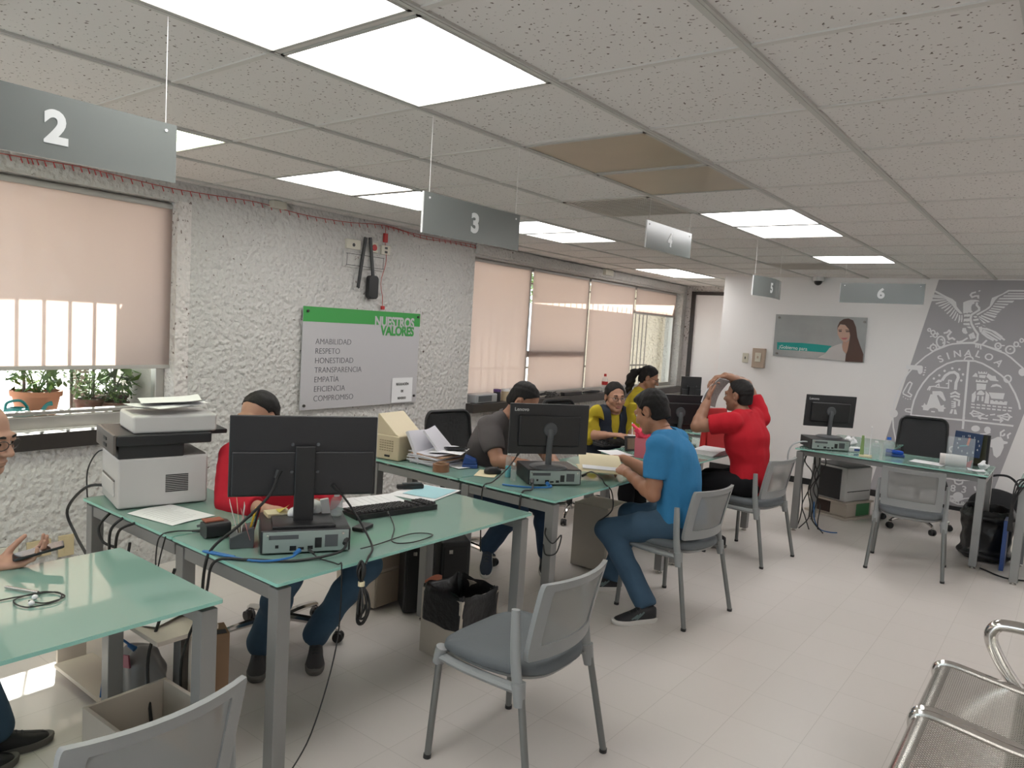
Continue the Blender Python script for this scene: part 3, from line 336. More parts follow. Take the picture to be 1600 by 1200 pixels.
# window wall, in its own frame: x out into the room, y along the wall
def wallbox(m, s0, s1, z0, z1, d0=-0.26, d1=0.0): m.box(((d0 + d1) / 2, (s0 + s1) / 2, (z0 + z1) / 2), (d1 - d0, s1 - s0, z1 - z0))
WL = dict(loc=(-3.80, 0, 0), rotz=PHI)
mb = MB()
wallbox(mb, -5.2, -2.4, 0, H); wallbox(mb, -2.4, 0.545, 0, 0.93); wallbox(mb, -2.4, 0.545, 2.335, H)
wallbox(mb, 0.545, 3.52, 0, H); wallbox(mb, 3.52, 8.80, 0, 0.89); wallbox(mb, 3.52, 8.80, 2.335, H); wallbox(mb, 8.80, 9.3, 0, H)
struct(mb.build('wall_left', ROUGH, smooth=0, **WL))
mb = MB(); wallbox(mb, 0.46, 0.553, 0.93, 2.34, -0.27, 0.004)      # rough plastered reveal of the near window
struct(mb.build('trim_3', ROUGH2, smooth=0, **WL))
# head of the far window: a rounded plaster nosing
mb = MB(); mb.box((0.012, 6.15, 2.405), (0.05, 5.3, 0.10)); struct(mb.build('trim_4', ROUGH, bev=0.018, **WL))
# white partition at the back with the mural, the alcove behind it, the outer walls of the room
mb = MB(); mb.box((0.45, 7.23, H / 2), (6.7, 0.16, H)); struct(mb.build('wall_back', WHITE, smooth=0))
mb = MB(); mb.box((-4.36, 9.03, H / 2), (0.44, 0.16, H)); mb.box((-3.1, 9.03, 2.365 + 0.05), (2.1, 0.16, 0.10)); mb.box((-1.9, 9.03, H / 2), (0.4, 0.16, H))
o = mb.build('wall_alcove', ROUGH2, smooth=0); struct(o)
mb = MB(); mb.box((-2.82, 8.13, H / 2), (0.12, 1.64, H)); struct(mb.build('wall_partition', WHITE, smooth=0))
mb = MB(); mb.box((3.86, 1.2, H / 2), (0.16, 12.6, H)); struct(mb.build('wall_right', WHITE, smooth=0))
mb = MB()
mb.box((-3.3, -5.08, H / 2), (1.2, 0.16, H)); mb.box((2.35, -5.08, H / 2), (3.3, 0.16, H)); mb.box((-1.0, -5.08, 2.42), (3.5, 0.16, 0.09)); mb.box((-1.0, -5.08, 0.06), (3.5, 0.16, 0.12))
struct(mb.build('wall_front', WHITE, smooth=0))
# unseen shopfront glazing behind the camera, added to let in fill daylight
mb = MB(); mb.box((-1.0, -5.06, 1.245), (3.5, 0.012, 2.26)); g = mb.build('fill_window', GLASS, smooth=0); struct(g)
mb = MB()
for x in (-2.72, -1.6, -0.45, 0.68): mb.box((x, -5.05, 1.245), (0.06, 0.08, 2.26))
struct(mb.build('window_frame', ALU, parent=g, smooth=0))
# baseboards
mb = MB(); mb.box((-1.9, 7.146, 0.036), (2.0, 0.018, 0.072)); mb.box((1.5, 7.146, 0.022), (4.8, 0.018, 0.044)); struct(mb.build('baseboard_back', BLACK, smooth=0))
# the door of the alcove
DOORP = mat('door_panel_paint', (0.86, 0.81, 0.805), 0.5); DARKF = mat('door_frame_paint', (0.03, 0.022, 0.02), 0.5)
mb = MB(); mb.box((-3.11, 8.985, 1.17), (1.96, 0.05, 2.34)); d = struct(mb.build('door_1', DOORP, smooth=0))
mb = MB(); mb.box((-4.11, 8.955, 1.19), (0.055, 0.07, 2.38)); mb.box((-3.1, 8.955, 2.355), (2.0, 0.07, 0.05)); mb.build('door_frame', DARKF, parent=d, smooth=0)

# ---- windows
def window(name, s0, s1, z0, z1, posts, rails, d=-0.14):
    mb = MB(); wallbox(mb, s0, s1, z0, z1, d - 0.004, d + 0.004); g = struct(mb.build(name, GLASS, smooth=0, **WL))
    f = MB()
    for s in posts: wallbox(f, s - 0.028, s + 0.028, z0, z1, d - 0.03, d + 0.03)
    for (a, b, z, w) in rails: wallbox(f, a, b, z - w / 2, z + w / 2, d - 0.028, d + 0.028)
    fo = f.build('window_frame', ALU, parent=g, bev=0.004)
    return g
g1 = window('window_1', -2.4, 0.46, 0.93, 2.335, (-2.37, -0.95, 0.43), ((-2.4, 0.46, 0.965, 0.07), (-2.4, 0.46, 2.31, 0.05), (-2.4, 0.46, 1.02, 0.022)))
g2 = window('window_2', 3.52, 8.80, 0.89, 2.335, (3.55, 4.665, 5.985, 7.305, 8.77), ((3.52, 8.8, 0.915, 0.05), (3.52, 8.8, 2.31, 0.05), (4.665, 5.985, 1.37, 0.07), (7.305, 8.77, 1.985, 0.05)))
mb = MB(); wallbox(mb, -2.4, 0.50, 0.835, 0.928, -0.20, 0.05); struct(mb.build('trim_5', GRAN, bev=0.004, **WL))
mb = MB(); wallbox(mb, 3.50, 8.86, 0.80, 0.888, -0.22, 0.10); struct(mb.build('trim_6', GRAN, bev=0.004, **WL))

# ---- roller blinds
BLIND = shade_mat()
RAIL = mat('blind_rail_grey', (0.42, 0.40, 0.38), 0.4)
def blind(label, s0, s1, z0, z1, d=-0.075, group=None):
    t = thing('roller_blind', label, 'blind', wp((s0 + s1) / 2, d, z1), PHI, group)
    w = s1 - s0
    m = MB(); m.box((0, 0, (z0 - z1) / 2), (0.0012, w, z1 - z0)); m.build('fabric', BLIND, t, smooth=0)
    m = MB(); m.cyl((-0.016, -w / 2, -0.012), (-0.016, w / 2, -0.012), 0.022); m.build('roller_tube', RAIL, t)
    m = MB(); m.box((0, 0, z0 - z1), (0.014, w, 0.024)); m.build('bottom_rail', RAIL, t, bev=0.003)
    return t
blind('wide beige roller blind over the near window, drawn down to just above the plant pots', -2.36, 0.525, 1.285, 2.315, -0.06)
blind('beige roller blind on the first bay of the far window, nearest the values board', 3.54, 4.635, 0.935, 2.325, -0.09)
blind('beige roller blind on the second bay of the far window, with shadows of sash bars', 4.70, 5.955, 0.935, 2.325, -0.09)
blind('beige roller blind on the third bay of the far window, beside the open pane', 6.015, 7.275, 0.935, 2.325, -0.09)
blind('short beige roller blind above the open pane of the last bay', 7.335, 8.74, 1.96, 2.325, -0.09)

# ---- ceiling lights and vents
DIFF = diffuser_mat('diffuser_lit', (1.0, 0.98, 0.955), LAMP)
DIFFW = diffuser_mat('diffuser_lit_cool', (1.0, 0.985, 0.98), LAMP * 2.2)
DIFFG = diffuser_mat('diffuser_lit_greenish', (0.88, 1.0, 0.72), LAMP * 0.75)
BROWN = mat('diffuser_yellowed', (0.35, 0.285, 0.20), 0.35, noise=0.2, nscale=2.5)
LFRAME = mat('light_frame_paint', (0.42, 0.41, 0.38), 0.5)
def light(c, r, m, label, group='fluorescent ceiling panels'):
    t = thing('ceiling_light', label, 'ceiling light', ((c + .5) * 0.613, (r + .5) * 0.61, H), 0, group)
    f = MB()
    for sx in (-1, 1): f.box((sx * 0.288, 0, -0.0045), (0.012, 0.586, 0.009)); f.box((0, sx * 0.287, -0.0045), (0.588, 0.012, 0.009))
    f.build('frame', LFRAME, t, smooth=0)
    q = MB(); q.box((0, 0, -0.003), (0.568, 0.566, 0.004)); q.build('diffuser', m, t, smooth=0)
    return t
NEAR = 'lit prismatic ceiling panel at the top left, '
light(-2, -2, DIFF, NEAR + 'cut by the top edge of the frame'); light(-2, -1, DIFF, NEAR + 'the whole one nearest the camera')
light(-5, -2, DIFFG, 'lit ceiling panel behind hanging sign 2, farther from its right end'); light(-5, -1, DIFFG, 'greenish lit ceiling panel showing past the right end of hanging sign 2')
light(-5, 1, DIFF, 'lit ceiling panel to the left of hanging sign 3'); light(-5, 2, DIFF, 'lit ceiling panel partly behind the top edge of hanging sign 3')
light(-5, 4, DIFF, 'lit ceiling panel just right of hanging sign 3, the nearer of its pair'); light(-5, 5, DIFF, 'lit ceiling panel between hanging signs 3 and 4, the farther of its pair')
light(-6, 10, DIFF, 'lit ceiling panel in the far left corner above the window, the nearer half'); light(-6, 11, DIFF, 'lit ceiling panel in the far left corner by the alcove door, the farther half')
DIFFM = diffuser_mat('diffuser_lit_mid', (1.0, 0.985, 0.98), LAMP * 1.05)
light(-2, 4, DIFFM, 'lit white ceiling panel right of hanging sign 4, the nearer of its pair'); light(-2, 5, DIFFM, 'lit white ceiling panel right of hanging sign 4, the farther of its pair')
light(-2, 8, DIFFW, 'brightest ceiling panel, above and in front of hanging sign 6')
light(-2, 1, BROWN, 'unlit yellowed brown ceiling panel, the nearer of the two'); light(-2, 2, BROWN, 'unlit yellowed brown ceiling panel, the farther of the two')
for c, r in ((1, -6), (-3, -4), (3, 2), (4, 2), (2, 6), (3, 6), (2, 9), (-2, -5), (-5, -5), (2, -6), (3, 9), (4, 1)):  # unseen panels added around the view to fill the room with light
    o = light(c, r, DIFF, 'added fill-light ceiling panel out of view', 'added fill-light ceiling panels out of view')
VENTM = mat('vent_metal', (0.50, 0.46, 0.41), 0.55); VENTD = mat('vent_dust', (0.17, 0.12, 0.085), 0.9)
def vent(c, r, label):
    t = thing('air_vent', label, 'vent', ((c + .5) * 0.613, (r + .5) * 0.61, H), 0, 'ceiling air vents')
    f = MB()
    for sx in (-1, 1): f.box((sx * 0.283, 0, -0.005), (0.022, 0.588, 0.010)); f.box((0, sx * 0.283, -0.005), (0.588, 0.022, 0.010))
    f.build('frame', VENTM, t, smooth=0)
    q = MB(); q.box((0, 0, -0.0012), (0.55, 0.55, 0.002)); q.build('backing', VENTD, t, smooth=0)
    q = MB(); n = 22
    for i in range(n):
        v = -0.268 + 0.536 * i / (n - 1)
        q.box((v, 0, -0.006), (0.007, 0.55, 0.006)); q.box((0, v, -0.006), (0.55, 0.007, 0.006))
    q.build('grille', VENTM, t, smooth=0)
vent(-3, 3, 'dusty square grille in the ceiling beside the brown panels'); vent(-3, 9, 'dark grille in the far ceiling above hanging sign 5')

# ---- mural, painted panel with the coat of arms in relief-thin white paint
def ribbon(m, pts, w, y0, th=0.0012):
    V = [Vector((a, 0, b)) for a, b in pts]
    rings = []
    for i, v in enumerate(V):
        d0 = (v - V[i - 1]).normalized() if i else (V[1] - v).normalized(); d1 = (V[i + 1] - v).normalized() if i < len(V) - 1 else d0
        d = (d0 + d1); d = d.normalized() if d.length > 1e-6 else d0
        n = Vector((-d.z, 0, d.x)) * (w / 2 / max(0.5, d.dot(d1)))
        a, b = v + n, v - n
        rings.append([(a.x, y0, a.z), (b.x, y0, b.z), (b.x, y0 - th, b.z), (a.x, y0 - th, a.z)])
    m.loft(rings)
def flat(m, pts, y0, th=0.0012): m._add([(a, y0, b) for a, b in pts] + [(a, y0 - th, b) for a, b in pts], [tuple(range(len(pts))), tuple(range(len(pts), 2 * len(pts)))[::-1]] + [(i, (i + 1) % len(pts), len(pts) + (i + 1) % len(pts), len(pts) + i) for i in range(len(pts))])
MURAL = mat('mural_grey', (0.40, 0.39, 0.41), 0.6, noise=0.06, nscale=2); MWHITE = mat('mural_white', (0.82, 0.82, 0.83), 0.6)
t = thing('wall_mural', 'grey slanted wall mural with a white coat of arms, eagle and the word SINALOA', 'mural', (0, 7.15, 0))
Y0 = -0.0005
m = MB(); flat(m, [(-0.995, 0.045), (0.14, 0.045), (0.665, 2.452), (-0.515, 2.452)], Y0, 0.0015); m.build('background', MURAL, t, smooth=0)
_lay = 0.0014
for part in list(MURAL_POLYS) + [k for k in MURAL_STROKES if k not in MURAL_POLYS]:
    halves = (lambda P: P[0][0] < -0.15, lambda P: P[0][0] >= -0.15) if part == 'cactus' else (lambda P: True,)
    for keep in halves:
        m = MB()
        for pts in MURAL_POLYS.get(part, []):
            if keep(pts): _lay += 0.00003; flat(m, pts, Y0 - _lay)
        for w, pts in MURAL_STROKES.get(part, []):
            if keep(pts): _lay += 0.00003; ribbon(m, pts, w, Y0 - _lay)
        m.build(part, MWHITE, t, smooth=0)
m = MB(); flat(m, [(-0.158, 2.262), (-0.128, 2.264), (-0.143, 2.254)], Y0 - 0.012); m.build('eye', MURAL, t, smooth=0)
for ch, x, z, ang, h in MURAL_LETTERS:
    a = math.radians(ang); z += 0.04 if h < 0.05 else 0
    M = frame_mat((x, Y0 - 0.011, z), (math.cos(a), 0, math.sin(a)), (-math.sin(a), 0, math.cos(a))) @ Matrix.Translation((0, -h * .5, 0))
    text_obj('letter', ch, h * 1.4, MWHITE, t, M, 0.0008, 0.0022 if h > .05 else 0.0006, 'CENTER')

# ---- acrylic poster on the back wall
t = thing('wall_poster', 'acrylic government poster with a smiling long-haired woman on the white back wall', 'poster', (0, 7.128, 0))
PM = lambda n, c, r=0.4: mat('poster_' + n, c, r)
m = MB(); flat(m, POSTER['panel'], 0.006, 0.006); m.build('panel', mat('acrylic_grey', (0.34, 0.355, 0.355), 0.12, noise=0.2, nscale=4), t, smooth=0)
for k, (part, c, nm) in enumerate((('stripe', (0.0, 0.30, 0.27), 'stripe'), ('blouse', (0.50, 0.475, 0.465), 'blouse'), ('neck', (0.45, 0.27, 0.20), 'neck'), ('face', (0.52, 0.33, 0.25), 'face'), ('hair', (0.075, 0.032, 0.02), 'hair'),
        ('eye', (0.05, 0.03, 0.03), 'eye'), ('eyeb', (0.05, 0.03, 0.03), 'eye'), ('brow', (0.06, 0.03, 0.02), 'eyebrow'), ('browb', (0.06, 0.03, 0.02), 'eyebrow'), ('mouth', (0.45, 0.12, 0.13), 'mouth'))):
    m = MB(); flat(m, POSTER[part], -0.0005 * (1 + k) , 0.0004); m.build(nm, PM(nm, c), t, smooth=0)
x, z = POSTER['text'][0]
text_obj('slogan', '¡Gobierno para', 0.060, PM('slogan', (0.75, 0.8, 0.8)), t, frame_mat((x, -0.0016, z - 0.017), (1, 0, -0.02), (0, 0, 1)), 0.0004, 0.0, sx=0.9)
STUD = mat('steel_stud', (0.22, 0.21, 0.20), 0.3, metal=0.8)
for (x, z) in ((-2.165, 1.975), (-1.205, 1.965), (-2.16, 1.54)):
    m = MB(); m.cyl((x, 0.02, z), (x, -0.014, z), 0.014); m.build('standoff_stud', STUD, t)
# ------------------------------------------------------------------ furniture
STEEL = mat('grey_painted_steel', (0.27, 0.27, 0.265), 0.42, metal=0.35)
FOOT = mat('leveller_chrome', (0.6, 0.58, 0.55), 0.25, metal=0.9)
GTOP = mat('green_glass', (0.235, 0.375, 0.325), 0.045, spec=0.75, trans=(0.16, (0.55, 0.80, 0.70)))
GEDGE = mat('green_glass_edge', (0.30, 0.60, 0.51), 0.12, spec=0.6)
CH_GREY = mat('chair_grey_plastic', (0.27, 0.28, 0.28), 0.42)
CH_SEAT = mat('chair_seat_fabric', (0.11, 0.122, 0.13), 0.75, noise=0.1, nscale=300)
CH_MESH = mat('chair_mesh', (0.34, 0.34, 0.33), 0.7, trans=(0.5, (1, 1, 1)))
CH_LEG = mat('chair_leg_metal', (0.19, 0.195, 0.19), 0.38, metal=0.5)
CHROME = mat('chrome', (0.72, 0.70, 0.68), 0.12, metal=1.0)
MESHB = mat('black_mesh', (0.018, 0.02, 0.022), 0.7, trans=(0.16, (1, 1, 1)))
SEATB = mat('black_fabric', (0.013, 0.014, 0.016), 0.85)
PLY = mat('beige_board', (0.52, 0.46, 0.39), 0.55, noise=0.06, nscale=6)
PLYE = mat('board_edge', (0.40, 0.33, 0.26), 0.6)
PAPER = mat('paper', (0.74, 0.74, 0.75), 0.7)
CREAM = mat('manila_paper', (0.72, 0.63, 0.42), 0.65)
PCBLK = mat('computer_black', (0.018, 0.018, 0.02), 0.38)
PCMET = mat('computer_back_metal', (0.36, 0.42, 0.40), 0.4, metal=0.55)
GREYP = mat('grey_plastic', (0.075, 0.08, 0.085), 0.5)
CABLE = mat('black_cable', (0.012, 0.012, 0.012), 0.5)
BLUEC = mat('blue_cable', (0.02, 0.13, 0.36), 0.45)
LOGO = mat('logo_grey', (0.55, 0.55, 0.55), 0.5)
SCREEN = mat('screen_dark', (0.01, 0.01, 0.012), 0.15)

def rounded(w, d, r, n=5):
    pts = []
    for cx, cy, a0 in ((w / 2 - r, d / 2 - r, 0), (-w / 2 + r, d / 2 - r, 90), (-w / 2 + r, -d / 2 + r, 180), (w / 2 - r, -d / 2 + r, 270)):
        for i in range(n + 1):
            a = math.radians(a0 + 90 * i / n); pts.append((cx + r * math.cos(a), cy + r * math.sin(a)))
    return pts

def glass_top(x0, x1, y0, y1, parent, name='tabletop', z=0.75):
    b = MB(); w, d, th = x1 - x0, y1 - y0, 0.012
    P = rounded(w, d, 0.008, 3); cx, cy = (x0 + x1) / 2, (y0 + y1) / 2
    P = [(a + cx, c + cy) for a, c in P]; n = len(P)
    b._add([(a, c, z - th) for a, c in P] + [(a, c, z) for a, c in P], [tuple(range(n))[::-1], tuple(range(n, 2 * n))], 0)
    b._add([(a, c, z - th) for a, c in P] + [(a, c, z) for a, c in P], [(i, (i + 1) % n, n + (i + 1) % n, n + i) for i in range(n)], 1)
    return b.build(name, [GTOP, GEDGE], parent, smooth=0)

LEGW = 0.056
def desk(label, x0, x1, y0, y1, ends='x', ret=None, cat='desk', org=None):
    """steel trestle frames on the short ends, frosted green glass on spacers; coordinates are the place's own"""
    o = org or ((x0 + x1) / 2, (y0 + y1) / 2)
    t = thing('glass_desk', label, cat, (o[0], o[1], 0), 0, 'green glass office desks')
    X = lambda x: x - o[0]; Y = lambda y: y - o[1]
    glass_top(X(x0), X(x1), Y(y0), Y(y1), t)
    zt = 0.722; i = LEGW / 2 + 0.012
    def leg(x, y):
        b = MB(); b.box((X(x), Y(y), (zt + 0.022) / 2), (LEGW, LEGW, zt - 0.022)); l = b.build('leg', STEEL, t, bev=0.003)
        f = MB(); f.cyl((X(x), Y(y), 0), (X(x), Y(y), 0.007), 0.022); f.cyl((X(x), Y(y), 0.007), (X(x), Y(y), 0.024), 0.010); f.build('foot', FOOT, l)
    def beam(a, b_, w=0.044, h=0.05):
        q = MB(); dx, dy = abs(b_[0] - a[0]), abs(b_[1] - a[1])
        q.box((X((a[0] + b_[0]) / 2), Y((a[1] + b_[1]) / 2), zt - h / 2), (max(dx, w), max(dy, w), h)); q.build('beam', STEEL, t, bev=0.003)
    def spacer(x, y):
        s = MB(); s.cyl((X(x), Y(y), zt - 0.002), (X(x), Y(y), 0.7385), 0.017); s.build('spacer', FOOT, t)
    c = [(x0 + i, y0 + i), (x1 - i, y0 + i), (x1 - i, y1 - i), (x0 + i, y1 - i)]
    for p in c: leg(*p)
    if ends == 'x':
        for y in (y0 + i, y1 - i): beam((x0 + i + LEGW / 2, y), (x1 - i - LEGW / 2, y))
        xm = (x0 + x1) / 2
        beam((xm - .16, y0 + i + .022), (xm - .16, y1 - i - .022), 0.04, 0.04)
        for y in (y0 + i, y1 - i): spacer(x0 + .18, y); spacer(x1 - .18, y)
    else:
        for x in (x0 + i, x1 - i): beam((x, y0 + i + LEGW / 2), (x, y1 - i - LEGW / 2))
        ym = y0 + 0.10
        beam((x0 + i + .022, ym), (x1 - i - .022, ym), 0.04, 0.04)
        for x in (x0 + i, x1 - i): spacer(x, y0 + .12); spacer(x, y1 - .12)
    if ret:
        a0, a1, b0, b1, far = ret
        glass_top(X(a0), X(a1), Y(b0), Y(b1), t, 'return_top')
        if far == '-x':
            for y in (b0 + i, b1 - i): leg(a0 + i, y)
            beam((a0 + i + LEGW / 2, b0 + i), (a1 - .0, b0 + i)); beam((a0 + i, b0 + i + LEGW / 2), (a0 + i, b1 - i - LEGW / 2)); beam((a0 + i + LEGW / 2, b1 - i), (a1 - .0, b1 - i))
            for y in (b0 + i, b1 - i): spacer(a0 + .15, y); spacer(a1 - .1, y)
        else:
            for x in (a0 + i, a1 - i): leg(x, b1 - i)
            beam((a0 + i, b0), (a0 + i, b1 - i - LEGW / 2)); beam((a0 + i + LEGW / 2, b1 - i), (a1 - i - LEGW / 2, b1 - i)); beam((a1 - i, b0), (a1 - i, b1 - i - LEGW / 2))
            for x in (a0 + i, a1 - i): spacer(x, b1 - .12)
    return t
desk('green frosted glass desk in the left foreground, bare except for earphones and a pen', -2.05, -1.33, -2.16, -0.66)
desk('L-shaped green glass desk with the big monitor, keyboard and white printer', -2.05, -1.33, -0.46, 1.03, ret=(-2.88, -2.06, -0.46, 0.08, '-x'))
desk('L-shaped green glass desk of the man in grey, with tape roll and envelopes', -2.10, -1.40, 1.33, 2.82, ret=(-2.90, -2.11, 1.33, 1.74, '-x'))
desk('green glass desk between the woman in the vest and the man holding papers up', -2.10, -1.40, 2.98, 4.48)
desk('green glass desk of the woman with the ponytail, farthest along the window', -2.72, -2.02, 4.78, 6.20)
desk('green glass desk in front of the mural with a blue clock and a monitor', -1.16, 0.30, 4.77, 5.42, ends='y', ret=(-1.16, -0.52, 5.43, 6.25, '+y'))
desk('green glass desk cut off by the right edge of the frame', 0.50, 2.0, 4.55, 5.25, ends='y')

# ---- visitor chair (local: faces -x)
def visitor_chair(label, loc, rotz):
    t = thing('visitor_chair', label, 'chair', loc, rotz, 'grey mesh-back visitor chairs')
    # seat cushion
    def ring(sc, z, grow=0):
        P = []
        for i in range(40):
            a = 2 * math.pi * i / 40; c, s = math.cos(a), math.sin(a)
            e = 0.42 if c < 0 else 0.62
            x = 0.235 * math.copysign(abs(c) ** e, c); y = math.copysign(abs(s) ** e, s) * (0.238 - 0.035 * max(0, x / 0.235))
            P.append((x * sc - 0.025, y * sc, z + (-0.012 if x < -0.17 and sc > .7 else 0)))
        return P
    b = MB(); b.loft([ring(.93, .432), ring(.985, .438), ring(1.0, .452), ring(.985, .468), ring(.93, .478), ring(.75, .483), ring(.4, .482), ring(.05, .481)]); b.build('seat', CH_SEAT, t, smooth=50)
    b = MB(); b.loft([ring(.80, .405), ring(.90, .415), ring(.95, .431)]); b.build('seat_shell', CH_GREY, t, smooth=50)
    for s in (-1, 1):                                                   # side rails with corner sockets
        b = MB(); b.tube([(-.235, s * .222, .405), (-.1, s * .226, .398), (.1, s * .222, .40), (.16, s * .222, .405)], 0.017, 8, k=3, sy=1.3)
        b.cyl((-.238, s * .225, .375), (-.222, s * .222, .44), .023, .025, 12); b.cyl((.165, s * .232, .35), (.150, s * .226, .43), .021, .027, 12); b.build('side_rail', CH_GREY, t)
        for fx, tx in ((-.240, -.228), (.245, .165)):
            b = MB(); b.tube([(fx, s * .255, 0.012), (tx, s * .228, 0.40)], 0.0135, 12); l = b.build('leg', CH_LEG, t)
            g = MB(); g.cyl((fx - .0008, s * .2565, 0), (fx, s * .2555, 0.016), 0.0155, 0.0155, 12); g.build('glide', BLACK, l)
        b = MB(); b.tube([(.152, s * .228, .40), (.135, s * .230, .50), (.128, s * .231, .60), (.122, s * .230, .69)], [.022, .021, .020, .017], 12, k=4, sy=.72); b.build('back_post', CH_GREY, t)
    # curved back: a moulded frame around a mesh
    def surf(y, z):
        v = (z - .50) / .30
        return Vector((.150 + .065 * max(0, v) ** 1.2 + 0.05 * (1 - (y / .22) ** 2), y, z))
    def out_pts(w_t, w_b, z0, z1, rr):
        base = rounded(2, z1 - z0, rr, 6); 
        o2 = []
        for a, c in base:
            v = (c + (z1 - z0) / 2) / (z1 - z0); w = w_b + (w_t - w_b) * v; o2.append((a * w, z0 + (z1 - z0) * v))
        # resample edges so the frame bends
        P = []
        for i in range(len(o2)):
            a = o2[i]; c = o2[(i + 1) % len(o2)]; L = math.hypot(a[0] - c[0], a[1] - c[1]); k = 10 if L > .12 else 1
            for j in range(k): P.append((a[0] + (c[0] - a[0]) * j / k, a[1] + (c[1] - a[1]) * j / k))
        return P
    OU = out_pts(.212, .205, .50, .80, .035); IN = out_pts(.166, .160, .555, .768, .03)
    rings = []
    for P, th in ((IN, -.006), (OU, -.010), (OU, .010), (IN, .008)):
        rings.append([surf(y, z) + Vector((th, 0, 0)) for y, z in P])
    rings.append(rings[0])
    b = MB(); b.loft(rings, caps=False); b.build('back_frame', CH_GREY, t, smooth=40)
    b = MB(); b.sheet(lambda u, v: surf((-.172 + .344 * u), .55 + .222 * v), 14, 8, .002); b.build('back_mesh', CH_MESH, t)
    return t
visitor_chair('grey mesh-back visitor chair standing empty in the foreground beside the trash bin', (-.83, .32, 0), 0.0)
visitor_chair('grey mesh-back visitor chair at the bottom left, cut by the frame', (-.965, -1.165, 0), math.radians(2))
visitor_chair('grey mesh-back visitor chair under the man in the blue T-shirt', (-1.075, 2.24, 0), math.radians(-8.5))
visitor_chair('grey mesh-back visitor chair under the man in the red shirt holding papers', (-1.15, 3.745, 0), math.radians(-8))
visitor_chair('grey mesh-back visitor chair empty in front of the desk by the mural', (-.145, 4.40, 0), math.radians(-84))

# ---- swivel office chair (local: faces +x)
def office_chair(label, loc, rotz, base_rot=0.0, back=True, lean=0.0):
    t = thing('office_chair', label, 'office chair', loc, rotz, 'black swivel office chairs')
    b = MB(); b.cyl((0, 0, .085), (0, 0, .13), .045, .04)
    for k in range(5):
        a = base_rot + 2 * math.pi * k / 5; c, s = math.cos(a), math.sin(a)
        b.tube([(.03 * c, .03 * s, .115), (.16 * c, .16 * s, .105), (.285 * c, .285 * s, .082), (.30 * c, .30 * s, .06)], [.022, .020, .015, .012], 8, k=3)
    b.build('base', CHROME, t)
    for k in range(5):
        a = base_rot + 2 * math.pi * k / 5; c, s = math.cos(a), math.sin(a); p = Vector((.30 * c, .30 * s, .029)); n = Vector((-s, c, 0))
        q = MB()
        for g in (-1, 1): q.cyl(p + n * (.006 * g), p + n * (.024 * g), .029, .026, 16)
        q.ell(p + Vector((0, 0, .012)), (.022, .022, .024)); q.build('caster', BLACK, t)
    b = MB(); b.cyl((0, 0, .12), (0, 0, .40), .028, .024); b.build('gas_column', BLACK, t)
    b = MB(); b.loft([[(x * sc, y * sc, z) for x, y in rounded(.46, .48, .12)] for sc, z in ((.85, .405), (.98, .415), (1, .44), (.97, .462), (.8, .472), (.3, .474))]); b.build('seat', SEATB, t, smooth=50)
    if back:
        f = lambda y, z: Vector((-.20 - .05 * (z - .5) + .05 * (y / .23) ** 2 - .03 * math.sin((z - .5) * 4), y, z))
        b = MB(); O = [(x, z) for x, z in rounded(.45, .46, .06)]
        ring = [f(y * (1 - .12 * (z + .23) / .46), z + .80) for y, z in O]; b.tube(ring, .013, 8, closed=True); b.build('back_frame', BLACK, t)
        b = MB(); b.sheet(lambda u, v: f((-.215 + .43 * u) * (1 - .12 * v), .58 + .44 * v), 12, 10, .003); b.build('back_mesh', MESHB, t)
        b = MB(); b.tube([(-.05, 0, .40), (-.20, 0, .40), (-.245, 0, .50), (-.235, 0, .62)], .018, 8, k=4); b.build('back_support', BLACK, t)
    return t
office_chair('black swivel chair of the man in red behind the big monitor', (-2.36, .30, 0), math.radians(-20), math.radians(55))
office_chair('black mesh swivel chair of the man in grey, its back against the textured wall', (-2.62, 1.98, 0), math.radians(-8), math.radians(12))
office_chair('black swivel chair of the woman in yellow blouse and dark vest', (-2.72, 3.55, 0), math.radians(-10), 0.3)
office_chair('black mesh swivel chair standing empty behind the desk in front of the mural', (-.33, 5.92, 0), math.radians(-80), 0.5)

# ---- small-form-factor PC (local: back panel faces +x, sits on z=0)
def pc(label, loc, rotz, w=.34, d=.29, h=.096):
    t = thing('desktop_computer', label, 'computer', loc, rotz, 'slim desktop computers')
    b = MB(); b.box((-.002, 0, h / 2 + .003), (d - .006, w, h - .006)); b.build('case', PCBLK, t, bev=.004)
    x = d / 2 - .004
    b = MB(); b.box((x, 0, h / 2 + .002), (.006, w - .016, h - .014)); p = b.build('back_panel', PCMET, t, bev=.001)
    b = MB(); b.box((x + .003, -.085, h * .73), (.003, .11, .016)); b.build('vent_slot', GREYP, p, smooth=0)
    b = MB(); b.box((x + .003, .095, h * .52), (.003, .05, h * .5)); b.build('fan_grille', GREYP, p, smooth=0)
    for y, z, a, c in ((-.05, .022, .024, .018), (-.02, .02, .022, .010), (.015, .022, .02, .014), (-.11, .03, .012, .012), (.045, .04, .026, .04)):
        b = MB(); b.box((x + .003, y, z + .004), (.004, a, c)); b.build('port', BLACK, p, smooth=0)
    for y in (-.145, .14):
        b = MB(); b.cyl((x, y, h * .82), (x + .008, y, h * .82), .006, .005, 10); b.build('thumbscrew', FOOT, p)
    b = MB(); b.box((-d / 2, .0, h / 2), (.006, w - .03, h - .02)); b.build('front_grille', GREYP, t, smooth=0)
    return t
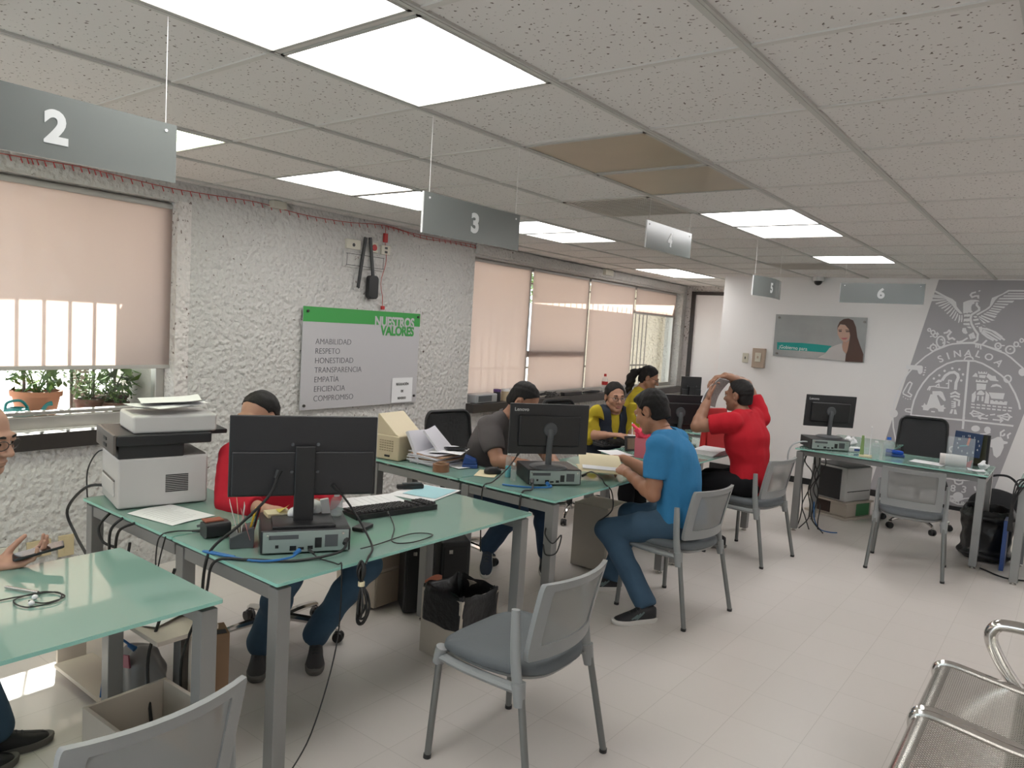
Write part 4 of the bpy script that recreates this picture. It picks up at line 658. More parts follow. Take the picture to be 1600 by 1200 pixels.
# ---- flat monitor (local: screen faces -x, foot on z=0)
def monitor(label, loc, rotz, w, h, zc, foot='square', tilt=0.0, logo=None, cat='monitor', stand_x=0.0, ports=False):
    t = thing('monitor', label, cat, loc, rotz, 'flat black computer monitors')
    R = RY(tilt); c = Vector((-.03, 0, zc))
    b = MB(); b.box(c, (.018, w, h), R); b.build('housing', PCBLK, t, bev=.004)
    b = MB(); b.box(c + R @ Vector((-.0095, 0, .004)), (.002, w - .02, h - .03), R); b.build('screen', SCREEN, t, smooth=0)
    if foot == 'square':
        b = MB(); b.box(c + R @ Vector((.016, 0, -h * .21)), (.016, w * .96, h * .54), R); b.build('back_shell', PCBLK, t, bev=.005)
        b = MB(); b.box((.005, 0, (zc + .05) / 2), (.020, .078, zc + .04)); b.build('stand_column', BLACK, t, bev=.004)
        b = MB(); b.prism([(y, x) for x, y in [(-.09, -.12), (.09, -.12), (.09, .12), (-.09, .12)]], 0, .010, Matrix(((0, 1, 0, 0), (1, 0, 0, 0), (0, 0, 1, 0), (0, 0, 0, 1)))); b.build('stand_foot', BLACK, t, bev=.003)
        for y in (-.05, .05):
            for z in (.05, -.06):
                b = MB(); b.cyl(c + Vector((.02, y, z)), c + Vector((.03, y, z)), .007, .006, 10); b.build('screw', GREYP, t)
    else:
        b = MB(); b.box(c + R @ Vector((.018, 0, -.01)), (.022, w * .78, h * .62), R); b.build('back_shell', BLACK, t, bev=.012)
        b = MB(); b.tube([(.0, 0, .01), (.0, 0, zc * .55), (.012, 0, zc * .8), (.0, 0, zc)], .019, 12, k=4); b.cyl((-.005, 0, zc), (.012, 0, zc), .045, .04); b.build('stand_column', GREYP, t)
        b = MB(); b.lathe([(.115, 0), (.115, .006), (.10, .012), (.03, .018)], n=32); b.build('stand_foot', GREYP, t)
    if logo:
        M = frame_mat(c + R @ Vector((.0095, -w / 2 + .025, h / 2 - .045)), R @ Vector((0, 1, 0)), R @ Vector((0, 0, 1)))
        text_obj('logo_lettering', logo, .030, LOGO, t, M, .0006, .0004)
    return t
ROT2 = math.radians(-32)
pc('slim black computer lying flat on the near L-shaped desk, grey back panel with cables', (-1.655, -.115, .75), ROT2)
monitor('largest black monitor, back to the camera, hiding most of the man in red', (-1.635, -.135, .846), ROT2, .575, .325, .265)
pc('slim black computer under the monitor of the man in grey', (-1.735, 1.74, .75), math.radians(-38), .33, .29, .095)
monitor('black monitor with white lettering on the desk of the man in grey', (-1.705, 1.69, .845), math.radians(-37.5), .50, .305, .228, foot='round', logo='Lenovo')
pc('slim black computer on the left end of the desk by the mural', (-.98, 5.03, .75), math.radians(-55), .34, .29, .095)
monitor('black monitor with white lettering on the left end of the desk by the mural', (-.97, 5.11, .845), math.radians(-52.5), .455, .29, .235, foot='round', logo='Lenovo', tilt=math.radians(4))
monitor('black monitor behind the head of the man in the blue T-shirt', (-1.80, 3.72, .75), math.radians(-38), .47, .29, .30, foot='round')
monitor('tall dark monitor at the far end of the window wall, beside the alcove door', (-2.42, 5.32, .75), math.radians(-38), .23, .30, .36, foot='square')

# ---- keyboards and mice
def keyboard(label, loc, rotz, w=.45, d=.15):
    t = thing('keyboard', label, 'keyboard', loc, rotz, 'black keyboards')
    b = MB(); b._add([(-d / 2, -w / 2, 0), (d / 2, -w / 2, .0), (d / 2, w / 2, .0), (-d / 2, w / 2, 0), (-d / 2, -w / 2, .014), (d / 2, -w / 2, .026), (d / 2, w / 2, .026), (-d / 2, w / 2, .014)], [(0, 3, 2, 1), (4, 5, 6, 7), (0, 1, 5, 4), (1, 2, 6, 5), (2, 3, 7, 6), (3, 0, 4, 7)]); b.build('body', BLACK, t, bev=.003)
    b = MB(); ang = math.atan2(.012, d); R = RY(-ang)
    for r in range(6):
        for k in range(21):
            if k in (15, 17): continue
            x = -d / 2 + .015 + r * .0235; y = -w / 2 + .015 + k * (w - .03) / 20
            b.box((x, y, .018 + (x + d / 2) * .08 + .004), (.018, (w - .03) / 20 - .004, .009), R, taper=.82)
    o = b.build('keys', mat('key_black', (0.02, 0.02, 0.022), .5), t, smooth=0); o['kind'] = 'stuff'
    return t
keyboard('black keyboard behind the big monitor on the near L-shaped desk', (-1.80, .50, .75), math.radians(-12))
keyboard('black keyboard in front of the woman in the dark vest', (-2.20, 3.38, .75), math.radians(165), .40, .13)
def mouse(label, loc, rotz):
    t = thing('mouse', label, 'mouse', loc, rotz, 'black computer mice')
    b = MB(); b.loft([[(x * sc, y * sc, z) for x, y in rounded(.11, .06, .028)] for sc, z in ((.96, 0), (1, .006), (.98, .018), (.86, .030), (.6, .037), (.2, .040))]); b.build('body', BLACK, t, smooth=60)
    b = MB(); b.cyl((.03, -.004, .034), (.03, .004, .034), .008); b.build('wheel', GREYP, t)
mouse('black mouse lying on papers next to the blue sanitiser bottle', (-2.06, 1.60, .757), math.radians(50))
mouse('black mouse on a pad beside the framed calendar of the woman in the vest', (-2.05, 3.62, .756), math.radians(160))
# ------------------------------------------------------------------ people: smooth bodies grown from one implicit surface each
def V3(*a): return np.array(a, np.float64)
def _n(v): return v / (np.linalg.norm(v) + 1e-12)
class Field:
    def __init__(s, lo, hi, h):
        s.lo = np.array(lo, float); s.h = h; s.n = np.maximum(4, np.ceil((np.array(hi) - s.lo) / h).astype(int) + 1)
        s.F = np.full(s.n, 0.25, np.float32)
    def _sub(s, a, b):
        i0 = np.clip(np.floor((a - s.lo) / s.h).astype(int), 0, s.n); i1 = np.clip(np.ceil((b - s.lo) / s.h).astype(int) + 1, 0, s.n)
        if np.any(i1 <= i0): return None, None
        ax = [(s.lo[k] + s.h * np.arange(i0[k], i1[k])).astype(np.float32) for k in range(3)]
        return tuple(slice(i0[k], i1[k]) for k in range(3)), np.stack(np.meshgrid(*ax, indexing='ij'), -1)
    def put(s, lo, hi, fn, k=0.02, op='u'):
        m = 0.03 + k
        sl, P = s._sub(np.array(lo) - m, np.array(hi) + m)
        if sl is None: return s
        d = fn(P).astype(np.float32); F = s.F[sl]
        if op == 'u':
            h = np.clip(k - np.abs(F - d), 0, None) / max(k, 1e-6); s.F[sl] = np.minimum(F, d) - h * h * k * .25
        else:
            d = -d; h = np.clip(k - np.abs(F - d), 0, None) / max(k, 1e-6); s.F[sl] = np.maximum(F, d) + h * h * k * .25
        return s
    def rc(s, a, b, r1, r2=None, k=0.02, op='u'):
        a = np.array(a, np.float32); b = np.array(b, np.float32); r2 = r1 if r2 is None else r2; r = max(r1, r2); ba = b - a; L = float(ba @ ba) + 1e-9
        def fn(P):
            pa = P - a; t = np.clip((pa @ ba) / L, 0, 1); q = pa - t[..., None] * ba
            return np.sqrt(np.einsum('...i,...i', q, q)) - (r1 + (r2 - r1) * t)
        return s.put(np.minimum(a, b) - r, np.maximum(a, b) + r, fn, k, op)
    def ell(s, c, r, M=None, k=0.02, op='u'):
        c = np.array(c, np.float32); r = np.array(r, np.float32); R = max(r)
        M = None if M is None else np.array(M, np.float32)          # rows are the local axes
        def fn(P):
            q = P - c
            if M is not None: q = q @ M.T
            k0 = np.sqrt(((q / r) ** 2).sum(-1)); k1 = np.sqrt(((q / r ** 2) ** 2).sum(-1)) + 1e-6
            return k0 * (k0 - 1) / k1
        return s.put(c - R, c + R, fn, k, op)
    def cut(s, p, n):                                                # keep the side the normal points away from
        P = s._all(); s.F = np.maximum(s.F, ((P - np.array(p, np.float32)) @ np.array(_n(n), np.float32)).astype(np.float32)); return s
    def _all(s): return s._sub(s.lo, s.lo + s.h * (s.n - 1))[1]
    def fold(s, amp, scale, seed=0, stretch=(1, 1, 1)):
        P = s._all(); r = np.random.RandomState(seed); W = np.zeros(P.shape[:3], np.float32)
        for i in range(5):
            d = _n(r.normal(size=3)) * np.array(stretch); e = _n(r.normal(size=3))
            W += np.sin((P @ d.astype(np.float32)) * scale * (.7 + .25 * i) + 2.2 * np.sin((P @ e.astype(np.float32)) * scale * .45 + r.rand() * 6) + r.rand() * 6) / (1 + .35 * i)
        s.F = s.F + amp * W * .5; return s
    def mesh(s):
        F = s.F; n = F.shape; I = F < 0
        A = np.zeros([n[0] - 1, n[1] - 1, n[2] - 1, 3], np.float32); cnt = np.zeros(A.shape[:3], np.float32)
        c = lambda M, d: M[d[0]:n[0] - 1 + d[0], d[1]:n[1] - 1 + d[1], d[2]:n[2] - 1 + d[2]]
        cs = [(i, j, k) for i in (0, 1) for j in (0, 1) for k in (0, 1)]
        for a in cs:
            for ax in range(3):
                if a[ax]: continue
                b = list(a); b[ax] = 1
                fa, fb = c(F, a), c(F, b); x = (fa < 0) != (fb < 0)
                t = np.where(x, fa / np.where(fa - fb == 0, 1, fa - fb), 0)
                for q in range(3): A[..., q] += x * (a[q] + (t if q == ax else 0))
                cnt += x
        idx = np.full(cnt.shape, -1, np.int64); act = np.argwhere(cnt > 0); idx[tuple(act.T)] = np.arange(len(act))
        verts = s.lo + s.h * (act + (A[tuple(act.T)] / cnt[tuple(act.T)][:, None]))
        faces = []
        for ax in range(3):
            u, v = (ax + 1) % 3, (ax + 2) % 3
            sa = [slice(None)] * 3; sb = [slice(None)] * 3; sa[ax] = slice(0, -1); sb[ax] = slice(1, None)
            X = I[tuple(sa)] != I[tuple(sb)]; fl = I[tuple(sa)]
            p = np.argwhere(X); p = p[(p[:, u] > 0) & (p[:, v] > 0) & (p[:, u] < n[u] - 1) & (p[:, v] < n[v] - 1)]
            if not len(p): continue
            du = np.zeros(3, int); du[u] = 1; dv = np.zeros(3, int); dv[v] = 1
            g = lambda o: idx[tuple((p - o).T)]
            Q = np.stack([g(0 * du), g(du), g(du + dv), g(dv)], 1); f = fl[tuple(p.T)]
            Q[~f] = Q[~f][:, ::-1]; faces.append(Q[(Q >= 0).all(1)])
        return verts, np.concatenate(faces) if faces else np.zeros((0, 4), int)

def mesh_obj(name, parts, m, parent, smooth=True):
    v = []; f = []; o = 0
    for a, b in parts: v.append(a); f.append(b + o); o += len(a)
    v = np.concatenate(v); f = np.concatenate(f)
    me = bpy.data.meshes.new(name); me.from_pydata(v.tolist(), [], f.tolist()); me.polygons.foreach_set('use_smooth', [True] * len(me.polygons))
    me.materials.append(m); me.update()
    ob = bpy.data.objects.new(name, me); COL.objects.link(ob); ob.parent = parent
    return ob

def skin_mat(name, c): return mat(name, c, 0.5, spec=0.35, noise=0.08, nscale=25)
HAIRB = mat('hair_black', (0.009, 0.0075, 0.007), 0.55, spec=.25, noise=0.5, nscale=180, bump=0.5, bscale=240)
EYEW = mat('eye_white', (0.6, 0.57, 0.53), 0.25); IRIS = mat('iris_dark', (0.02, 0.012, 0.008), 0.2)
GLASSF = mat('spectacle_frame', (0.03, 0.02, 0.018), 0.35)
DENIM = mat('blue_denim', (0.040, 0.085, 0.140), 0.85, noise=0.22, nscale=9, bump=.15, bscale=400)
DENIM2 = mat('dark_denim', (0.022, 0.052, 0.105), 0.85, noise=0.22, nscale=9, bump=.15, bscale=400)
LIP = mat('lip', (0.30, 0.12, 0.095), 0.5)

def hand_prims(F, W, d, n, s, curl=(.35, .5, .4), spread=.10, thumb=(.55, .7, .25), thumb_bend=.3, sc=1.0, splay=None):
    """palm and five fingers: d along the fingers, n out of the palm, s to the thumb side"""
    d, n, s = _n(d), _n(n), _n(s)
    kn = []
    for i, (o, l) in enumerate(((.031, .088), (.010, .092), (-.011, .088), (-.030, .078))):
        b = W + d * .012 * sc + s * o * .55 * sc; e = W + d * l * sc + s * o * sc; kn.append(e)
        F.rc(b, e, .0145 * sc, .0115 * sc, k=.012)
    F.ell(W + d * .045 * sc - n * .002, (.045 * sc, .037 * sc, .0145 * sc), np.array([d, s, n]), k=.01)
    for i, e in enumerate(kn):
        L = (.042, .046, .043, .034)[i]; p = e; a = 0; q = (.031, .010, -.011, -.030)[i]
        cu = curl[i] if isinstance(curl[0], (tuple, list)) else curl
        dd = _n(d + s * q / .031 * spread)
        for j in range(3):
            a += cu[j]; v = dd * math.cos(a) + n * math.sin(a); l = L * (1, .68, .52)[j] * sc
            F.rc(p, p + v * l, (.0092, .0083, .0075)[j] * sc, (.0083, .0075, .0064)[j] * sc, k=.004 if j else .006); p = p + v * l
    t0 = W + d * .020 * sc + s * .022 * sc + n * .004; v = _n(d * thumb[0] + s * thumb[1] + n * thumb[2]); t1 = t0 + v * .042 * sc
    v2 = _n(v + d * thumb_bend + n * .12); t2 = t1 + v2 * .032 * sc; t3 = t2 + _n(v2 + d * .15) * .025 * sc
    F.rc(t0, t1, .0135 * sc, .0108 * sc, k=.012); F.rc(t1, t2, .0105 * sc, .0095 * sc, k=.004); F.rc(t2, t3, .0095 * sc, .0075 * sc, k=.003)

def person(label, J, fwd, pitch=0.0, roll=0.0, skin=(0.40, 0.22, 0.145), shirt=None, sleeve=.6, trousers=None, hands=None, feet=(), hair='short', hs=1.0, girth=1.0, female=False,
           glasses=False, collar=None, shirt_name='shirt', puff=0.0, hem=-.10, fold=.0045, loose=.014, seed=1, legs=True, vest=None, neck_cut=.012, cuff=.054, sleeve_w=1.0, hair_mat=None, beard=False, fine=True):
    J = {k: np.array(v, float) for k, v in J.items()}
    P, Ch, N, Hc = J['P'], J['Ch'], J['N'], J['H']
    base = (float(P[0]), float(P[1]), 0.0)
    t = thing('person', label, 'person', base); O = np.array(base)
    J = {k: v - O for k, v in J.items()}; P, Ch, N, Hc = J['P'], J['Ch'], J['N'], J['H']
    right = _n(J['SR'] - J['SL']); up = _n(N - P); front = _n(np.cross(up, right)); 
    hipr = _n(J['HR'] - J['HL'])
    Mb = np.array([right, front, _n(np.cross(right, front))])
    # head axes
    fh = _n(np.array([fwd[0], fwd[1], 0.0])); f = _n(fh * math.cos(pitch) + V3(0, 0, 1) * math.sin(pitch)); r = _n(np.cross(f, V3(0, 0, 1))); u = np.cross(r, f)
    if roll: r, u = r * math.cos(roll) + u * math.sin(roll), u * math.cos(roll) - r * math.sin(roll)
    Mh = np.array([r, f, u]); H = lambda x, y, z: Hc + (r * x + f * y + u * z) * hs
    E = lambda *q: tuple(v * hs for v in q)
    SK = skin_mat('skin_%d_%d' % (int(skin[0] * 1000), int(skin[1] * 1000)), skin)
    g = girth
    def torso(F, e, arms=1.0, ar=None, hips=True):
        w = .5 * np.linalg.norm(J['SR'] - J['SL'])
        wa = P * .52 + Ch * .48
        F.ell(Ch + up * .02 + front * .005, (w * .90 * g + e, .112 * g + e, .185 + e), Mb, k=.05)
        F.ell(wa, (.142 * g + e, .104 * g + e, .17 + e), Mb, k=.05)
        if hips: F.ell(P + up * .02, (.160 * g + e, .118 * g + e, .135 + e), np.array([hipr, _n(np.cross(up, hipr)), up]), k=.05)
        F.rc(J['SL'] * .93 + N * .07 - up * .005, J['SR'] * .93 + N * .07 - up * .005, .054 + e, k=.04)
        F.rc(N - up * .01 + J['SL'] * 0, N * .45 + J['SL'] * .55 + up * .022, .050 + e, .046 + e, k=.04); F.rc(N - up * .01, N * .45 + J['SR'] * .55 + up * .022, .050 + e, .046 + e, k=.04)
        if female:
            for sg in (-1, 1): F.ell(Ch + right * (.068 * sg) + front * (.085 * g) - up * .005, (.062 + e, .058 + e, .064 + e), Mb, k=.04)
    def arm(F, sd, e, f0=0.0, f1=1.0, k=.02):
        S, El, W = J['S' + sd], J['E' + sd], J['W' + sd]
        R = lambda q: np.interp(q, [0, .25, .5, .62, 1.0], [.056, .050, .041, .043, .027]) * (1 if not female else .92) * (g ** .5)
        Q = [0, .12, .25, .38, .5, .62, .75, .88, 1.0]; pos = lambda q: S + (El - S) * q * 2 if q <= .5 else El + (W - El) * (q - .5) * 2
        qs = [q for q in Q if f0 <= q < f1] + [f1]
        for a, b in zip(qs, qs[1:]): F.rc(pos(a), pos(b), R(a) + e, R(b) + e, k=k)
    def leg(F, sd, e, c=None, k=.03):
        A, B, D = J['H' + sd], J['K' + sd], J['A' + sd]
        F.rc(A, A * .5 + B * .5, .090 * g ** .5 + e, .074 * g ** .5 + e, k=k); F.rc(A * .5 + B * .5, B, .074 * g ** .5 + e, .057 + e, k=k)
        ca = _n(D - B); bk = _n((B - A) - ca * ((B - A) @ ca)) * -1
        F.rc(B, B * .62 + D * .38 - bk * -.012, .056 + e, .054 + e, k=k); F.rc(B * .62 + D * .38 - bk * -.012, D, .054 + e, (.040 if c is None else c) + e, k=k)
    keys = [k for k in J if k not in ('H',)]
    allp = np.array([J[k] for k in keys])
    # ---- body: trunk and limbs, then head and hands on finer grids, all one mesh
    parts = []
    lo, hi = allp.min(0) - .16, allp.max(0) + .16
    B = Field(lo, hi, .0105); torso(B, 0)
    for sd in 'LR': arm(B, sd, 0); leg(B, sd, 0)
    B.rc(N - up * .02, Hc - u * .06 * hs - f * .012 * hs, .058 * (.92 if female else 1), .052 * (.92 if female else 1), k=.03)
    parts.append(B.mesh())
    D = Field(Hc - .19 * hs, Hc + .19 * hs, .0036)
    D.rc(N * .8 + Hc * .2, Hc - u * .06 * hs - f * .012 * hs, .0565 * (.92 if female else 1), .0525 * (.92 if female else 1), k=.02)
    D.ell(H(0, -.014, .036), E(.0745, .095, .086), Mh, k=.02)
    D.ell(H(0, .030, -.030), E(.0625, .064, .092), Mh, k=.02)
    for sg in (-1, 1):
        D.rc(H(sg * .050, -.002, -.052), H(sg * .016, .068, -.092), .021 * hs, .019 * hs, k=.02)
        D.ell(H(sg * .038, .066, -.024), E(.027, .024, .026), Mh, k=.02)
    D.ell(H(0, .075, -.096), E(.022, .019, .017), Mh, k=.018)
    D.rc(H(-.036, .083, .024), H(.036, .083, .024), .0125 * hs, k=.016)
    for sg in (-1, 1): D.ell(H(sg * .032, .100, .006), E(.0175, .017, .0115), Mh, k=.010, op='s')
    D.rc(H(0, .090, .014), H(0, .113, -.026), .0085 * hs, .0125 * hs, k=.010)
    for sg in (-1, 1): D.ell(H(sg * .0125, .101, -.031), E(.0095, .010, .008), Mh, k=.007)
    D.ell(H(0, .091, -.060), E(.0245, .011, .0065), Mh, k=.006); D.ell(H(0, .089, -.071), E(.021, .011, .007), Mh, k=.006)
    D.rc(H(-.023, .102, -.0655), H(.023, .102, -.0655), .0022, k=.003, op='s')
    for sg in (-1, 1):
        D.ell(H(sg * .077, -.012, -.004), E(.0085, .019, .031), Mh, k=.010)
        D.ell(H(sg * .086, -.006, -.002), E(.006, .010, .017), Mh, k=.004, op='s')
        D.ell(H(sg * .032, .088, .0125), E(.0165, .010, .0042), Mh, k=.006)
    D.cut(N * .72 + Hc * .28, N - Hc)
    parts.append(D.mesh())
    for sd in 'LR':
        if hands and sd in hands:
            hd = hands[sd]; W = J['W' + sd]
            Fh = Field(W - .20, W + .20, .0034 if fine else .0045); E_ = J['E' + sd]
            hand_prims(Fh, W, *[np.array(q, float) for q in hd[:3]], **(hd[3] if len(hd) > 3 else {}))
            Fh.rc(W + (E_ - W) * .12, W, .0285 * (.92 if female else 1), .0245 * (.92 if female else 1), k=.02)
            parts.append(Fh.mesh())
    mesh_obj('body', parts, SK, t)
    for sg in (-1, 1):
        m = MB(); m.ell(H(sg * .0315, .0795, .005), .0125 * hs); e = m.build('eye', EYEW, t, smooth=80)
        m = MB(); c = H(sg * .0315, .0795, .005); q = c + (f * .0115 + u * (-.001)) * hs; m.ell(q, .0058 * hs, n=12); m.build('iris', IRIS, e, smooth=80)
        m = MB(); m.tube([H(sg * .016, .097, .027), H(sg * .03, .098, .031), H(sg * .048, .088, .027)], [.0035 * hs, .0045 * hs, .002 * hs], 6, k=3, sy=.6); m.build('eyebrow', HAIRB, t)
    if female:
        m = MB(); m.ell(H(0, .0975, -.0605), E(.0225, .0065, .005), Matrix(Mh.T.tolist())); m.ell(H(0, .0955, -.0705), E(.019, .0065, .006), Matrix(Mh.T.tolist())); m.build('lips', LIP, t, smooth=80)
    # ---- hair
    HM = hair_mat or HAIRB
    if hair:
        F = Field(Hc - .24 * hs, Hc + .22 * hs, .0042)
        long = hair in ('bun', 'tail')
        ex = .0045 if not long else .006
        F.ell(H(0, -.016, .038), E(.0745 + ex + .002, .095 + ex, .086 + ex + (.007 if hair == 'quiff' else .002)), Mh, k=.01)
        if hair == 'quiff': F.ell(H(0, .042, .092), E(.056, .046, .026), Mh, k=.03)
        F.ell(H(0, -.046, -.03), E(.062, .060, .068), Mh, k=.025)
        if not long:
            for sg in (-1, 1): F.rc(H(sg * .071, .022, .03), H(sg * .0705, .016, -.012), .011 * hs, .006 * hs, k=.01)
        F.cut(H(0, .0905 if not long else .090, .066), r * 0 + f * .93 - u * .50)                     # hairline over the brow
        P_ = F._all() - Hc.astype(np.float32); X, Y, Z = (P_ @ r.astype(np.float32)) / hs, (P_ @ f.astype(np.float32)) / hs, (P_ @ u.astype(np.float32)) / hs
        face = (Y - (.040 if hair == 'quiff' else .030) - np.clip((Z - (.045 if hair == 'quiff' else .062)), -.02, .06) * .95) if not long else (Y - .034 - np.clip(Z - .05, -.1, .06) * .80 - .010 * np.clip(np.abs(X) / .05, 0, 1))
        F.F = np.maximum(F.F, np.minimum(face, .3) * .8)
        F.F = np.maximum(F.F, -(Z + .030 + (.034 if not long else .05) * np.clip((-Y + .005) / .05, 0, 1)) * .8)
        ear = .030 - np.sqrt((np.abs(X) - .082) ** 2 * .6 + (Y + .008) ** 2 + (Z + .006) ** 2 * .55)
        if not long: F.F = np.maximum(F.F, ear)
        else: F.F = np.maximum(F.F, .026 - np.sqrt((np.abs(X) - .086) ** 2 + (Y + .006) ** 2 + (Z + .010) ** 2 * .6))
        if hair == 'bald': F.F = np.maximum(F.F, Z - .035 + 0 * X); F.F = np.maximum(F.F, Y - .02)
        if hair == 'bun': F.ell(H(0, -.125, -.01), E(.045, .04, .045), Mh, k=.012); F.fold(.0022, 95, 3)
        elif hair == 'tail':
            F.ell(H(0, -.112, .028), E(.036, .034, .034), Mh, k=.01); F.fold(.002, 95, 3)
        else: F.fold(.0022, 130, seed)
        ho = mesh_obj('hair', [F.mesh()], HM, t)
        if hair == 'tail':
            G = Field(Hc - .36, Hc + .16, .005)
            pts = [H(0, -.125, .025), H(.004, -.165, -.02), H(-.004, -.17, -.085), H(.004, -.155, -.15), H(0, -.14, -.205), H(0, -.13, -.245)]
            for (a, b), (ra, rb) in zip(zip(pts, pts[1:]), ((.030, .036), (.036, .042), (.042, .038), (.038, .030), (.030, .014))): G.rc(a, b, ra, rb, k=.02)
            G.fold(.011, 75, 5); mesh_obj('ponytail', [G.mesh()], HM, ho)
    if beard:
        m = MB(); m.tube([H(-.02, .1, -.05), H(0, .104, -.047), H(.02, .1, -.05)], [.003, .0045, .003], 6, k=3); m.build('moustache', HAIRB, t)
    if glasses:
        m = MB()
        for sg in (-1, 1):
            c = [H(sg * .033 + .024 * math.cos(a) * 1.0, .108 - .012 * abs(math.cos(a) * sg * .5 + .5) * .9, .002 + .0165 * math.sin(a)) for a in [2 * math.pi * i / 20 for i in range(20)]]
            m.tube(c, .0016 * hs, 6, closed=True); m.tube([H(sg * .057, .100, .008), H(sg * .078, .06, .010), H(sg * .081, -.005, .012), H(sg * .079, -.03, -.006)], .0014 * hs, 6, k=3)
        m.tube([H(-.0095, .107, .006), H(0, .112, .009), H(.0095, .107, .006)], .0016 * hs, 6, k=3)
        gl = m.build('spectacles', GLASSF, t)
    # ---- clothes
    if shirt is not None:
        lo, hi = allp.min(0) - .19, allp.max(0) + .19; lo[2] = P[2] - .22; hi[2] = max(N[2], J['SL'][2], J['SR'][2], J['EL'][2], J['ER'][2]) + .14
        F = Field(lo, hi, .0085); torso(F, loose)
        if fold: F.fold(fold, 30, seed); F.fold(fold * .5, 62, seed + 1, (1, 1, .45))
        for sd in 'LR':                                             # each sleeve on its own, its end cut straight, then blended in
            G = Field(lo, hi, .0085)
            arm(G, sd, .014 * sleeve_w, 0, sleeve * .5 if sleeve <= 1 else .5 + (sleeve - 1) * .5, k=.025)
            S, El, W = J['S' + sd], J['E' + sd], J['W' + sd]
            if puff:
                G.ell(S * .72 + El * .28 + up * .01, (.072 * puff, .068 * puff, .10), np.array([right, front, _n(S - El)]), k=.03); G.ell(S * .2 + El * .8, (.055 * puff, .055 * puff, .07), np.array([right, front, _n(S - El)]), k=.03)
            if fold: G.fold(fold, 38, seed + 3)
            if sleeve <= 1: c0 = S + (El - S) * sleeve; dn = _n(El - S)
            else: c0 = El + (W - El) * (sleeve - 1); dn = _n(W - El)
            P_ = G._all() - c0.astype(np.float32); al = P_ @ dn.astype(np.float32); G.F = np.where(np.sqrt((P_ ** 2).sum(-1)) < .16, np.maximum(G.F, al), G.F)
            hh = np.clip(.02 - np.abs(F.F - G.F), 0, None); F.F = np.minimum(F.F, G.F) - hh * hh / .08
        F.put(N + up * .02 - .1, N + up * .02 + .1, lambda Q: np.linalg.norm(Q - (N + up * .055 + front * .012).astype(np.float32), axis=-1) - .078, k=.006, op='s')
        F.cut(P + up * hem, -up)
        so = mesh_obj(shirt_name, [F.mesh()], shirt, t)
        if collar is not None:
            m = MB(); ax = _n(Hc - N); a0 = _n(np.cross(ax, right)); a1 = np.cross(ax, a0); rings = []
            for (rr, hh) in ((.070, -.012), (.066, .022), (.070, .024), (.083, -.002), (.078, -.006)):
                rings.append([N + ax * (hh + .012) + (a1 * math.cos(q) * -1 * 1.0 + a0 * math.sin(q)) * rr for q in [math.radians(300) * (i / 23 - .5) + (math.pi / 2 if (a0 @ front) < 0 else -math.pi / 2) for i in range(24)]])
            m.loft(rings, closed=False, caps=False); m.build('collar', collar, so, smooth=60)
    if vest is not None:
        lo, hi = allp.min(0) - .17, allp.max(0) + .17; lo[2] = P[2] - .16; hi[2] = N[2] + .08
        F = Field(lo, hi, .0085); torso(F, .033)
        for sd, sg in (('L', -1), ('R', 1)):
            S = J['S' + sd]; F.ell(S - up * .015 + right * (.035 * sg), (.055, .085, .085), Mb, k=.008, op='s')
        P_ = F._all() - Ch.astype(np.float32); X = P_ @ right.astype(np.float32); Y = P_ @ front.astype(np.float32); Z = P_ @ up.astype(np.float32)
        vee = np.clip(.006 + (Z + .06) * .24, .003, .046) - np.abs(X)
        F.F = np.maximum(F.F, np.where(Y > 0, vee, -.05)); F.F = np.maximum(F.F, np.sqrt(((F._all() - (N + up * .03).astype(np.float32)) ** 2).sum(-1)) * -1 + .088)
        F.cut(P + up * -.06, -up); mesh_obj('vest', [F.mesh()], vest, t)
    if trousers is not None and legs:
        lp = np.array([J[k] for k in ('P', 'HL', 'HR', 'KL', 'KR', 'AL', 'AR')]); F = Field(lp.min(0) - .17, lp.max(0) + .17, .0088)
        F.ell(P + up * .02, (.166 * g, .124 * g, .12), np.array([hipr, _n(np.cross(up, hipr)), up]), k=.05)
        for sd in 'LR': leg(F, sd, .011, c=cuff)
        F.fold(.0035, 34, seed + 7)
        F.cut(P + V3(0, 0, .115), (0, 0, 1))
        for sd in 'LR':
            A, K = J['A' + sd], J['K' + sd]; dn = _n(A - K); P_ = F._all() - (A + dn * .035).astype(np.float32); al = P_ @ dn.astype(np.float32); rad = np.sqrt(np.clip((P_ ** 2).sum(-1) - al ** 2, 0, None))
            F.F = np.where((rad < .10) & (al < .14), np.maximum(F.F, al), F.F)
        mesh_obj('trousers', [F.mesh()], trousers, t)
    for ft in feet: shoe(t, O, *ft)
    return t

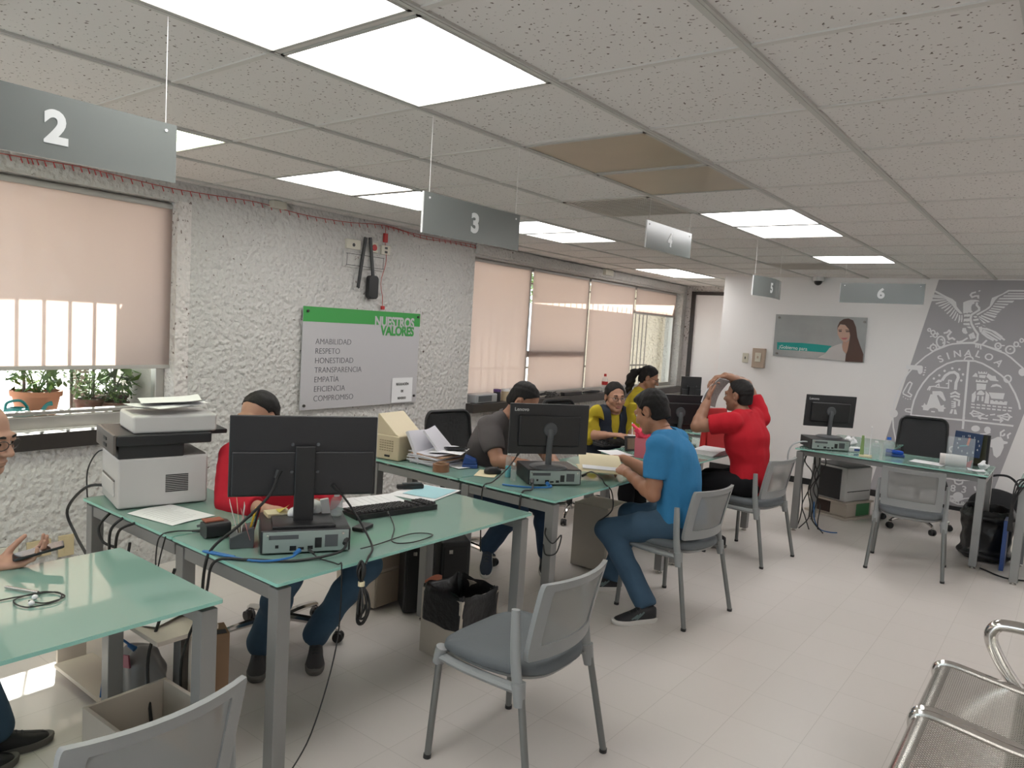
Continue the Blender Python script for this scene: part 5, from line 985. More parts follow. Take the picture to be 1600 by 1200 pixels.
def shoe(t, O, heel, toe, up_m, sole_m, stripe=None, L=.285, lift=0.0, tilt=0.0):
    """heel and toe are points on the floor"""
    h = np.array([heel[0], heel[1], 0]) - O; d = _n(np.array([toe[0] - heel[0], toe[1] - heel[1], 0])); sd = np.array([-d[1], d[0], 0])
    ca, sa = math.cos(tilt), math.sin(tilt)
    def Q(x, y, z):                                                  # tilt raises the heel about the toe
        X = x - L; return h + d * (L + X * ca + z * sa) + sd * y + V3(0, 0, 1) * (z * ca - X * sa + lift)
    wid = lambda u: np.interp(u, [0, .06, .2, .45, .72, .9, .97, 1], [.018, .030, .034, .036, .046, .036, .022, .006])
    def ring(z, sc, uo=0): return [Q(L * (.5 - .5 * math.cos(math.pi * i / 16)) * sc + (1 - sc) * L * .5 + uo, wid(.5 - .5 * math.cos(math.pi * i / 16)) * sc, z + (.012 * max(0, i / 16 - .7) ** 1 * 1.2)) for i in range(17)] + [Q(L * (.5 - .5 * math.cos(math.pi * i / 16)) * sc + (1 - sc) * L * .5 + uo, -wid(.5 - .5 * math.cos(math.pi * i / 16)) * sc, z + (.012 * max(0, i / 16 - .7) * 1.2)) for i in range(15, 0, -1)]
    s = t
    m = MB(); rings = []
    prof = lambda u: np.interp(u, [0, .08, .25, .36, .55, .75, .92, 1], [.085, .098, .092, .098, .072, .052, .040, .024])
    for k, (zf, sc) in enumerate(((0, 1), (.3, 1.0), (.6, .93), (.85, .72), (1.0, .42), (1.0, .12))):
        base = ring(0, 1); R_ = []
        for i, p in enumerate(base):
            j = i if i <= 16 else 32 - i; uu = .5 - .5 * math.cos(math.pi * j / 16); sg = 1 if i <= 16 else -1
            R_.append(Q(.006 + uu * (L - .014), sg * wid(uu) * .94 * sc, .022 + (prof(uu) - .022) * zf))
        rings.append(R_)
    m.loft(rings); o = m.build('shoe', up_m, s, smooth=60)
    m = MB(); m.loft([ring(0, .96), ring(.004, 1.0), ring(.022, 1.03), ring(.028, .99)]); m.build('sole', sole_m, o, smooth=45)
    if stripe is not None:
        for k in range(3):
            x = .40 + k * .075; m = MB()
            m.tube([Q(L * x + .035 - q * .06, 1 * (wid(x) * (.94 - .18 * q ** 3) + .0015), .028 + (prof(x) * .95 - .028) * q * .8) for q in (0, .3, .6, .9)], .0055, 6, sy=.3)
            m.tube([Q(L * x + .035 - q * .06, -1 * (wid(x) * (.94 - .18 * q ** 3) + .0015), .028 + (prof(x) * .95 - .028) * q * .8) for q in (0, .3, .6, .9)], .0055, 6, sy=.3); m.build('stripe', stripe, o)
    m = MB()
    for k in range(4):
        x = .40 + k * .07; z = prof(x) + .001; m.tube([Q(L * x, -.022, z - .010), Q(L * x + .004, 0, z + .002), Q(L * x, .022, z - .010)], .0028, 6, k=3)
    m.build('laces', LACE, o)
LACE = mat('shoe_lace', (0.05, 0.05, 0.055), .8)
SH_BLK = mat('shoe_black', (0.012, 0.012, 0.014), .6); SH_GRY = mat('shoe_grey', (0.055, 0.05, 0.05), .7); SH_NAVY = mat('shoe_navy', (0.012, 0.022, 0.045), .6)
SOLEW = mat('sole_white', (0.58, 0.56, 0.53), .6); SOLEG = mat('sole_grey', (0.13, 0.12, 0.11), .7); STRIPE = mat('shoe_stripe', (0.10, 0.14, 0.14), .5)
def cloth(name, c, rough=.85): return mat(name, c, rough, spec=.2, noise=.06, nscale=60, bump=.12, bscale=500)
TEE = cloth('blue_jersey', (0.040, 0.200, 0.400)); RED = cloth('red_pique', (0.42, 0.012, 0.022)); RED2 = cloth('red_shirting', (0.40, 0.014, 0.028)); GRAYP = cloth('grey_pique', (0.095, 0.085, 0.085))
YEL = cloth('mustard_blouse', (0.46, 0.36, 0.030)); VEST = cloth('navy_vest', (0.022, 0.028, 0.042)); BLKT = cloth('black_trousers', (0.010, 0.010, 0.012)); CHECK = cloth('pale_shirt', (0.45, 0.47, 0.50))

person('seated man in a bright blue T-shirt leafing through a cream folder',
    dict(P=(-1.04, 2.20, .575), Ch=(-1.10, 2.21, .865), N=(-1.20, 2.225, 1.055), H=(-1.315, 2.235, 1.20), SL=(-1.16, 2.045, 1.01), SR=(-1.21, 2.40, 1.01), EL=(-1.15, 2.00, .735), ER=(-1.39, 2.42, .77), WL=(-1.385, 2.10, .815), WR=(-1.575, 2.385, .845),
         HL=(-1.04, 2.115, .56), HR=(-1.04, 2.29, .56), KL=(-1.45, 2.005, .455), KR=(-1.47, 2.33, .50), AL=(-1.115, 1.93, .105), AR=(-1.50, 2.21, .105)),
    (-.97, .10), math.radians(-24), skin=(0.36, 0.175, 0.105), shirt=TEE, sleeve=.66, trousers=DENIM, hair='quiff', hs=1.08, hem=-.135, girth=1.06, loose=.019, fold=.0065, sleeve_w=1.5, shirt_name='t_shirt',
    hands=dict(L=((-.80, .42, .10), (0, .45, -.75), (.1, .75, .5), dict(curl=(.5, .55, .4), thumb=(.8, .3, .3))), R=((-.93, -.02, -.05), (.05, -.2, -1), (0, -1, .2), dict(curl=(.35, .5, .4)))),
    feet=(((-1.055, 1.965), (-1.215, 1.725), SH_BLK, SOLEW, STRIPE), ((-1.455, 2.275), (-1.66, 2.08), SH_BLK, SOLEW, STRIPE)), seed=2)
person('man in a red polo shirt seen from behind, holding papers above his head',
    dict(P=(-1.17, 3.735, .575), Ch=(-1.225, 3.75, .875), N=(-1.29, 3.765, 1.085), H=(-1.345, 3.785, 1.235), SL=(-1.295, 3.545, 1.045), SR=(-1.225, 3.975, 1.06), EL=(-1.545, 3.475, .985), ER=(-1.37, 3.99, 1.315), WL=(-1.525, 3.60, 1.185), WR=(-1.47, 3.78, 1.385),
         HL=(-1.18, 3.64, .565), HR=(-1.16, 3.83, .565), KL=(-1.60, 3.60, .52), KR=(-1.59, 3.92, .52), AL=(-1.42, 3.66, .11), AR=(-1.58, 3.98, .11)),
    (-.95, .12), math.radians(-4), skin=(0.29, 0.15, 0.095), shirt=RED, sleeve=.62, trousers=BLKT, collar=RED, girth=1.16, hair='short', hs=1.05, hem=-.11, shirt_name='polo_shirt', sleeve_w=1.5, seed=5, fold=.005,
    hands=dict(L=((-.12, .45, .72), (.75, .45, -.1), (.3, -.2, .75), dict(curl=(.4, .6, .5))), R=((-.55, -.70, -.25), (.1, -.1, -1), (-.55, .6, -.1), dict(curl=(.5, .6, .5)))),
    feet=(((-1.345, 3.775), (-1.54, 3.60), SH_BLK, SOLEG, None), ((-1.55, 4.02), (-1.78, 3.90), SH_BLK, SOLEG, None)))
person('man in a dark grey polo shirt bent over his desk behind the smaller monitor',
    dict(P=(-2.50, 1.97, .58), Ch=(-2.41, 1.99, .86), N=(-2.285, 2.01, 1.045), H=(-2.175, 2.03, 1.175), SR=(-2.30, 1.83, 1.0), SL=(-2.27, 2.19, 1.0), ER=(-2.16, 1.765, .80), EL=(-2.08, 2.22, .80), WR=(-1.93, 1.86, .795), WL=(-1.90, 2.06, .795),
         HR=(-2.44, 1.88, .56), HL=(-2.44, 2.06, .56), KR=(-1.99, 1.79, .50), KL=(-1.96, 2.06, .50), AR=(-2.255, 1.85, .20), AL=(-2.0, 2.17, .15)),
    (.90, .35), math.radians(-38), skin=(0.33, 0.17, 0.11), shirt=GRAYP, sleeve=.72, trousers=DENIM2, collar=GRAYP, hair='short', hs=1.05, shirt_name='polo_shirt', sleeve_w=1.5, seed=9,
    hands=dict(R=((.85, .4, -.05), (0, .1, -1), (-.3, .9, 0)), L=((.85, -.4, -.05), (0, -.1, -1), (-.3, -.9, 0))),
    feet=(((-2.345, 1.96), (-2.185, 1.745), SH_NAVY, SOLEW, None, .27, 0.0, .62), ((-2.09, 2.27), (-1.91, 2.05), SH_BLK, SOLEW, None, .29, 0.0, .25)))
person('man in red, only forehead and arm showing behind the largest monitor',
    dict(P=(-2.33, .28, .575), Ch=(-2.40, .25, .865), N=(-2.42, .205, 1.02), H=(-2.42, .165, 1.152), SR=(-2.465, .06, .965), SL=(-2.32, .37, .985), ER=(-2.33, -.045, .775), EL=(-2.09, .36, .79), WR=(-2.09, -.01, .785), WL=(-1.95, .16, .79),
         HL=(-2.27, .37, .56), HR=(-2.36, .20, .56), KL=(-1.81, .37, .505), KR=(-1.94, .02, .50), AL=(-2.06, .285, .115), AR=(-2.17, .05, .11)),
    (.22, -.975), math.radians(-8), skin=(0.40, 0.215, 0.145), shirt=RED2, sleeve=1.8, trousers=DENIM, hair='short', hs=1.04, shirt_name='shirt', collar=RED2, seed=12,
    hands=dict(R=((.8, .45, -.05), (0, .1, -1), (-.4, .9, 0)), L=((.75, -.55, -.05), (0, -.1, -1), (-.5, -.8, 0))),
    feet=(((-2.115, .335), (-1.93, .185), SH_GRY, SOLEG, None), ((-2.25, .10), (-2.06, -.04), SH_GRY, SOLEG, None)))
person('balding man in glasses at the left edge of the frame, holding a phone',
    dict(P=(-2.50, -1.42, .575), Ch=(-2.47, -1.32, .83), N=(-2.385, -1.16, 1.045), H=(-2.268, -1.052, 1.178), SR=(-2.26, -1.40, .94), SL=(-2.52, -1.07, .94), ER=(-2.14, -1.50, .70), EL=(-2.40, -1.16, .71), WR=(-2.28, -1.32, .66), WL=(-2.085, -1.06, .762),
         HL=(-2.50, -1.33, .56), HR=(-2.43, -1.49, .56), KL=(-2.12, -1.14, .52), KR=(-2.02, -1.40, .50), AL=(-2.22, -1.02, .11), AR=(-2.10, -1.20, .11)),
    (.80, .60), math.radians(-12), skin=(0.44, 0.25, 0.175), shirt=CHECK, sleeve=.7, trousers=DENIM, hair='bald', hs=1.05, glasses=True, seed=15,
    hands=dict(R=((-.2, .95, .12), (-.45, 0, -.9), (-.85, .25, .3), dict(curl=(.55, .7, .5))), L=((.30, .93, .12), (.15, -.15, .97), (-.9, .3, .2), dict(curl=(.35, .6, .5), thumb=(.75, .35, .75)))),
    feet=(((-2.225, -1.10), (-2.20, -.90), SH_BLK, SOLEG, None, .27), ((-2.12, -1.24), (-2.13, -.99), SH_BLK, SOLEG, None, .27)))
person('woman in mustard blouse, dark vest and glasses, black hair tied back, looking ahead',
    dict(P=(-2.50, 3.62, .56), Ch=(-2.44, 3.59, .81), N=(-2.385, 3.595, .985), H=(-2.34, 3.56, 1.125), SR=(-2.445, 3.435, .93), SL=(-2.325, 3.745, .93), ER=(-2.43, 3.33, .80), EL=(-2.23, 3.72, .83), WR=(-2.22, 3.30, .835), WL=(-2.10, 3.52, .80),
         HL=(-2.46, 3.70, .55), HR=(-2.50, 3.54, .55), KL=(-2.06, 3.60, .50), KR=(-2.08, 3.42, .50), AL=(-2.05, 3.60, .11), AR=(-2.07, 3.42, .11)),
    (.78, -.60), math.radians(-4), skin=(0.42, 0.225, 0.15), shirt=YEL, sleeve=1.25, trousers=BLKT, vest=VEST, hair='bun', hs=1.02, female=True, puff=1.12, shirt_name='blouse', glasses=True, girth=1.05, fold=.006, seed=20,
    hands=dict(R=((.85, .30, .10), (.1, .1, -1), (-.2, .9, .1), dict(curl=(.2, .35, .3))), L=((.8, -.5, 0), (0, 0, -1), (-.5, -.8, 0))))
person('woman in yellow with a curly black ponytail and glasses, farthest back by the window',
    dict(P=(-3.04, 5.20, .57), Ch=(-3.02, 5.21, .85), N=(-2.985, 5.235, 1.06), H=(-2.905, 5.27, 1.205), SR=(-2.93, 5.08, 1.0), SL=(-3.06, 5.37, 1.0), ER=(-2.86, 5.02, .83), EL=(-2.94, 5.42, .83), WR=(-2.66, 5.10, .79), WL=(-2.70, 5.32, .79),
         HL=(-3.03, 5.29, .56), HR=(-3.0, 5.12, .56), KL=(-2.60, 5.30, .50), KR=(-2.60, 5.10, .50), AL=(-2.60, 5.30, .11), AR=(-2.60, 5.10, .11)),
    (.86, .42), math.radians(-22), skin=(0.34, 0.175, 0.11), shirt=YEL, sleeve=1.3, trousers=BLKT, hair='tail', hs=1.02, female=True, puff=1.05, shirt_name='blouse', glasses=True, fold=.005, seed=23,
    hands=dict(R=((.9, .2, -.05), (0, 0, -1), (-.2, .9, 0)), L=((.9, -.2, -.05), (0, 0, -1), (-.2, -.9, 0))), fine=False)
# ------------------------------------------------------------------ outside the windows
ADDED_EAVE = mat('added_eave_concrete', (0.5, 0.48, 0.45), .8)
mb = MB(); mb.box((-1.2, 6.6, H + .06), (1.0, 7.0, .12)); struct(mb.build('added_eave', ADDED_EAVE, smooth=0, loc=(-3.80 - .0, 0, 0), rotz=PHI))  # eave added out of view to keep direct sun off the far blinds
PAVE = mat('pale_paving', (0.62, 0.59, 0.55), .9, noise=.08, nscale=2)
mb = MB(); mb.box((-19.0, 4, -.06), (29.0, 60, .1)); o = mb.build('ground_outside', PAVE, smooth=0); struct(o)
OUTW = mat('outside_plaster', (0.60, 0.56, 0.50), .9, noise=.1, nscale=5, bump=.5, bscale=30)
mb = MB(); wallbox(mb, .50, .86, -.02, 2.44, -.85, -.262); struct(mb.build('wall_pier', OUTW, smooth=0, **WL))
mb = MB(); wallbox(mb, 8.85, 9.1, -.02, 2.44, -2.6, -.262); struct(mb.build('wall_return', stucco('outside_stucco', (0.66, 0.58, 0.47), 1.2), smooth=0, **WL))
mb = MB(); wallbox(mb, -2.5, .5, .80, .915, -.80, -.262); struct(mb.build('trim_8', PAVE, smooth=0, **WL))
BAR = mat('window_bar_paint', (0.16, 0.13, 0.11), .6)
def grille(label, s0, s1, z0, z1, step, d, rails):
    t = thing('window_grille', label, 'window bars', wp(s0, d, 0), PHI)
    n = int((s1 - s0) / step)
    for i in range(n + 1):
        m = MB(); m.box((0, i * step, (z0 + z1) / 2), (.014, .014, z1 - z0)); m.build('bar', BAR, t, smooth=0)
    for z in rails:
        m = MB(); m.box((0, (s1 - s0) / 2, z), (.012, s1 - s0, .022)); m.build('rail', BAR, t, smooth=0)
grille('brown window bars outside the near window, seen through the blind', -2.38, .45, .93, 2.44, .137, -.55, (1.33, 2.2))
grille('brown window bars outside the far window, faint behind the blinds', 3.55, 8.75, .80, 2.44, .137, -.50, (1.18, 2.2))
LEAVES = [mat('leaf_green_%d' % i, c, .6, noise=.3, nscale=8) for i, c in enumerate(((.055, .115, .022), (.10, .19, .035), (.16, .26, .05)))]
BARK = mat('bark', (.10, .07, .045), .9)
def leafy(m, rnd, c, r, n, size, mi=None, flat=.5):
    for _ in range(n):
        while True:
            v = Vector((rnd.uniform(-1, 1), rnd.uniform(-1, 1), rnd.uniform(-1, 1)))
            if .25 < v.length < 1: break
        p = Vector(c) + Vector((v.x * r[0], v.y * r[1], v.z * r[2])); a = rnd.uniform(0, 6.28); b = rnd.uniform(-1, .6); l = size * rnd.uniform(.6, 1.3); w = l * .42
        d = Vector((math.cos(a) * math.cos(b), math.sin(a) * math.cos(b), math.sin(b))); s = d.cross(Vector((0, 0, 1))).normalized(); q = s.cross(d)
        k = rnd.randrange(3) if mi is None else mi
        m._add([p, p + d * l * .5 + s * w * .5 - q * l * .06, p + d * l, p + d * l * .5 - s * w * .5 - q * l * .06], [(0, 1, 2, 3)], k)
def tree(label, x, y, h, r, seed):
    rnd = random.Random(seed); t = thing('tree', label, 'tree', (x, y, -.01), 0, 'trees outside the window')
    m = MB(); m.tube([(0, 0, 0), (.06, .03, h * .4), (0, .1, h * .75)], [.12, .09, .04], 8, k=4); m.build('trunk', BARK, t)
    m = MB()
    for _ in range(9):
        a = rnd.uniform(0, 6.28); q = rnd.uniform(.1, .75) * r
        leafy(m, rnd, (math.cos(a) * q, math.sin(a) * q, h * rnd.uniform(.55, .95)), (r * .5, r * .5, h * .2), 130, .34)
    m.build('crown', LEAVES, t, smooth=0)
for i, (x, y, h, r, lab) in enumerate(((-9.6, 2.2, 4.2, 2.0, 'bushy tree across the paving, at the right of the near blind'), (-11.5, 5.2, 5.0, 2.4, 'tall tree across the paving, behind the first bay of the far blinds'), (-10.4, -3.4, 4.6, 2.0, 'bushy tree across the paving, at the left of the near blind'),
        (-11.2, 10.6, 4.8, 2.3, 'tree across the paving behind the middle of the far blinds'), (-12.6, 16.5, 5.2, 2.6, 'farthest tree across the paving, behind the last far blind'))):
    tree(lab, x, y, h, r, 40 + i)
# potted plants on the ledge
TERRA = mat('terracotta', (.44, .19, .11), .8, noise=.12, nscale=14); BROWNP = mat('brown_pot', (.14, .065, .045), .7); SOIL = mat('soil', (.04, .028, .02), .95)
def pot(label, s, d, r, h, m_, seed, spread, hh, size, n, group=None):
    rnd = random.Random(seed); P = wp(s, d, .915); t = thing('potted_plant', label, 'potted plant', P, 0, group)
    m = MB(); m.lathe([(r * .72, 0), (r * .95, h * .82), (r * 1.04, h * .83), (r * 1.06, h), (r * .93, h), (r * .9, h * .9), (.001, h * .88)], n=24); m.build('pot', m_, t, smooth=40)
    m = MB(); m.cyl((0, 0, h * .86), (0, 0, h * .90), r * .9); m.build('soil', SOIL, t)
    m = MB()
    for _ in range(7):
        a = rnd.uniform(0, 6.28); q = rnd.uniform(.2, .8) * spread; m.tube([(0, 0, h * .9), (math.cos(a) * q * .6, math.sin(a) * q * .6, h + hh * .5), (math.cos(a) * q, math.sin(a) * q, h + hh * rnd.uniform(.6, 1))], .004, 5, k=3)
    m.build('stem', mat('stem_green', (.09, .14, .04), .7), t)
    m = MB(); leafy(m, rnd, (0, 0, h + hh * .55), (spread, spread, hh * .62), n, size); m.build('foliage', LEAVES, t, smooth=0)
pot('big terracotta pot of pale green leaves behind the watering can', -.13, -.52, .135, .19, TERRA, 3, .20, .22, .075, 240)
pot('small brown pot with bushy leaves left of the printer papers', .165, -.48, .085, .13, BROWNP, 5, .13, .17, .06, 150)
pot('brown pot with low leaves just left of the rightmost plant', .30, -.40, .075, .11, BROWNP, 6, .10, .12, .05, 110)
pot('dark brown pot with long pointed leaves at the right end of the ledge', .37, -.60, .10, .14, BROWNP, 8, .13, .24, .15, 60)
TEAL = mat('teal_plastic', (.01, .16, .16), .35)
t = thing('watering_can', 'teal plastic watering can outside the window, left of the terracotta pot', 'watering can', wp(-.30, -.36, .915), PHI)
m = MB(); m.lathe([(.06, 0), (.072, .02), (.072, .08), (.06, .105), (.035, .112), (.034, .10), (.055, .09)], n=24); m.build('tank', TEAL, t, smooth=40)
m = MB(); m.tube([(0, .055, .03), (0, .12, .06), (0, .16, .115), (0, .19, .125)], [.020, .014, .011, .016], 10, k=4); m.build('spout', TEAL, t)
m = MB(); m.tube([(0, -.06, .09), (0, -.05, .14), (0, .02, .15), (0, .06, .105)], .008, 8, k=5); m.build('handle', TEAL, t)
# ------------------------------------------------------------------ hanging signs
SIGN = mat('sign_grey', (0.155, 0.17, 0.163), 0.22, spec=.7); SIGNE = mat('sign_edge_white', (0.7, 0.7, 0.7), .4); NUM = mat('sign_number_white', (0.60, 0.62, 0.62), .45); STR = mat('nylon_string', (0.75, 0.73, 0.7), .4)
def sign(num, loc, rotz, w=.60, h=.155, th=.006):
    lab = {'2': 'largest grey hanging sign with a white number 2', '3': 'grey hanging sign with a white number 3', '4': 'grey hanging sign with a white number 4', '5': 'curved grey hanging sign with a white number 5', '6': 'grey hanging sign with a white number 6 facing the camera'}[num]
    t = thing('hanging_sign', lab, 'sign', loc, rotz, 'numbered hanging signs')
    bend = .035 if num == '5' else 0.0
    f = lambda u, v: Vector((bend * math.sin(math.pi * u), (u - .5) * w, v * h))
    m = MB(); m.sheet(f, 16, 1, th); m.build('panel', SIGN, t, smooth=30)
    m = MB(); m.box((0, -w / 2 - .0015, h / 2), (th + .002, .003, h)); m.build('edge', SIGNE, t, smooth=0)
    text_obj('number', num, .105, NUM, t, frame_mat((bend + th / 2 + .001, 0, h / 2 - .036), (0, 1, 0), (0, 0, 1)), .0008, .0045, 'CENTER')
    top = H - loc[2]
    for s in (-1, 1):
        y = s * (w / 2 - .03); m = MB(); m.cyl((0, y, h - .015), (0, y, top), .0011, n=6); m.build('string', STR, t)
        m = MB(); m.cyl((-.004, y, h - .02), (.006, y, h - .02), .004, n=10); m.build('grommet', SIGNE, t)
sign('2', (-1.24, -1.20, 2.022), 0); sign('3', (-1.24, .36, 2.018), 0); sign('4', (-1.24, 2.14, 2.175), 0)
sign('5', (-1.285, 4.04, 2.035), math.radians(-2)); sign('6', (-.50, 4.35, 2.03), math.radians(-90))

# ------------------------------------------------------------------ on the window wall (local frame of the wall: x out, y along)
def on_wall(name, label, cat, s, z, group=None): return thing(name, label, cat, wp(s, 0, z), PHI, group)
GREENB = mat('board_green', (0.045, 0.30, 0.065), .45); BOARDW = mat('board_white', (0.47, 0.46, 0.475), .4); INK = mat('board_ink', (0.10, 0.10, 0.11), .5); DOTM = mat('board_stud', (0.07, 0.065, 0.06), .35, metal=.6)
t = on_wall('values_board', 'white board with green band reading NUESTROS VALORES on the textured wall', 'sign board', 1.45, .945)
BW, BH = 1.29, .79
m = MB(); m.box((.025, BW / 2, BH / 2), (.008, BW, BH)); m.build('panel', BOARDW, t, bev=.002)
m = MB(); m.box((.0295, BW / 2, BH - .057), (.002, BW, .114)); m.build('green_band', GREENB, t, smooth=0)
WM = lambda y, z, x=.030: frame_mat((x, y, z), (0, 1, 0), (0, 0, 1))
text_obj('heading', 'NUESTROS', .112, BOARDW, t, WM(BW - .075, BH - .123, .0312), .0006, .0042, 'RIGHT', .90, .95)
text_obj('heading', 'VALORES', .112, GREENB, t, WM(BW - .075, BH - .197, .0312), .0006, .0042, 'RIGHT', .90, .95)
for k, w in enumerate(('AMABILIDAD', 'RESPETO', 'HONESTIDAD', 'TRANSPARENCIA', 'EMPATÍA', 'EFICIENCIA', 'COMPROMISO')):
    text_obj('value_line', w, .064, INK, t, WM(.125, .505 - k * .0735, .0298), .0005, -.0008, 'LEFT', .98)
for y, z in ((.04, BH - .035), (BW - .03, BH - .03), (.035, .035), (BW - .035, .06)):
    m = MB(); m.cyl((.0, y, z), (.040, y, z), .011, n=14); m.build('standoff', DOTM, t)
t = on_wall('paper_notice', 'white paper notice taped to the lower right corner of the values board', 'notice', 2.42, .955)
m = MB(); m.sheet(lambda u, v: Vector((.0325 + .004 * (u - .5) ** 2 * 4, u * .255, v * .215)), 6, 4, .0006); m.build('sheet', PAPER, t)
for k, w in enumerate(('REGULACIÓN', 'DE', 'REVERSO')): text_obj('notice_line', w, .030, mat('toner', (.02, .02, .02), .6), t, WM(.128, .150 - k * .062, .0365), .0003, .0006, 'CENTER', .85)
# TV mount, boxes and string lights
t = on_wall('tv_mount', 'black TV wall mount arms hanging on the wall above the values board', 'TV mount', 2.06, 1.83)
m = MB(); m.bar((.03, -.015, .49), (.04, -.085, .08), .028, .012, up=(1, 0, 0))
for k in range(9): m.box((.046, -.085 + .07 * k / 9, .08 + .41 * k / 9), (.004, .010, .014))
m.build('arm', BLACK, t, bev=.002)
m = MB(); m.bar((.03, .035, .495), (.04, .075, .18), .028, .012, up=(1, 0, 0)); m.build('arm', BLACK, t, bev=.002)
m = MB(); m.prism([(y + .068, z + .095) for y, z in rounded(.105, .19, .03)], 0, .045, frame_mat((.02, 0, 0), (0, 1, 0), (0, 0, 1))); m.build('cable_box', BLACK, t, bev=.006)
PLAST = mat('wall_plate_ivory', (.60, .57, .48), .5); REDP = mat('red_plastic', (.42, .02, .02), .45); YELB = mat('beige_cover', (.55, .45, .28), .6)
t = on_wall('wall_plaque', 'scored rectangle of plaster behind the TV mount', 'wall plate', 2.07, 2.13)
m = MB(); m.box((.006, 0, 0), (.014, .47, .125)); m.build('plate', ROUGH, t, bev=.004)
m = MB()
for z in (-.045, .045): m.box((.0135, 0, z), (.002, .42, .004))
for y in (-.2, .2): m.box((.0135, y, 0), (.002, .004, .09))
m.build('groove', BLACK, t, smooth=0)
def plate(label, s, z, w, h, m_, detail, d=.02, cat='wall plate', group=None):
    t = on_wall('wall_plate', label, cat, s, z, group); m = MB(); m.box((d / 2, 0, 0), (d, w, h)); m.build('cover', m_, t, bev=.003)
    if detail == 'socket':
        for k in (-1, 1):
            m = MB(); m.box((d + .001, 0, k * h * .22), (.003, w * .30, h * .24)); m.build('socket', BLACK if h < .09 else YELB, t, smooth=0)
    elif detail == 'red':
        m = MB(); m.cyl((d - .002, 0, 0), (d + .006, 0, 0), .026, n=16); m.build('indicator', REDP, t)
    elif detail == 'hole':
        m = MB(); m.cyl((d - .002, 0, -.005), (d + .003, 0, -.005), .014, n=12); m.build('hole', BLACK, t)
plate('white junction box with a keyhole left of the TV mount', 1.93, 2.25, .15, .075, PLAST, 'hole')
plate('white box with a red dot right of the TV mount', 2.155, 2.25, .085, .08, PLAST, 'red')
plate('small white outlet at the right of the TV mount', 2.29, 2.245, .10, .075, PLAST, 'socket')
plate('pale blank cover low on the wall at the left edge of the frame', -.50, .262, .14, .085, PLAST, None, .012)
plate('beige blank cover low on the wall by the printer desk', -.325, .262, .125, .095, YELB, None, .014)
plate('beige outlet low on the wall nearest the printer desk', -.18, .25, .085, .125, YELB, 'socket', .012)
plate('small beige box at the ceiling edge above the values board', 1.19, 2.435, .11, .05, PLAST, None, .06)
plate('small beige box at the ceiling edge above the far blinds', 6.17, 2.42, .20, .07, PLAST, None, .08)
t = on_wall('string_lights', 'red wire string lights strung along the top of the textured wall', 'string lights', 0, 0)
REDW = mat('red_wire', (.40, .035, .02), .5)
pts = [(-2.4, 2.40), (-1.2, 2.41), (-.52, 2.416), (-.34, 2.422), (-.11, 2.429), (.07, 2.421), (.38, 2.409), (.69, 2.416), (1.03, 2.428), (1.42, 2.405), (1.85, 2.413), (2.27, 2.448), (2.58, 2.43), (3.0, 2.425), (3.38, 2.435), (3.74, 2.425), (4.25, 2.43)]
m = MB(); C_ = catmull([(.012, a, b) for a, b in pts], 5); m.tube(C_, .0026, 5); m.build('wire', REDW, t)
m = MB(); m.tube([(.02, 2.27, 2.44), (.014, 2.5, 2.43), (.02, 2.75, 2.40), (.014, 3.1, 2.415), (.02, 3.5, 2.405)], .0026, 5, k=6); m.build('wire', REDW, t)
for k in range(0, len(C_) - 1, 1):
    p = (C_[k] + C_[k + 1]) / 2; m = MB(); m.tube([p, p + Vector((.006, .008, -.03))], [.0025, .0035], 5); m.build('bulb', REDP, t, smooth=0)
m = MB(); m.box((.018, 2.278, 2.345), (.02, .042, .075)); m.build('plug', REDP, t, bev=.004)
m = MB(); m.tube([(.014, 2.28, 2.44), (.016, 2.28, 2.30), (.02, 2.295, 2.15), (.016, 2.25, 1.98), (.016, 2.275, 1.86), (.016, 2.28, 1.775)], .0026, 5, k=6); m.build('wire', REDW, t)
m = MB(); m.box((.02, 2.28, 1.765), (.022, .03, .03)); m.build('plug', REDP, t, bev=.003)

# ------------------------------------------------------------------ back wall fittings
def plate_b(name, label, cat, x, z, w, h, d, m_): 
    t = thing(name, label, cat, (x, 7.15, z)); m = MB(); m.box((0, -d / 2, 0), (w, d, h)); m.build('cover', m_, t, bev=.004); return t
t = plate_b('light_switch', 'small white switch plate on the back wall, left of the beige box', 'switch', -2.55, 1.455, .075, .12, .012, PLAST); m = MB(); m.box((0, -.014, 0), (.012, .008, .03)); m.build('toggle', BLACK, t, bev=.002)
TANB = mat('tan_box', (.42, .33, .26), .6)
t = plate_b('wall_box', 'beige control box on the back wall below hanging sign 5', 'control box', -2.37, 1.465, .15, .24, .07, TANB); m = MB(); m.box((0, -.074, .01), (.07, .008, .11)); m.build('faceplate', PLAST, t, bev=.002); m = MB(); m.box((0, -.079, .01), (.022, .004, .03)); m.build('button', TANB, t, smooth=0)
t = thing('dome_camera', 'white dome security camera at the top of the back wall', 'security camera', (-1.735, 7.06, H))
m = MB(); m.cyl((0, 0, -.05), (0, 0, 0), .062, .062, 24); m.build('base', SIGNE, t); m = MB(); m.ell((0, 0, -.055), (.045, .045, .045)); m.build('dome', BLACK, t)

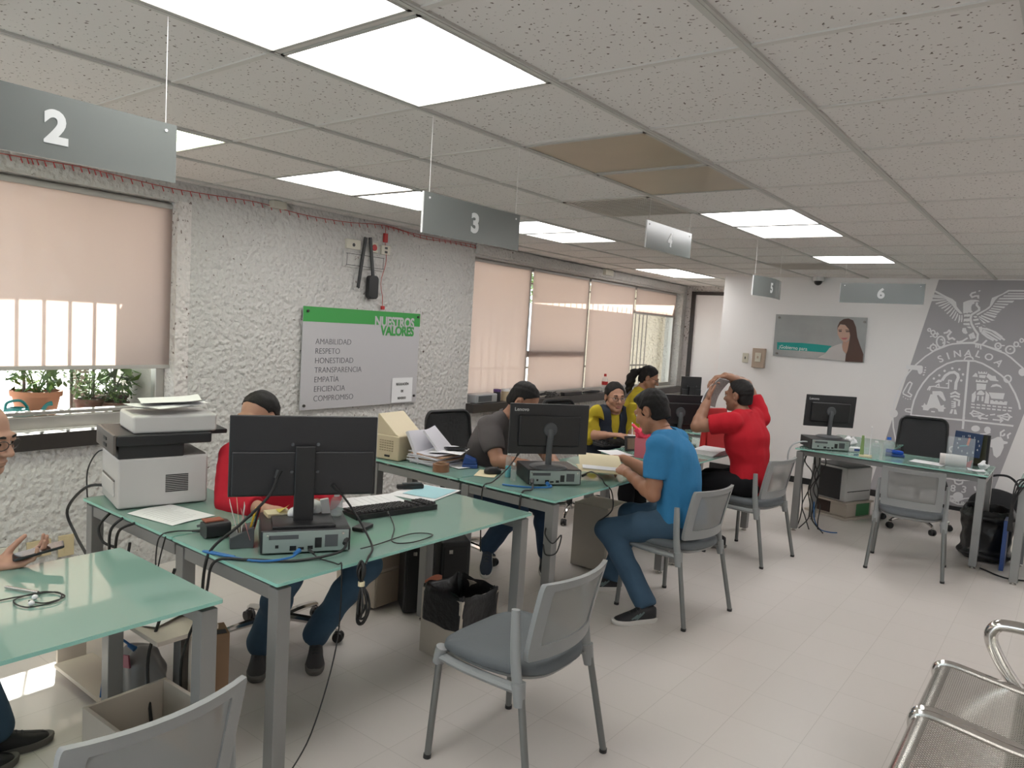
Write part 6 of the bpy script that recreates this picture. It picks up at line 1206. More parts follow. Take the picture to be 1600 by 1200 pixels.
# ------------------------------------------------------------------ printer on the near desk
PRW = mat('printer_white', (.56, .55, .535), .5); PRB = mat('printer_black', (.022, .022, .024), .4); PRG = mat('printer_brown_grey', (.12, .105, .095), .45)
t = thing('printer', 'white and black office printer with loose papers on its lid', 'printer', (-2.69, -.215, .75), math.radians(-13))
hw, hd = .175, .195
m = MB(); m.box((0, 0, .119), (2 * hw, 2 * hd, .230)); m.build('body', PRW, t, bev=.012, seg=3)
m = MB(); m.box((-.01, -hd - .002, .085), (.25, .012, .07)); m.build('tray_door', PRW, t, bev=.006)
m = MB(); m.box((-.01, -hd - .001, .124), (.25, .006, .008)); m.build('tray_slot', PRG, t, smooth=0)
m = MB()
for k in range(10): m.box((hw + .0008, .055, .070 + k * .0085), (.003, .10, .0042))
m.build('side_vent', BLACK, t, smooth=0)
m = MB(); m.box((0, hd * .55, .226), (2 * hw - .03, hd * .8, .026)); m.build('output_tray', PRG, t, smooth=0)
m = MB(); m.box((0, -.055, .270), (2 * hw - .002, 2 * hd - .11, .075)); m.build('scanner_neck', PRB, t, bev=.006)
m = MB(); m.box((0, .0, .318), (2 * hw + .03, 2 * hd + .02, .05)); m.build('scanner', PRB, t, bev=.008)
m = MB(); m.box((0, -hd - .017, .30), (2 * hw + .03, .012, .09)); m.build('control_panel', PRG, t, bev=.003)
for z in (.285, .315):
    m = MB(); m.box((.02, -hd - .024, z - .005), (.06, .004, .014)); m.build('panel_button', BLACK, t, smooth=0)
m = MB(); m.box((hw * .15, .05, .385), (2 * hw * .80, 2 * hd * .95, .085)); m.build('document_feeder', PRW, t, bev=.014, seg=3)
m = MB(); m.box((0, hd + .06, .33), (.20, .10, .022)); m.build('rear_tray', PRB, t, bev=.004)
rnd = random.Random(4)
def sheet(label, loc, rotz, w=.216, d=.279, curl=.004, m_=PAPER, name='paper_sheet', group='loose papers', cat='paper', lines=0, lift=0.0):
    t = thing(name, label, cat, loc, rotz, group); ph = rnd.random() * 6
    f = lambda u, v: Vector(((u - .5) * w, (v - .5) * d, .0015 + curl * (math.sin(u * 3 + ph) ** 2) * (1 + v) + lift * max(0, v - .6) ** 2))
    m = MB(); m.sheet(f, 8, 8, .0006); m.build('sheet', m_, t)
    if lines:
        m = MB()
        for k in range(lines): 
            v = .15 + .7 * k / lines; m.sheet(lambda a, b: f(.12 + .74 * a * (.7 + .3 * ((k * 37) % 10) / 10), v + b * .012) + Vector((0, 0, .0008)), 8, 1)
        m.build('print', mat('print_grey', (.45, .45, .46), .8), t)
    return t
for k, (x, y, a) in enumerate(((-2.63, -.17, -.3), (-2.665, -.14, .05), (-2.61, -.20, .25), (-2.66, -.21, -.12))):
    sheet(('top', 'second', 'third', 'lowest')[k] + ' loose sheet in the pile on the printer lid', (x, y, 1.202 - k * .006 + .018), a, .20, .27, .010 - k * .002, lift=.05 if k == 0 else 0)
sheet('printed sheet on the desk beside the printer, hanging over its front edge', (-2.36, -.30, .7512), math.radians(100), .22, .30, .003, lines=9)

# ------------------------------------------------------------------ things on the near L-shaped desk
t = thing('card_reader', 'black and grey fingerprint reader on the near L-shaped desk', 'reader', (-1.955, -.325, .75), math.radians(-10))
m = MB(); m.loft([[(x, y * .9, z) for x, z in rounded(.075, .058, .014)] for y in (-.055, .055)]); m._add([], []); ob = m.build('body', PCBLK, t); ob.location = (0, 0, .034)
m = MB(); m.box((-.02, -.005, .066), (.05, .075, .006)); m.build('pad', mat('reader_orange', (.30, .09, .05), .4), t, bev=.002)
m = MB(); m.box((-.065, -.02, .035), (.07, .045, .012), RY(-.3)); m.build('bracket', GREYP, t, bev=.003)
t = thing('card_holder', 'black desk holder full of pens, notes and papers beside the computer', 'desk holder', (-1.79, -.31, .75), math.radians(-30))
m = MB()
P = [(-.045, 0), (.045, 0), (.045, .085), (-.045, .045)]
m.prism(P, -.05, .05, Matrix(((0, 0, 1, 0), (1, 0, 0, 0), (0, 1, 0, 0), (0, 0, 0, 1)))); m.build('box', GREYP, t, bev=.004)
for k, (y, a, c, h) in enumerate(((-.03, .25, PAPER, .15), (-.015, .1, CREAM, .165), (.0, -.1, PAPER, .14), (.012, .3, mat('note_pink', (.6, .25, .25), .7), .12))):
    m = MB(); m.box((.01 * k - .01, y, h / 2 + .03), (.07, .0012, h), RX(a)); m.build('card', c, t, smooth=0)
for k, (x, y, c) in enumerate(((.02, .02, mat('pencil_yellow', (.6, .42, .03), .5)), (.03, .03, BLACK), (.015, .035, REDP))):
    m = MB(); m.cyl((x, y, .03), (x + .02, y + .03, .16), .004, n=8); m.build('pen', c, t)
YEL_N = mat('sticky_yellow', (.70, .60, .12), .7)
def on_pc(lx, ly, z=.0): return Vector((-1.655, -.115, .847 + z)) + RZ(ROT2) @ Vector((lx, ly, 0))
t = thing('sticky_notes', 'yellow sticky note pad on the computer left of the monitor stand', 'notepad', on_pc(-.085, -.10), ROT2 + .2)
m = MB(); m.box((0, 0, .008), (.076, .095, .016)); m.build('pad', CREAM, t, bev=.001); m = MB(); m.sheet(lambda u, v: Vector((-.03 + u * .06, .0 + v * .04, .018 + .03 * u * v)), 4, 4, .0005); m.build('loose_note', YEL_N, t)
def crumple(label, loc, r, seed, m_=PAPER):
    F = Field((-.08, -.08, -.02), (.08, .08, .1), .004); F.ell((0, 0, r * .75), (r, r * .85, r * .75), k=.01); F.fold(.012, 110, seed); F.cut((0, 0, .001), (0, 0, -1))
    t = thing('crumpled_paper', label, 'crumpled paper', loc, seed, 'crumpled tissues'); mesh_obj('wad', [F.mesh()], m_, t)
crumple('crumpled white tissue left of the big monitor stand', on_pc(-.05, -.035), .034, 3); crumple('crumpled white tissue right of the big monitor stand', on_pc(-.09, .045), .036, 8)
CLEAR = mat('clear_plastic', (.75, .77, .78), .1, trans=(.84, (.95, .97, .97)))
def bottle(label, loc, r, h, liquid=None, cap=None, level=.6, pump=False, capcol=SIGNE, group=None, name='bottle', square=False):
    t = thing(name, label, 'bottle', loc, 0, group)
    m = MB(); m.lathe([(r * .96, 0), (r, .004), (r, h * .66), (r * .85, h * .76), (r * .42, h * .84), (r * .40, h * .9)], n=20); m.build('bottle_body', CLEAR, t, smooth=40)
    if liquid is not None:
        m = MB(); m.lathe([(r * .93, .003), (r * .95, .006), (r * .95, h * level)], n=20); m.build('liquid', liquid, t, smooth=40)
    m = MB(); m.lathe([(r * .46, h * .86), (r * .46, h * .93), (r * .40, h)] if not pump else [(r * .5, h * .85), (r * .5, h * .92), (r * .22, h * .93), (r * .16, h)], n=16); m.build('cap', capcol, t, smooth=40)
    return t
bottle('small clear bottle with a flip cap on the computer by the big monitor', on_pc(-.055, .135), .026, .095, CLEAR)
t = thing('paper_box', 'small white paper packet standing between tissue and clear bottle', 'packet', on_pc(-.065, .09), ROT2); m = MB(); m.box((0, 0, .035), (.02, .035, .07), RX(.15)); m.build('packet', PAPER, t, bev=.003)
t = thing('power_adapter', 'black flat adapter with a coiled lead right of the near computer', 'adapter', (-1.655, .20, .75), math.radians(20)); m = MB(); m.box((0, 0, .009), (.055, .10, .018)); m.build('case', BLACK, t, bev=.005)
sheet('printed sheet under the far edge of the near keyboard', (-1.965, .50, .7512), math.radians(8), .215, .28, .001, lines=6)
sheet('second printed sheet further back behind the near keyboard', (-1.99, .58, .7522), math.radians(-14), .20, .26, .001, lines=5)
BLUP = mat('light_blue_paper', (.36, .60, .66), .7)
sheet('white folder sheet under the remote on the far end of the near desk', (-1.965, .905, .7508), math.radians(14), .27, .33, .001)
sheet('pale blue paper on top of the white folder sheet', (-1.95, .93, .7535), math.radians(14), .20, .24, .001, BLUP)
t = thing('stapler', 'black stapler or remote lying on the pale blue papers', 'stapler', (-2.07, .895, .757), math.radians(60)); m = MB(); m.box((0, 0, .012), (.15, .03, .024)); m.build('base', BLACK, t, bev=.006); m = MB(); m.box((.01, 0, .028), (.11, .02, .01)); m.build('top', GREYP, t, bev=.004)
# cables of the near desk
def cable(label, pts, r=.0035, m_=CABLE, k=7, name='cable', group=None, ends=True):
    o0 = Vector(pts[0]); t = thing(name, label, 'cable', o0, 0, group); m = MB(); m.tube([Vector(p) - o0 for p in pts], r, 7, k=k); m.build('lead', m_, t)
    if ends: 
        m = MB(); a = Vector((0, 0, 0)); b = Vector(pts[1]) - o0; d = b.normalized(); m.tube([a - d * .004, a + d * .028], [r * 2.2, r * 1.6], 8); m.build('plug', m_, t)
    return t
cable('thick black video cable dropping from the big monitor to the desk edge', [(-1.665, -.235, 1.06), (-1.67, -.27, .97), (-1.72, -.36, .86), (-1.77, -.44, .775), (-1.77, -.475, .70), (-1.775, -.485, .50), (-1.79, -.50, .32)], .006)
cable('black power cable from the big monitor down the right of the computer', [(-1.555, -.055, 1.0), (-1.53, .0, .93), (-1.48, .045, .83), (-1.40, .03, .765), (-1.33, -.05, .758), (-1.29, -.10, .75)], .0045)
cable('blue network cable from the near computer to the desk edge', [(-1.52, -.235, .775), (-1.50, -.29, .765), (-1.56, -.38, .757), (-1.70, -.44, .757), (-1.79, -.47, .757), (-1.765, -.45, .757), (-1.66, -.42, .758)], .0045, BLUEC)
cable('black power lead from the near computer across the desk corner to the floor', [(-1.455, -.055, .80), (-1.42, -.12, .77), (-1.48, -.28, .756), (-1.60, -.40, .757), (-1.70, -.478, .74), (-1.72, -.50, .60), (-1.80, -.54, .35), (-1.85, -.50, .05)], .0055)
cable('thin black lead hanging from the near desk edge to the floor', [(-1.50, -.20, .775), (-1.44, -.20, .758), (-1.345, -.19, .757), (-1.318, -.19, .74), (-1.318, -.20, .45), (-1.318, -.30, .15), (-1.318, -.42, .01)], .0028)
cable('thin keyboard lead looping on the near desk', [(-1.735, .42, .772), (-1.66, .38, .757), (-1.56, .30, .755), (-1.42, .16, .755), (-1.36, .22, .755), (-1.38, .36, .755), (-1.45, .30, .756), (-1.43, .08, .757), (-1.40, -.03, .77)], .0025)
cable('thin reader lead curling over the beam of the near desk', [(-2.02, -.36, .765), (-2.10, -.42, .757), (-2.12, -.472, .74), (-2.12, -.487, .66), (-2.105, -.49, .60), (-2.08, -.487, .68), (-2.06, -.48, .755)], .003)
t = thing('cable_bundle', 'coiled black cable bundle tied with a white twist, hanging off the near desk', 'cable', (-1.285, -.12, .68), 0)
for k, (a, b) in enumerate(((.0, 1.0), (.5, .9), (1.1, 1.05), (-.5, .85), (1.7, .8))):
    m = MB(); c, s = math.cos(a), math.sin(a)
    m.tube([(0, 0, .0), (.025 * c, .025 * s, -.04 * b), (.035 * c, .035 * s, -.10 * b), (.012 * c, .012 * s, -.15 * b), (-.012 * c, -.012 * s, -.13 * b), (0, 0, .0), (.012 * c, .012 * s, .05 * b), (-.004 * c, -.004 * s, .085 * b), (-.018 * c, -.018 * s, .05 * b)], .0042, 7, closed=True, k=6); m.build('loop', CABLE, t)
m = MB(); m.cyl((0, 0, -.008), (0, 0, .008), .013, n=10); m.build('twist_tie', CREAM, t)
cable('black printer power cable curving down in front of the wall', [(-2.83, -.34, .80), (-2.93, -.42, .79), (-3.05, -.46, .66), (-3.0, -.44, .54), (-2.85, -.44, .45), (-2.80, -.46, .38)], .007)
cable('thin printer data cable with a ferrite lump beside the wall', [(-2.84, -.33, .965), (-2.95, -.36, .955), (-3.02, -.38, .86), (-3.03, -.38, .75), (-3.0, -.38, .62), (-2.97, -.38, .5), (-2.99, -.38, .35)], .0035)
for k, (lab, q) in enumerate((('leftmost thick black cable looping under the printer desk', [(-2.62, -.44, .74), (-2.61, -.50, .68), (-2.57, -.50, .62), (-2.52, -.47, .60)]), ('middle thick black cable hanging under the printer desk', [(-2.47, -.46, .742), (-2.50, -.50, .68), (-2.52, -.49, .52), (-2.57, -.46, .36), (-2.60, -.42, .1)]),
        ('rightmost thick black cable looping under the printer desk', [(-2.36, -.46, .742), (-2.42, -.50, .70), (-2.47, -.49, .58), (-2.44, -.49, .49), (-2.38, -.49, .54), (-2.36, -.48, .66)]))): cable(lab, q, .0062, ends=False)

# ------------------------------------------------------------------ under and beside the near desks
def bin_box(label, loc, rotz, w, d, h, bag):
    t = thing('waste_bin', label, 'waste bin', loc, rotz)
    th = .015
    for nm, c, dd in (('panel', (0, -d / 2 + th / 2, h / 2), (w, th, h)), ('panel', (0, d / 2 - th / 2, h / 2), (w, th, h)), ('panel', (-w / 2 + th / 2, 0, h / 2), (th, d - 2 * th, h)), ('panel', (w / 2 - th / 2, 0, h / 2), (th, d - 2 * th, h)), ('bottom', (0, 0, .02), (w - 2 * th, d - 2 * th, .015))):
        m = MB(); m.box(c, dd); m.build(nm, PLY, t, bev=.0015)
    if bag:
        BAG = mat('bin_liner_black', (.010, .010, .011), .38, bump=.5, bscale=35)
        def ring(sc, z, wob, seed):
            r = random.Random(seed); P = rounded(w * sc, d * sc, .03, 5); Q = []
            for i in range(len(P)):
                a, b = P[i]; c, e = P[(i + 1) % len(P)]
                for j in range(3 if math.hypot(a - c, b - e) > .05 else 1): q = j / 3; Q.append((a + (c - a) * q, b + (e - b) * q))
            return [(x + r.uniform(-wob, wob), y + r.uniform(-wob, wob), z + r.uniform(-wob, wob) * 2.0) for x, y in Q]
        m = MB(); m.loft([ring(1.03, h * .52, .003, 1), ring(1.035, h * .62, .004, 2), ring(1.03, h * .78, .004, 3), ring(1.03, h * .95, .004, 4), ring(1.02, h + .012, .006, 5), ring(.93, h + .016, .008, 6), ring(.86, h - .01, .010, 7), ring(.78, h * .75, .02, 8), ring(.6, h * .45, .03, 9), ring(.2, h * .3, .02, 10)], caps=True); m.build('bin_liner', BAG, t, smooth=70)
        m = MB(); m.sheet(lambda u, v: Vector((-w / 2 - .004 + .01 * math.sin(3 * u), -d / 2 + .02 + u * .12, h - .05 + v * (.075 + .02 * math.sin(u * 3.1)))), 8, 5, .001); m.build('orange_wrapper', mat('wrapper_orange', (.50, .17, .10), .5), t)
    else:
        m = MB(); m.box((w * .12, 0, h * .42), (th, d - 2 * th, h * .75)); m.build('divider', PLY, t, bev=.0015)
    return t
bin_box('beige board waste bin with a black liner under the end of the near desk', (-1.605, .83, 0), math.radians(-3), .285, .27, .335, True)
bin_box('empty beige board box with a divider, behind the bottom left chair', (-1.70, -.715, 0), math.radians(2), .31, .30, .27, False)
t = thing('low_cabinet', 'low beige printer stand with an open shelf of papers under the printer desk', 'cabinet', (-2.28, -.53, 0))
for nm, c, d in (('side_panel', (-.48, .02, .225), (.018, .20, .45)), ('back_panel', (-.33, .05, .20), (.30, .016, .40)), ('shelf', (.08, .0, .45), (.86, .24, .018)), ('shelf', (.0, .0, .06), (.80, .24, .018)), ('side_panel', (.50, .06, .225), (.018, .10, .45))):
    m = MB(); m.box(c, d); m.build(nm, PLY, t, bev=.0015)
t = thing('plastic_bag', 'grey plastic bag of leads on the low cabinet shelf', 'bag', (-2.16, -.53, .069))
F = Field((-.2, -.12, -.01), (.2, .12, .32), .007); F.ell((0, 0, .10), (.14, .085, .12), k=.03); F.fold(.018, 45, 4); F.cut((0, 0, .002), (0, 0, -1)); mesh_obj('sack', [F.mesh()], mat('grey_polythene', (.30, .30, .30), .3, trans=(.15, (1, 1, 1))), t)
m = MB(); m.box((.0, -.088, .055), (.13, .006, .035), RY(.2)); m.build('yellow_label', mat('label_yellow', (.50, .44, .10), .6), t)
m = MB(); m.box((.04, -.08, .19), (.11, .006, .05), RY(-.25)); m.build('magenta_label', mat('label_magenta', (.30, .07, .12), .6), t)
sheet('crumpled white papers on the top shelf of the low cabinet', (-2.02, -.55, .461), .3, .25, .19, .012)
CARD = mat('cardboard', (.30, .185, .11), .8, noise=.06, nscale=9)
t = thing('cardboard_box', 'tall brown cardboard box standing between the near desk legs', 'box', (-1.905, -.36, 0), math.radians(-20)); m = MB(); m.box((0, 0, .19), (.12, .12, .38)); m.build('carton', CARD, t, bev=.003)
m = MB(); m.box((-.02, -.02, .3805), (.035, .05, .001)); m.build('label', PAPER, t, smooth=0); m = MB(); m.box((.035, .02, .3805), (.04, .06, .001)); m.build('tape', PCBLK, t, smooth=0)
cable('blue network cable curled below the printer desk', [(-2.05, -.60, .33), (-2.12, -.63, .36), (-2.22, -.63, .30), (-2.26, -.62, .18), (-2.25, -.64, .04)], .005, BLUEC)
cable('black cable running slantwise down between the left desk legs', [(-1.83, -.56, .70), (-1.86, -.60, .5), (-1.88, -.63, .33), (-1.80, -.64, .05)], .006, ends=False)
t = thing('drawer_pedestal', 'beige drawer pedestal under the far end of the near desk', 'pedestal', (-2.46, 1.05, 0), math.radians(0))
m = MB(); m.box((0, 0, .225), (.34, .36, .42)); m.build('carcass', PLY, t, bev=.003); m = MB(); m.box((0, 0, .445), (.36, .38, .02)); m.build('top', GREYP, t, bev=.002)
for k in range(2): m = MB(); m.box((.172, 0, .12 + k * .21), (.012, .34, .19)); m.build('drawer', PLYE, t, bev=.002)
for j, (lab, x, y) in enumerate((('black tower computer standing right of the beige pedestal', -2.23, 1.12), ('black tower computer with a silver badge by the waste bin', -2.12, 1.30))):
    t = thing('tower_computer', lab, 'computer', (x, y, 0), math.radians(-35), 'tower computers'); m = MB(); m.box((0, 0, .215), (.36, .175, .41)); m.build('case', PCBLK, t, bev=.012); m = MB(); m.box((.181, 0, .21), (.006, .14, .36)); m.build('front_panel', BLACK, t, bev=.003); m = MB(); m.box((.185, -.03, .36), (.003, .022, .022)); m.build('badge', FOOT, t, smooth=0)

# ------------------------------------------------------------------ on the desk of the man in grey
CREAMP = mat('cream_plastic', (.56, .48, .33), .5)
t = thing('label_printer', 'old cream printer with a raised lid at the end of the second desk return', 'printer', (-2.79, 1.50, .75), math.radians(8))
m = MB(); m.box((0, 0, .085), (.19, .27, .165)); m.build('body', CREAMP, t, bev=.010, seg=3)
m = MB(); m.prism([(-.095, .165), (.095, .165), (.06, .18), (-.085, .30), (-.095, .30)], -.13, .13, Matrix(((1, 0, 0, 0), (0, 0, 1, 0), (0, 1, 0, 0), (0, 0, 0, 1)))); m.build('lid', CREAMP, t, bev=.004)
m = MB()
for i in range(6):
    for j in range(5): m.box((-.06 + i * .02, -.136, .065 + j * .016), (.013, .003, .006))
o = m.build('vent', mat('cream_shadow', (.30, .25, .17), .7), t, smooth=0)
m = MB(); m.box((.0, -.137, .03), (.04, .006, .012)); m.build('switch', BLACK, t, smooth=0)
ENV = mat('envelope_white', (.62, .61, .66), .7); ENVB = mat('envelope_brown', (.45, .28, .18), .7)
for k in range(9):
    t = thing('envelope', ('lowest', 'second', 'third', 'fourth', 'fifth', 'sixth', 'seventh', 'eighth', 'topmost')[k] + ' envelope of the pile beside the tape roll', 'envelope', (-2.52 + .012 * math.sin(k * 2.1), 1.56 + .012 * math.cos(k * 1.7), .7505 + k * .0085), math.radians(5 + 4 * math.sin(k * 3)), 'pile of envelopes')
    m = MB(); m.sheet(lambda u, v: Vector(((u - .5) * .25, (v - .5) * .24, .004 + .003 * math.sin(u * 5 + k))), 8, 4, .0065); m.build('sleeve', ENVB if k in (4, 7) else ENV, t, bev=0)
t = thing('envelope', 'big puffy white envelope leaning on the cream printer', 'envelope', (-2.64, 1.56, .75), math.radians(14))
m = MB(); m.sheet(lambda u, v: Vector((.055 - .10 * v + .012 * math.sin(u * 3.1) * math.sin(v * 3.1), (u - .5) * .27, .004 + v * .20 - .02 * u * v)), 10, 8, .022); m.build('sleeve', ENV, t, smooth=50)
t = thing('envelope', 'second white envelope leaning over the first one', 'envelope', (-2.56, 1.63, .83), math.radians(24))
m = MB(); m.sheet(lambda u, v: Vector((.045 - .12 * v + .010 * math.sin(u * 3.1 + v), (u - .5) * .25, .004 + v * .13)), 10, 8, .014); m.build('sleeve', ENV, t, smooth=50)
sheet('white sheet lying on the pile of envelopes', (-2.47, 1.64, .832), .5, .22, .26, .006)
sheet('white sheet spread behind the pile of envelopes', (-2.36, 1.62, .752), -.2, .20, .15, .003)
t = thing('phone', 'dark phone on the white sheet above the envelopes', 'phone', (-2.43, 1.66, .848), math.radians(60)); m = MB(); m.prism(rounded(.15, .075, .012), 0, .009); m.build('case', PCBLK, t, bev=.002); m = MB(); m.prism(rounded(.14, .066, .008), .009, .0095); m.build('screen', SCREEN, t, smooth=0)
t = thing('tape_roll', 'roll of brown packing tape on the second desk', 'tape', (-2.315, 1.40, .75)); m = MB(); m.lathe([(.038, 0), (.052, 0), (.052, .048), (.038, .048), (.038, 0)], n=36, caps=False); m.build('tape', mat('packing_tape_brown', (.25, .12, .065), .3), t, smooth=40); m = MB(); m.lathe([(.036, 0), (.0385, 0), (.0385, .048), (.036, .048), (.036, 0)], n=36, caps=False); m.build('core', CARD, t, smooth=40)
t = thing('hole_punch', 'blue hole punch on the second desk right of the tape roll', 'hole punch', (-2.30, 1.66, .75), math.radians(40)); BLUEP = mat('blue_plastic', (.02, .06, .22), .35)
m = MB(); m.box((0, 0, .012), (.10, .12, .024)); m.build('base', BLUEP, t, bev=.004); m = MB(); m.prism([(-.05, .024), (.05, .024), (.04, .05), (-.035, .075)], -.05, .05, Matrix(((1, 0, 0, 0), (0, 0, 1, 0), (0, 1, 0, 0), (0, 0, 0, 1)))); m.build('lever', BLUEP, t, bev=.006)
sheet('small cream notepad under the mouse on the second desk', (-2.08, 1.57, .7512), .5, .13, .19, .002, CREAM)
SANI = mat('sanitiser_blue', (.02, .36, .42), .25)
bottle('tall clear spray bottle half full of blue sanitiser on the second desk', (-1.945, 1.61, .75), .020, .165, SANI, level=.42)
bottle('small clear bottle with a white cap beside the blue sanitiser', (-1.865, 1.56, .75), .019, .11, CLEAR)
PINK = mat('pink_tissue', (.72, .04, .09), .55); PINKB = mat('pink_paper_bag', (.62, .16, .20), .6)
cable('black lead hanging from the second desk past the leg to the floor', [(-1.66, 1.47, .80), (-1.62, 1.42, .762), (-1.63, 1.338, .75), (-1.63, 1.322, .60), (-1.64, 1.32, .3), (-1.66, 1.33, .03)], .006)
cable('black monitor lead dropping over the second desk beam', [(-1.83, 1.56, .93), (-1.86, 1.50, .84), (-1.89, 1.40, .762), (-1.90, 1.322, .74), (-1.90, 1.315, .6), (-1.90, 1.33, .35)], .004)
cable('blue network cable lying behind the second computer', [(-1.62, 1.57, .775), (-1.58, 1.55, .765), (-1.66, 1.48, .757), (-1.76, 1.42, .757), (-1.82, 1.40, .757)], .0055, BLUEC)
cable('black cable looped around the second desk front leg', [(-1.46, 1.36, .60), (-1.44, 1.318, .56), (-1.39, 1.322, .52), (-1.388, 1.40, .55), (-1.388, 1.36, .46), (-1.43, 1.318, .45), (-1.47, 1.35, .50)], .004, ends=False)
cable('black lead arching down at the right end of the second computer', [(-1.55, 1.84, .80), (-1.50, 1.86, .83), (-1.44, 1.88, .80), (-1.425, 1.90, .765), (-1.385, 1.92, .72), (-1.39, 1.95, .60), (-1.50, 1.98, .50)], .004)
t = thing('file_cabinet', 'beige board cabinet under the second desk by the blue-jeaned knees', 'cabinet', (-1.845, 2.60, 0), math.radians(3))
m = MB(); m.box((0, 0, .235), (.27, .30, .45)); m.build('carcass', PLY, t, bev=.003); m = MB(); m.box((.137, 0, .24), (.012, .29, .42)); m.build('door', PLY, t, bev=.002); m = MB(); m.cyl((.143, .10, .14), (.150, .10, .14), .008, n=10); m.build('lock', BLACK, t)
# ------------------------------------------------------------------ what people hold
t = thing('folder', 'cream manila folder with papers in the hands of the man in blue', 'folder', (-1.60, 2.115, .80), math.radians(40))
f = lambda u, v, k=0: Vector(((u - .5) * .27, (v - .5) * .235, .004 + .085 * math.sin(v * math.pi * .62) * (1 if k == 0 else .62) - .012 * u + (.0 if k == 0 else .012)))
m = MB(); m.sheet(lambda u, v: f(u, v), 8, 12, .0014); m.build('cover', CREAM, t)
m = MB(); m.sheet(lambda u, v: f(u * .96 + .06, v * .9 + .06, 1), 8, 12, .003); m.build('papers', PAPER, t)
m = MB(); m.sheet(lambda u, v: Vector(((u - .5) * .27, (v - .5) * .235, .0025)), 4, 4, .0014); m.build('back_cover', CREAM, t)
NEWS = mat('printed_grey', (.21, .19, .18), .8, noise=.35, nscale=60)
a, b, c_, d = Vector((-1.475, 3.69, 1.365)), Vector((-1.43, 3.80, 1.345)), Vector((-1.495, 3.69, 1.13)), Vector((-1.555, 3.56, 1.165))
t = thing('held_papers', 'grey printed sheets held up by the man in the red polo shirt', 'papers', (d + c_) / 2)
for k in range(3):
    m = MB(); o = (d + c_) / 2
    m.sheet(lambda u, v: (d * (1 - u) + c_ * u) * (1 - v) + (a * (1 - u) + b * u) * v + Vector((-.022 * math.sin(v * 3.1) - .004 * k, -.012 * math.sin(v * 3.1) + .006 * k * v, .004 * k)) - o, 6, 10, .0006); m.build('sheet', NEWS if k == 0 else PAPER, t)
t = thing('phone', 'dark phone held by the balding man at the left edge', 'phone', (-2.035, -.945, .800), math.radians(72)); m = MB(); m.prism(rounded(.155, .075, .012), -.004, .005); ob = m.build('case', PCBLK, t, bev=.002); m = MB(); m.prism(rounded(.145, .067, .008), .005, .0056); m.build('screen', SCREEN, t, smooth=0); t.rotation_euler = (0, math.radians(-12), math.radians(72))
# things on the leftmost desk
t = thing('earphones', 'white and black earphones with a tangled lead on the left foreground desk', 'earphones', (-1.70, -1.09, .75))
m = MB(); m.tube([(0, 0, .004), (.05, .03, .004), (.03, .09, .005), (-.05, .06, .004), (-.03, -.03, .006), (.05, -.02, .004), (.06, .06, .007), (-.02, .08, .006), (-.06, -.06, .004), (-.02, -.16, .004)], .0022, 6, k=8); m.build('lead', CABLE, t)
for p in ((-.01, .02, .008), (.035, -.005, .008)): m = MB(); m.ell(p, (.009, .009, .008), n=12); m.build('earbud', SIGNE, t)
t = thing('pen', 'silver pen lying beside the earphones', 'pen', (-1.80, -1.07, .756), math.radians(25)); m = MB(); m.cyl((-.07, 0, 0), (.055, 0, 0), .0048, n=12); m.build('barrel', FOOT, t); m = MB(); m.cyl((.055, 0, 0), (.07, 0, 0), .0045, .001, n=12); m.build('tip', BLACK, t)

# ------------------------------------------------------------------ desk of the woman in the vest
t = thing('drink_cup', 'white paper cup with a straw in front of the woman in the vest', 'cup', (-2.07, 3.41, .75), 0); m = MB(); m.lathe([(.034, 0), (.045, .095), (.047, .097), (.043, .095), (.032, .006)], n=24, caps=False); m.build('cup', mat('cup_print', (.48, .40, .38), .5, noise=.3, nscale=40), t); m = MB(); m.cyl((.01, 0, .02), (-.015, .02, .20), .004, n=8); m.build('straw', SIGNE, t); m = MB(); m.cyl((0, 0, .09), (0, 0, .0945), .044, n=24); m.build('lid', SIGNE, t)
t = thing('desk_calendar', 'dark standing photo frame beside the pink gift bag', 'photo frame', (-1.96, 3.24, .75), math.radians(-30)); m = MB(); m.box((0, 0, .06), (.012, .16, .12), RY(-.2)); m.build('frame', BLACK, t, bev=.003); m = MB(); m.box((.008, 0, .06), (.003, .12, .085), RY(-.2)); m.build('picture', mat('frame_picture', (.16, .11, .07), .5, noise=.3, nscale=30), t, smooth=0)
t = thing('gift_bag', 'pink gift bag stuffed with red tissue behind the man in blue', 'gift bag', (-1.79, 3.06, .75), .3); m = MB(); m.box((0, 0, .075), (.085, .13, .15), taper=1.08); m.build('bag', PINKB, t, bev=.003); F = Field((-.12, -.14, .08), (.12, .14, .30), .005); F.ell((0, 0, .17), (.055, .08, .045), k=.02)
for k in range(6): F.rc((.02 * math.cos(k), .03 * math.sin(k), .17), (.075 * math.cos(k * 1.05), .10 * math.sin(k * 1.05), .215 + .02 * (k % 2)), .022, .012, k=.02)
F.fold(.008, 90, 6); mesh_obj('tissue', [F.mesh()], PINK, t)
sheet('white sheet on the desk in front of the woman in the vest', (-1.93, 2.72, .7512), .3, .2, .27, .002); sheet('white sheet under the sleeve of the woman in the vest', (-1.98, 3.0, .7515), 1.1, .18, .24, .002)
GRNP = mat('olive_folder', (.16, .19, .09), .6); sheet('olive green folder on the desk of the woman in the vest', (-1.66, 3.30, .7512), .9, .24, .32, .001, GRNP, 'folder', None, 'folder')
t = thing('mouse_pad', 'brown patterned mat under the mouse of the woman in the vest', 'mouse pad', (-2.03, 3.62, .751), .3); m = MB(); m.prism(rounded(.22, .26, .01), 0, .004); m.build('mat', mat('pad_brown', (.09, .055, .045), .8, noise=.4, nscale=40), t)
t = thing('folder_bag', 'tall red folder standing on the desk before the man in the red polo shirt', 'folder', (-1.60, 4.03, .75), math.radians(-25))
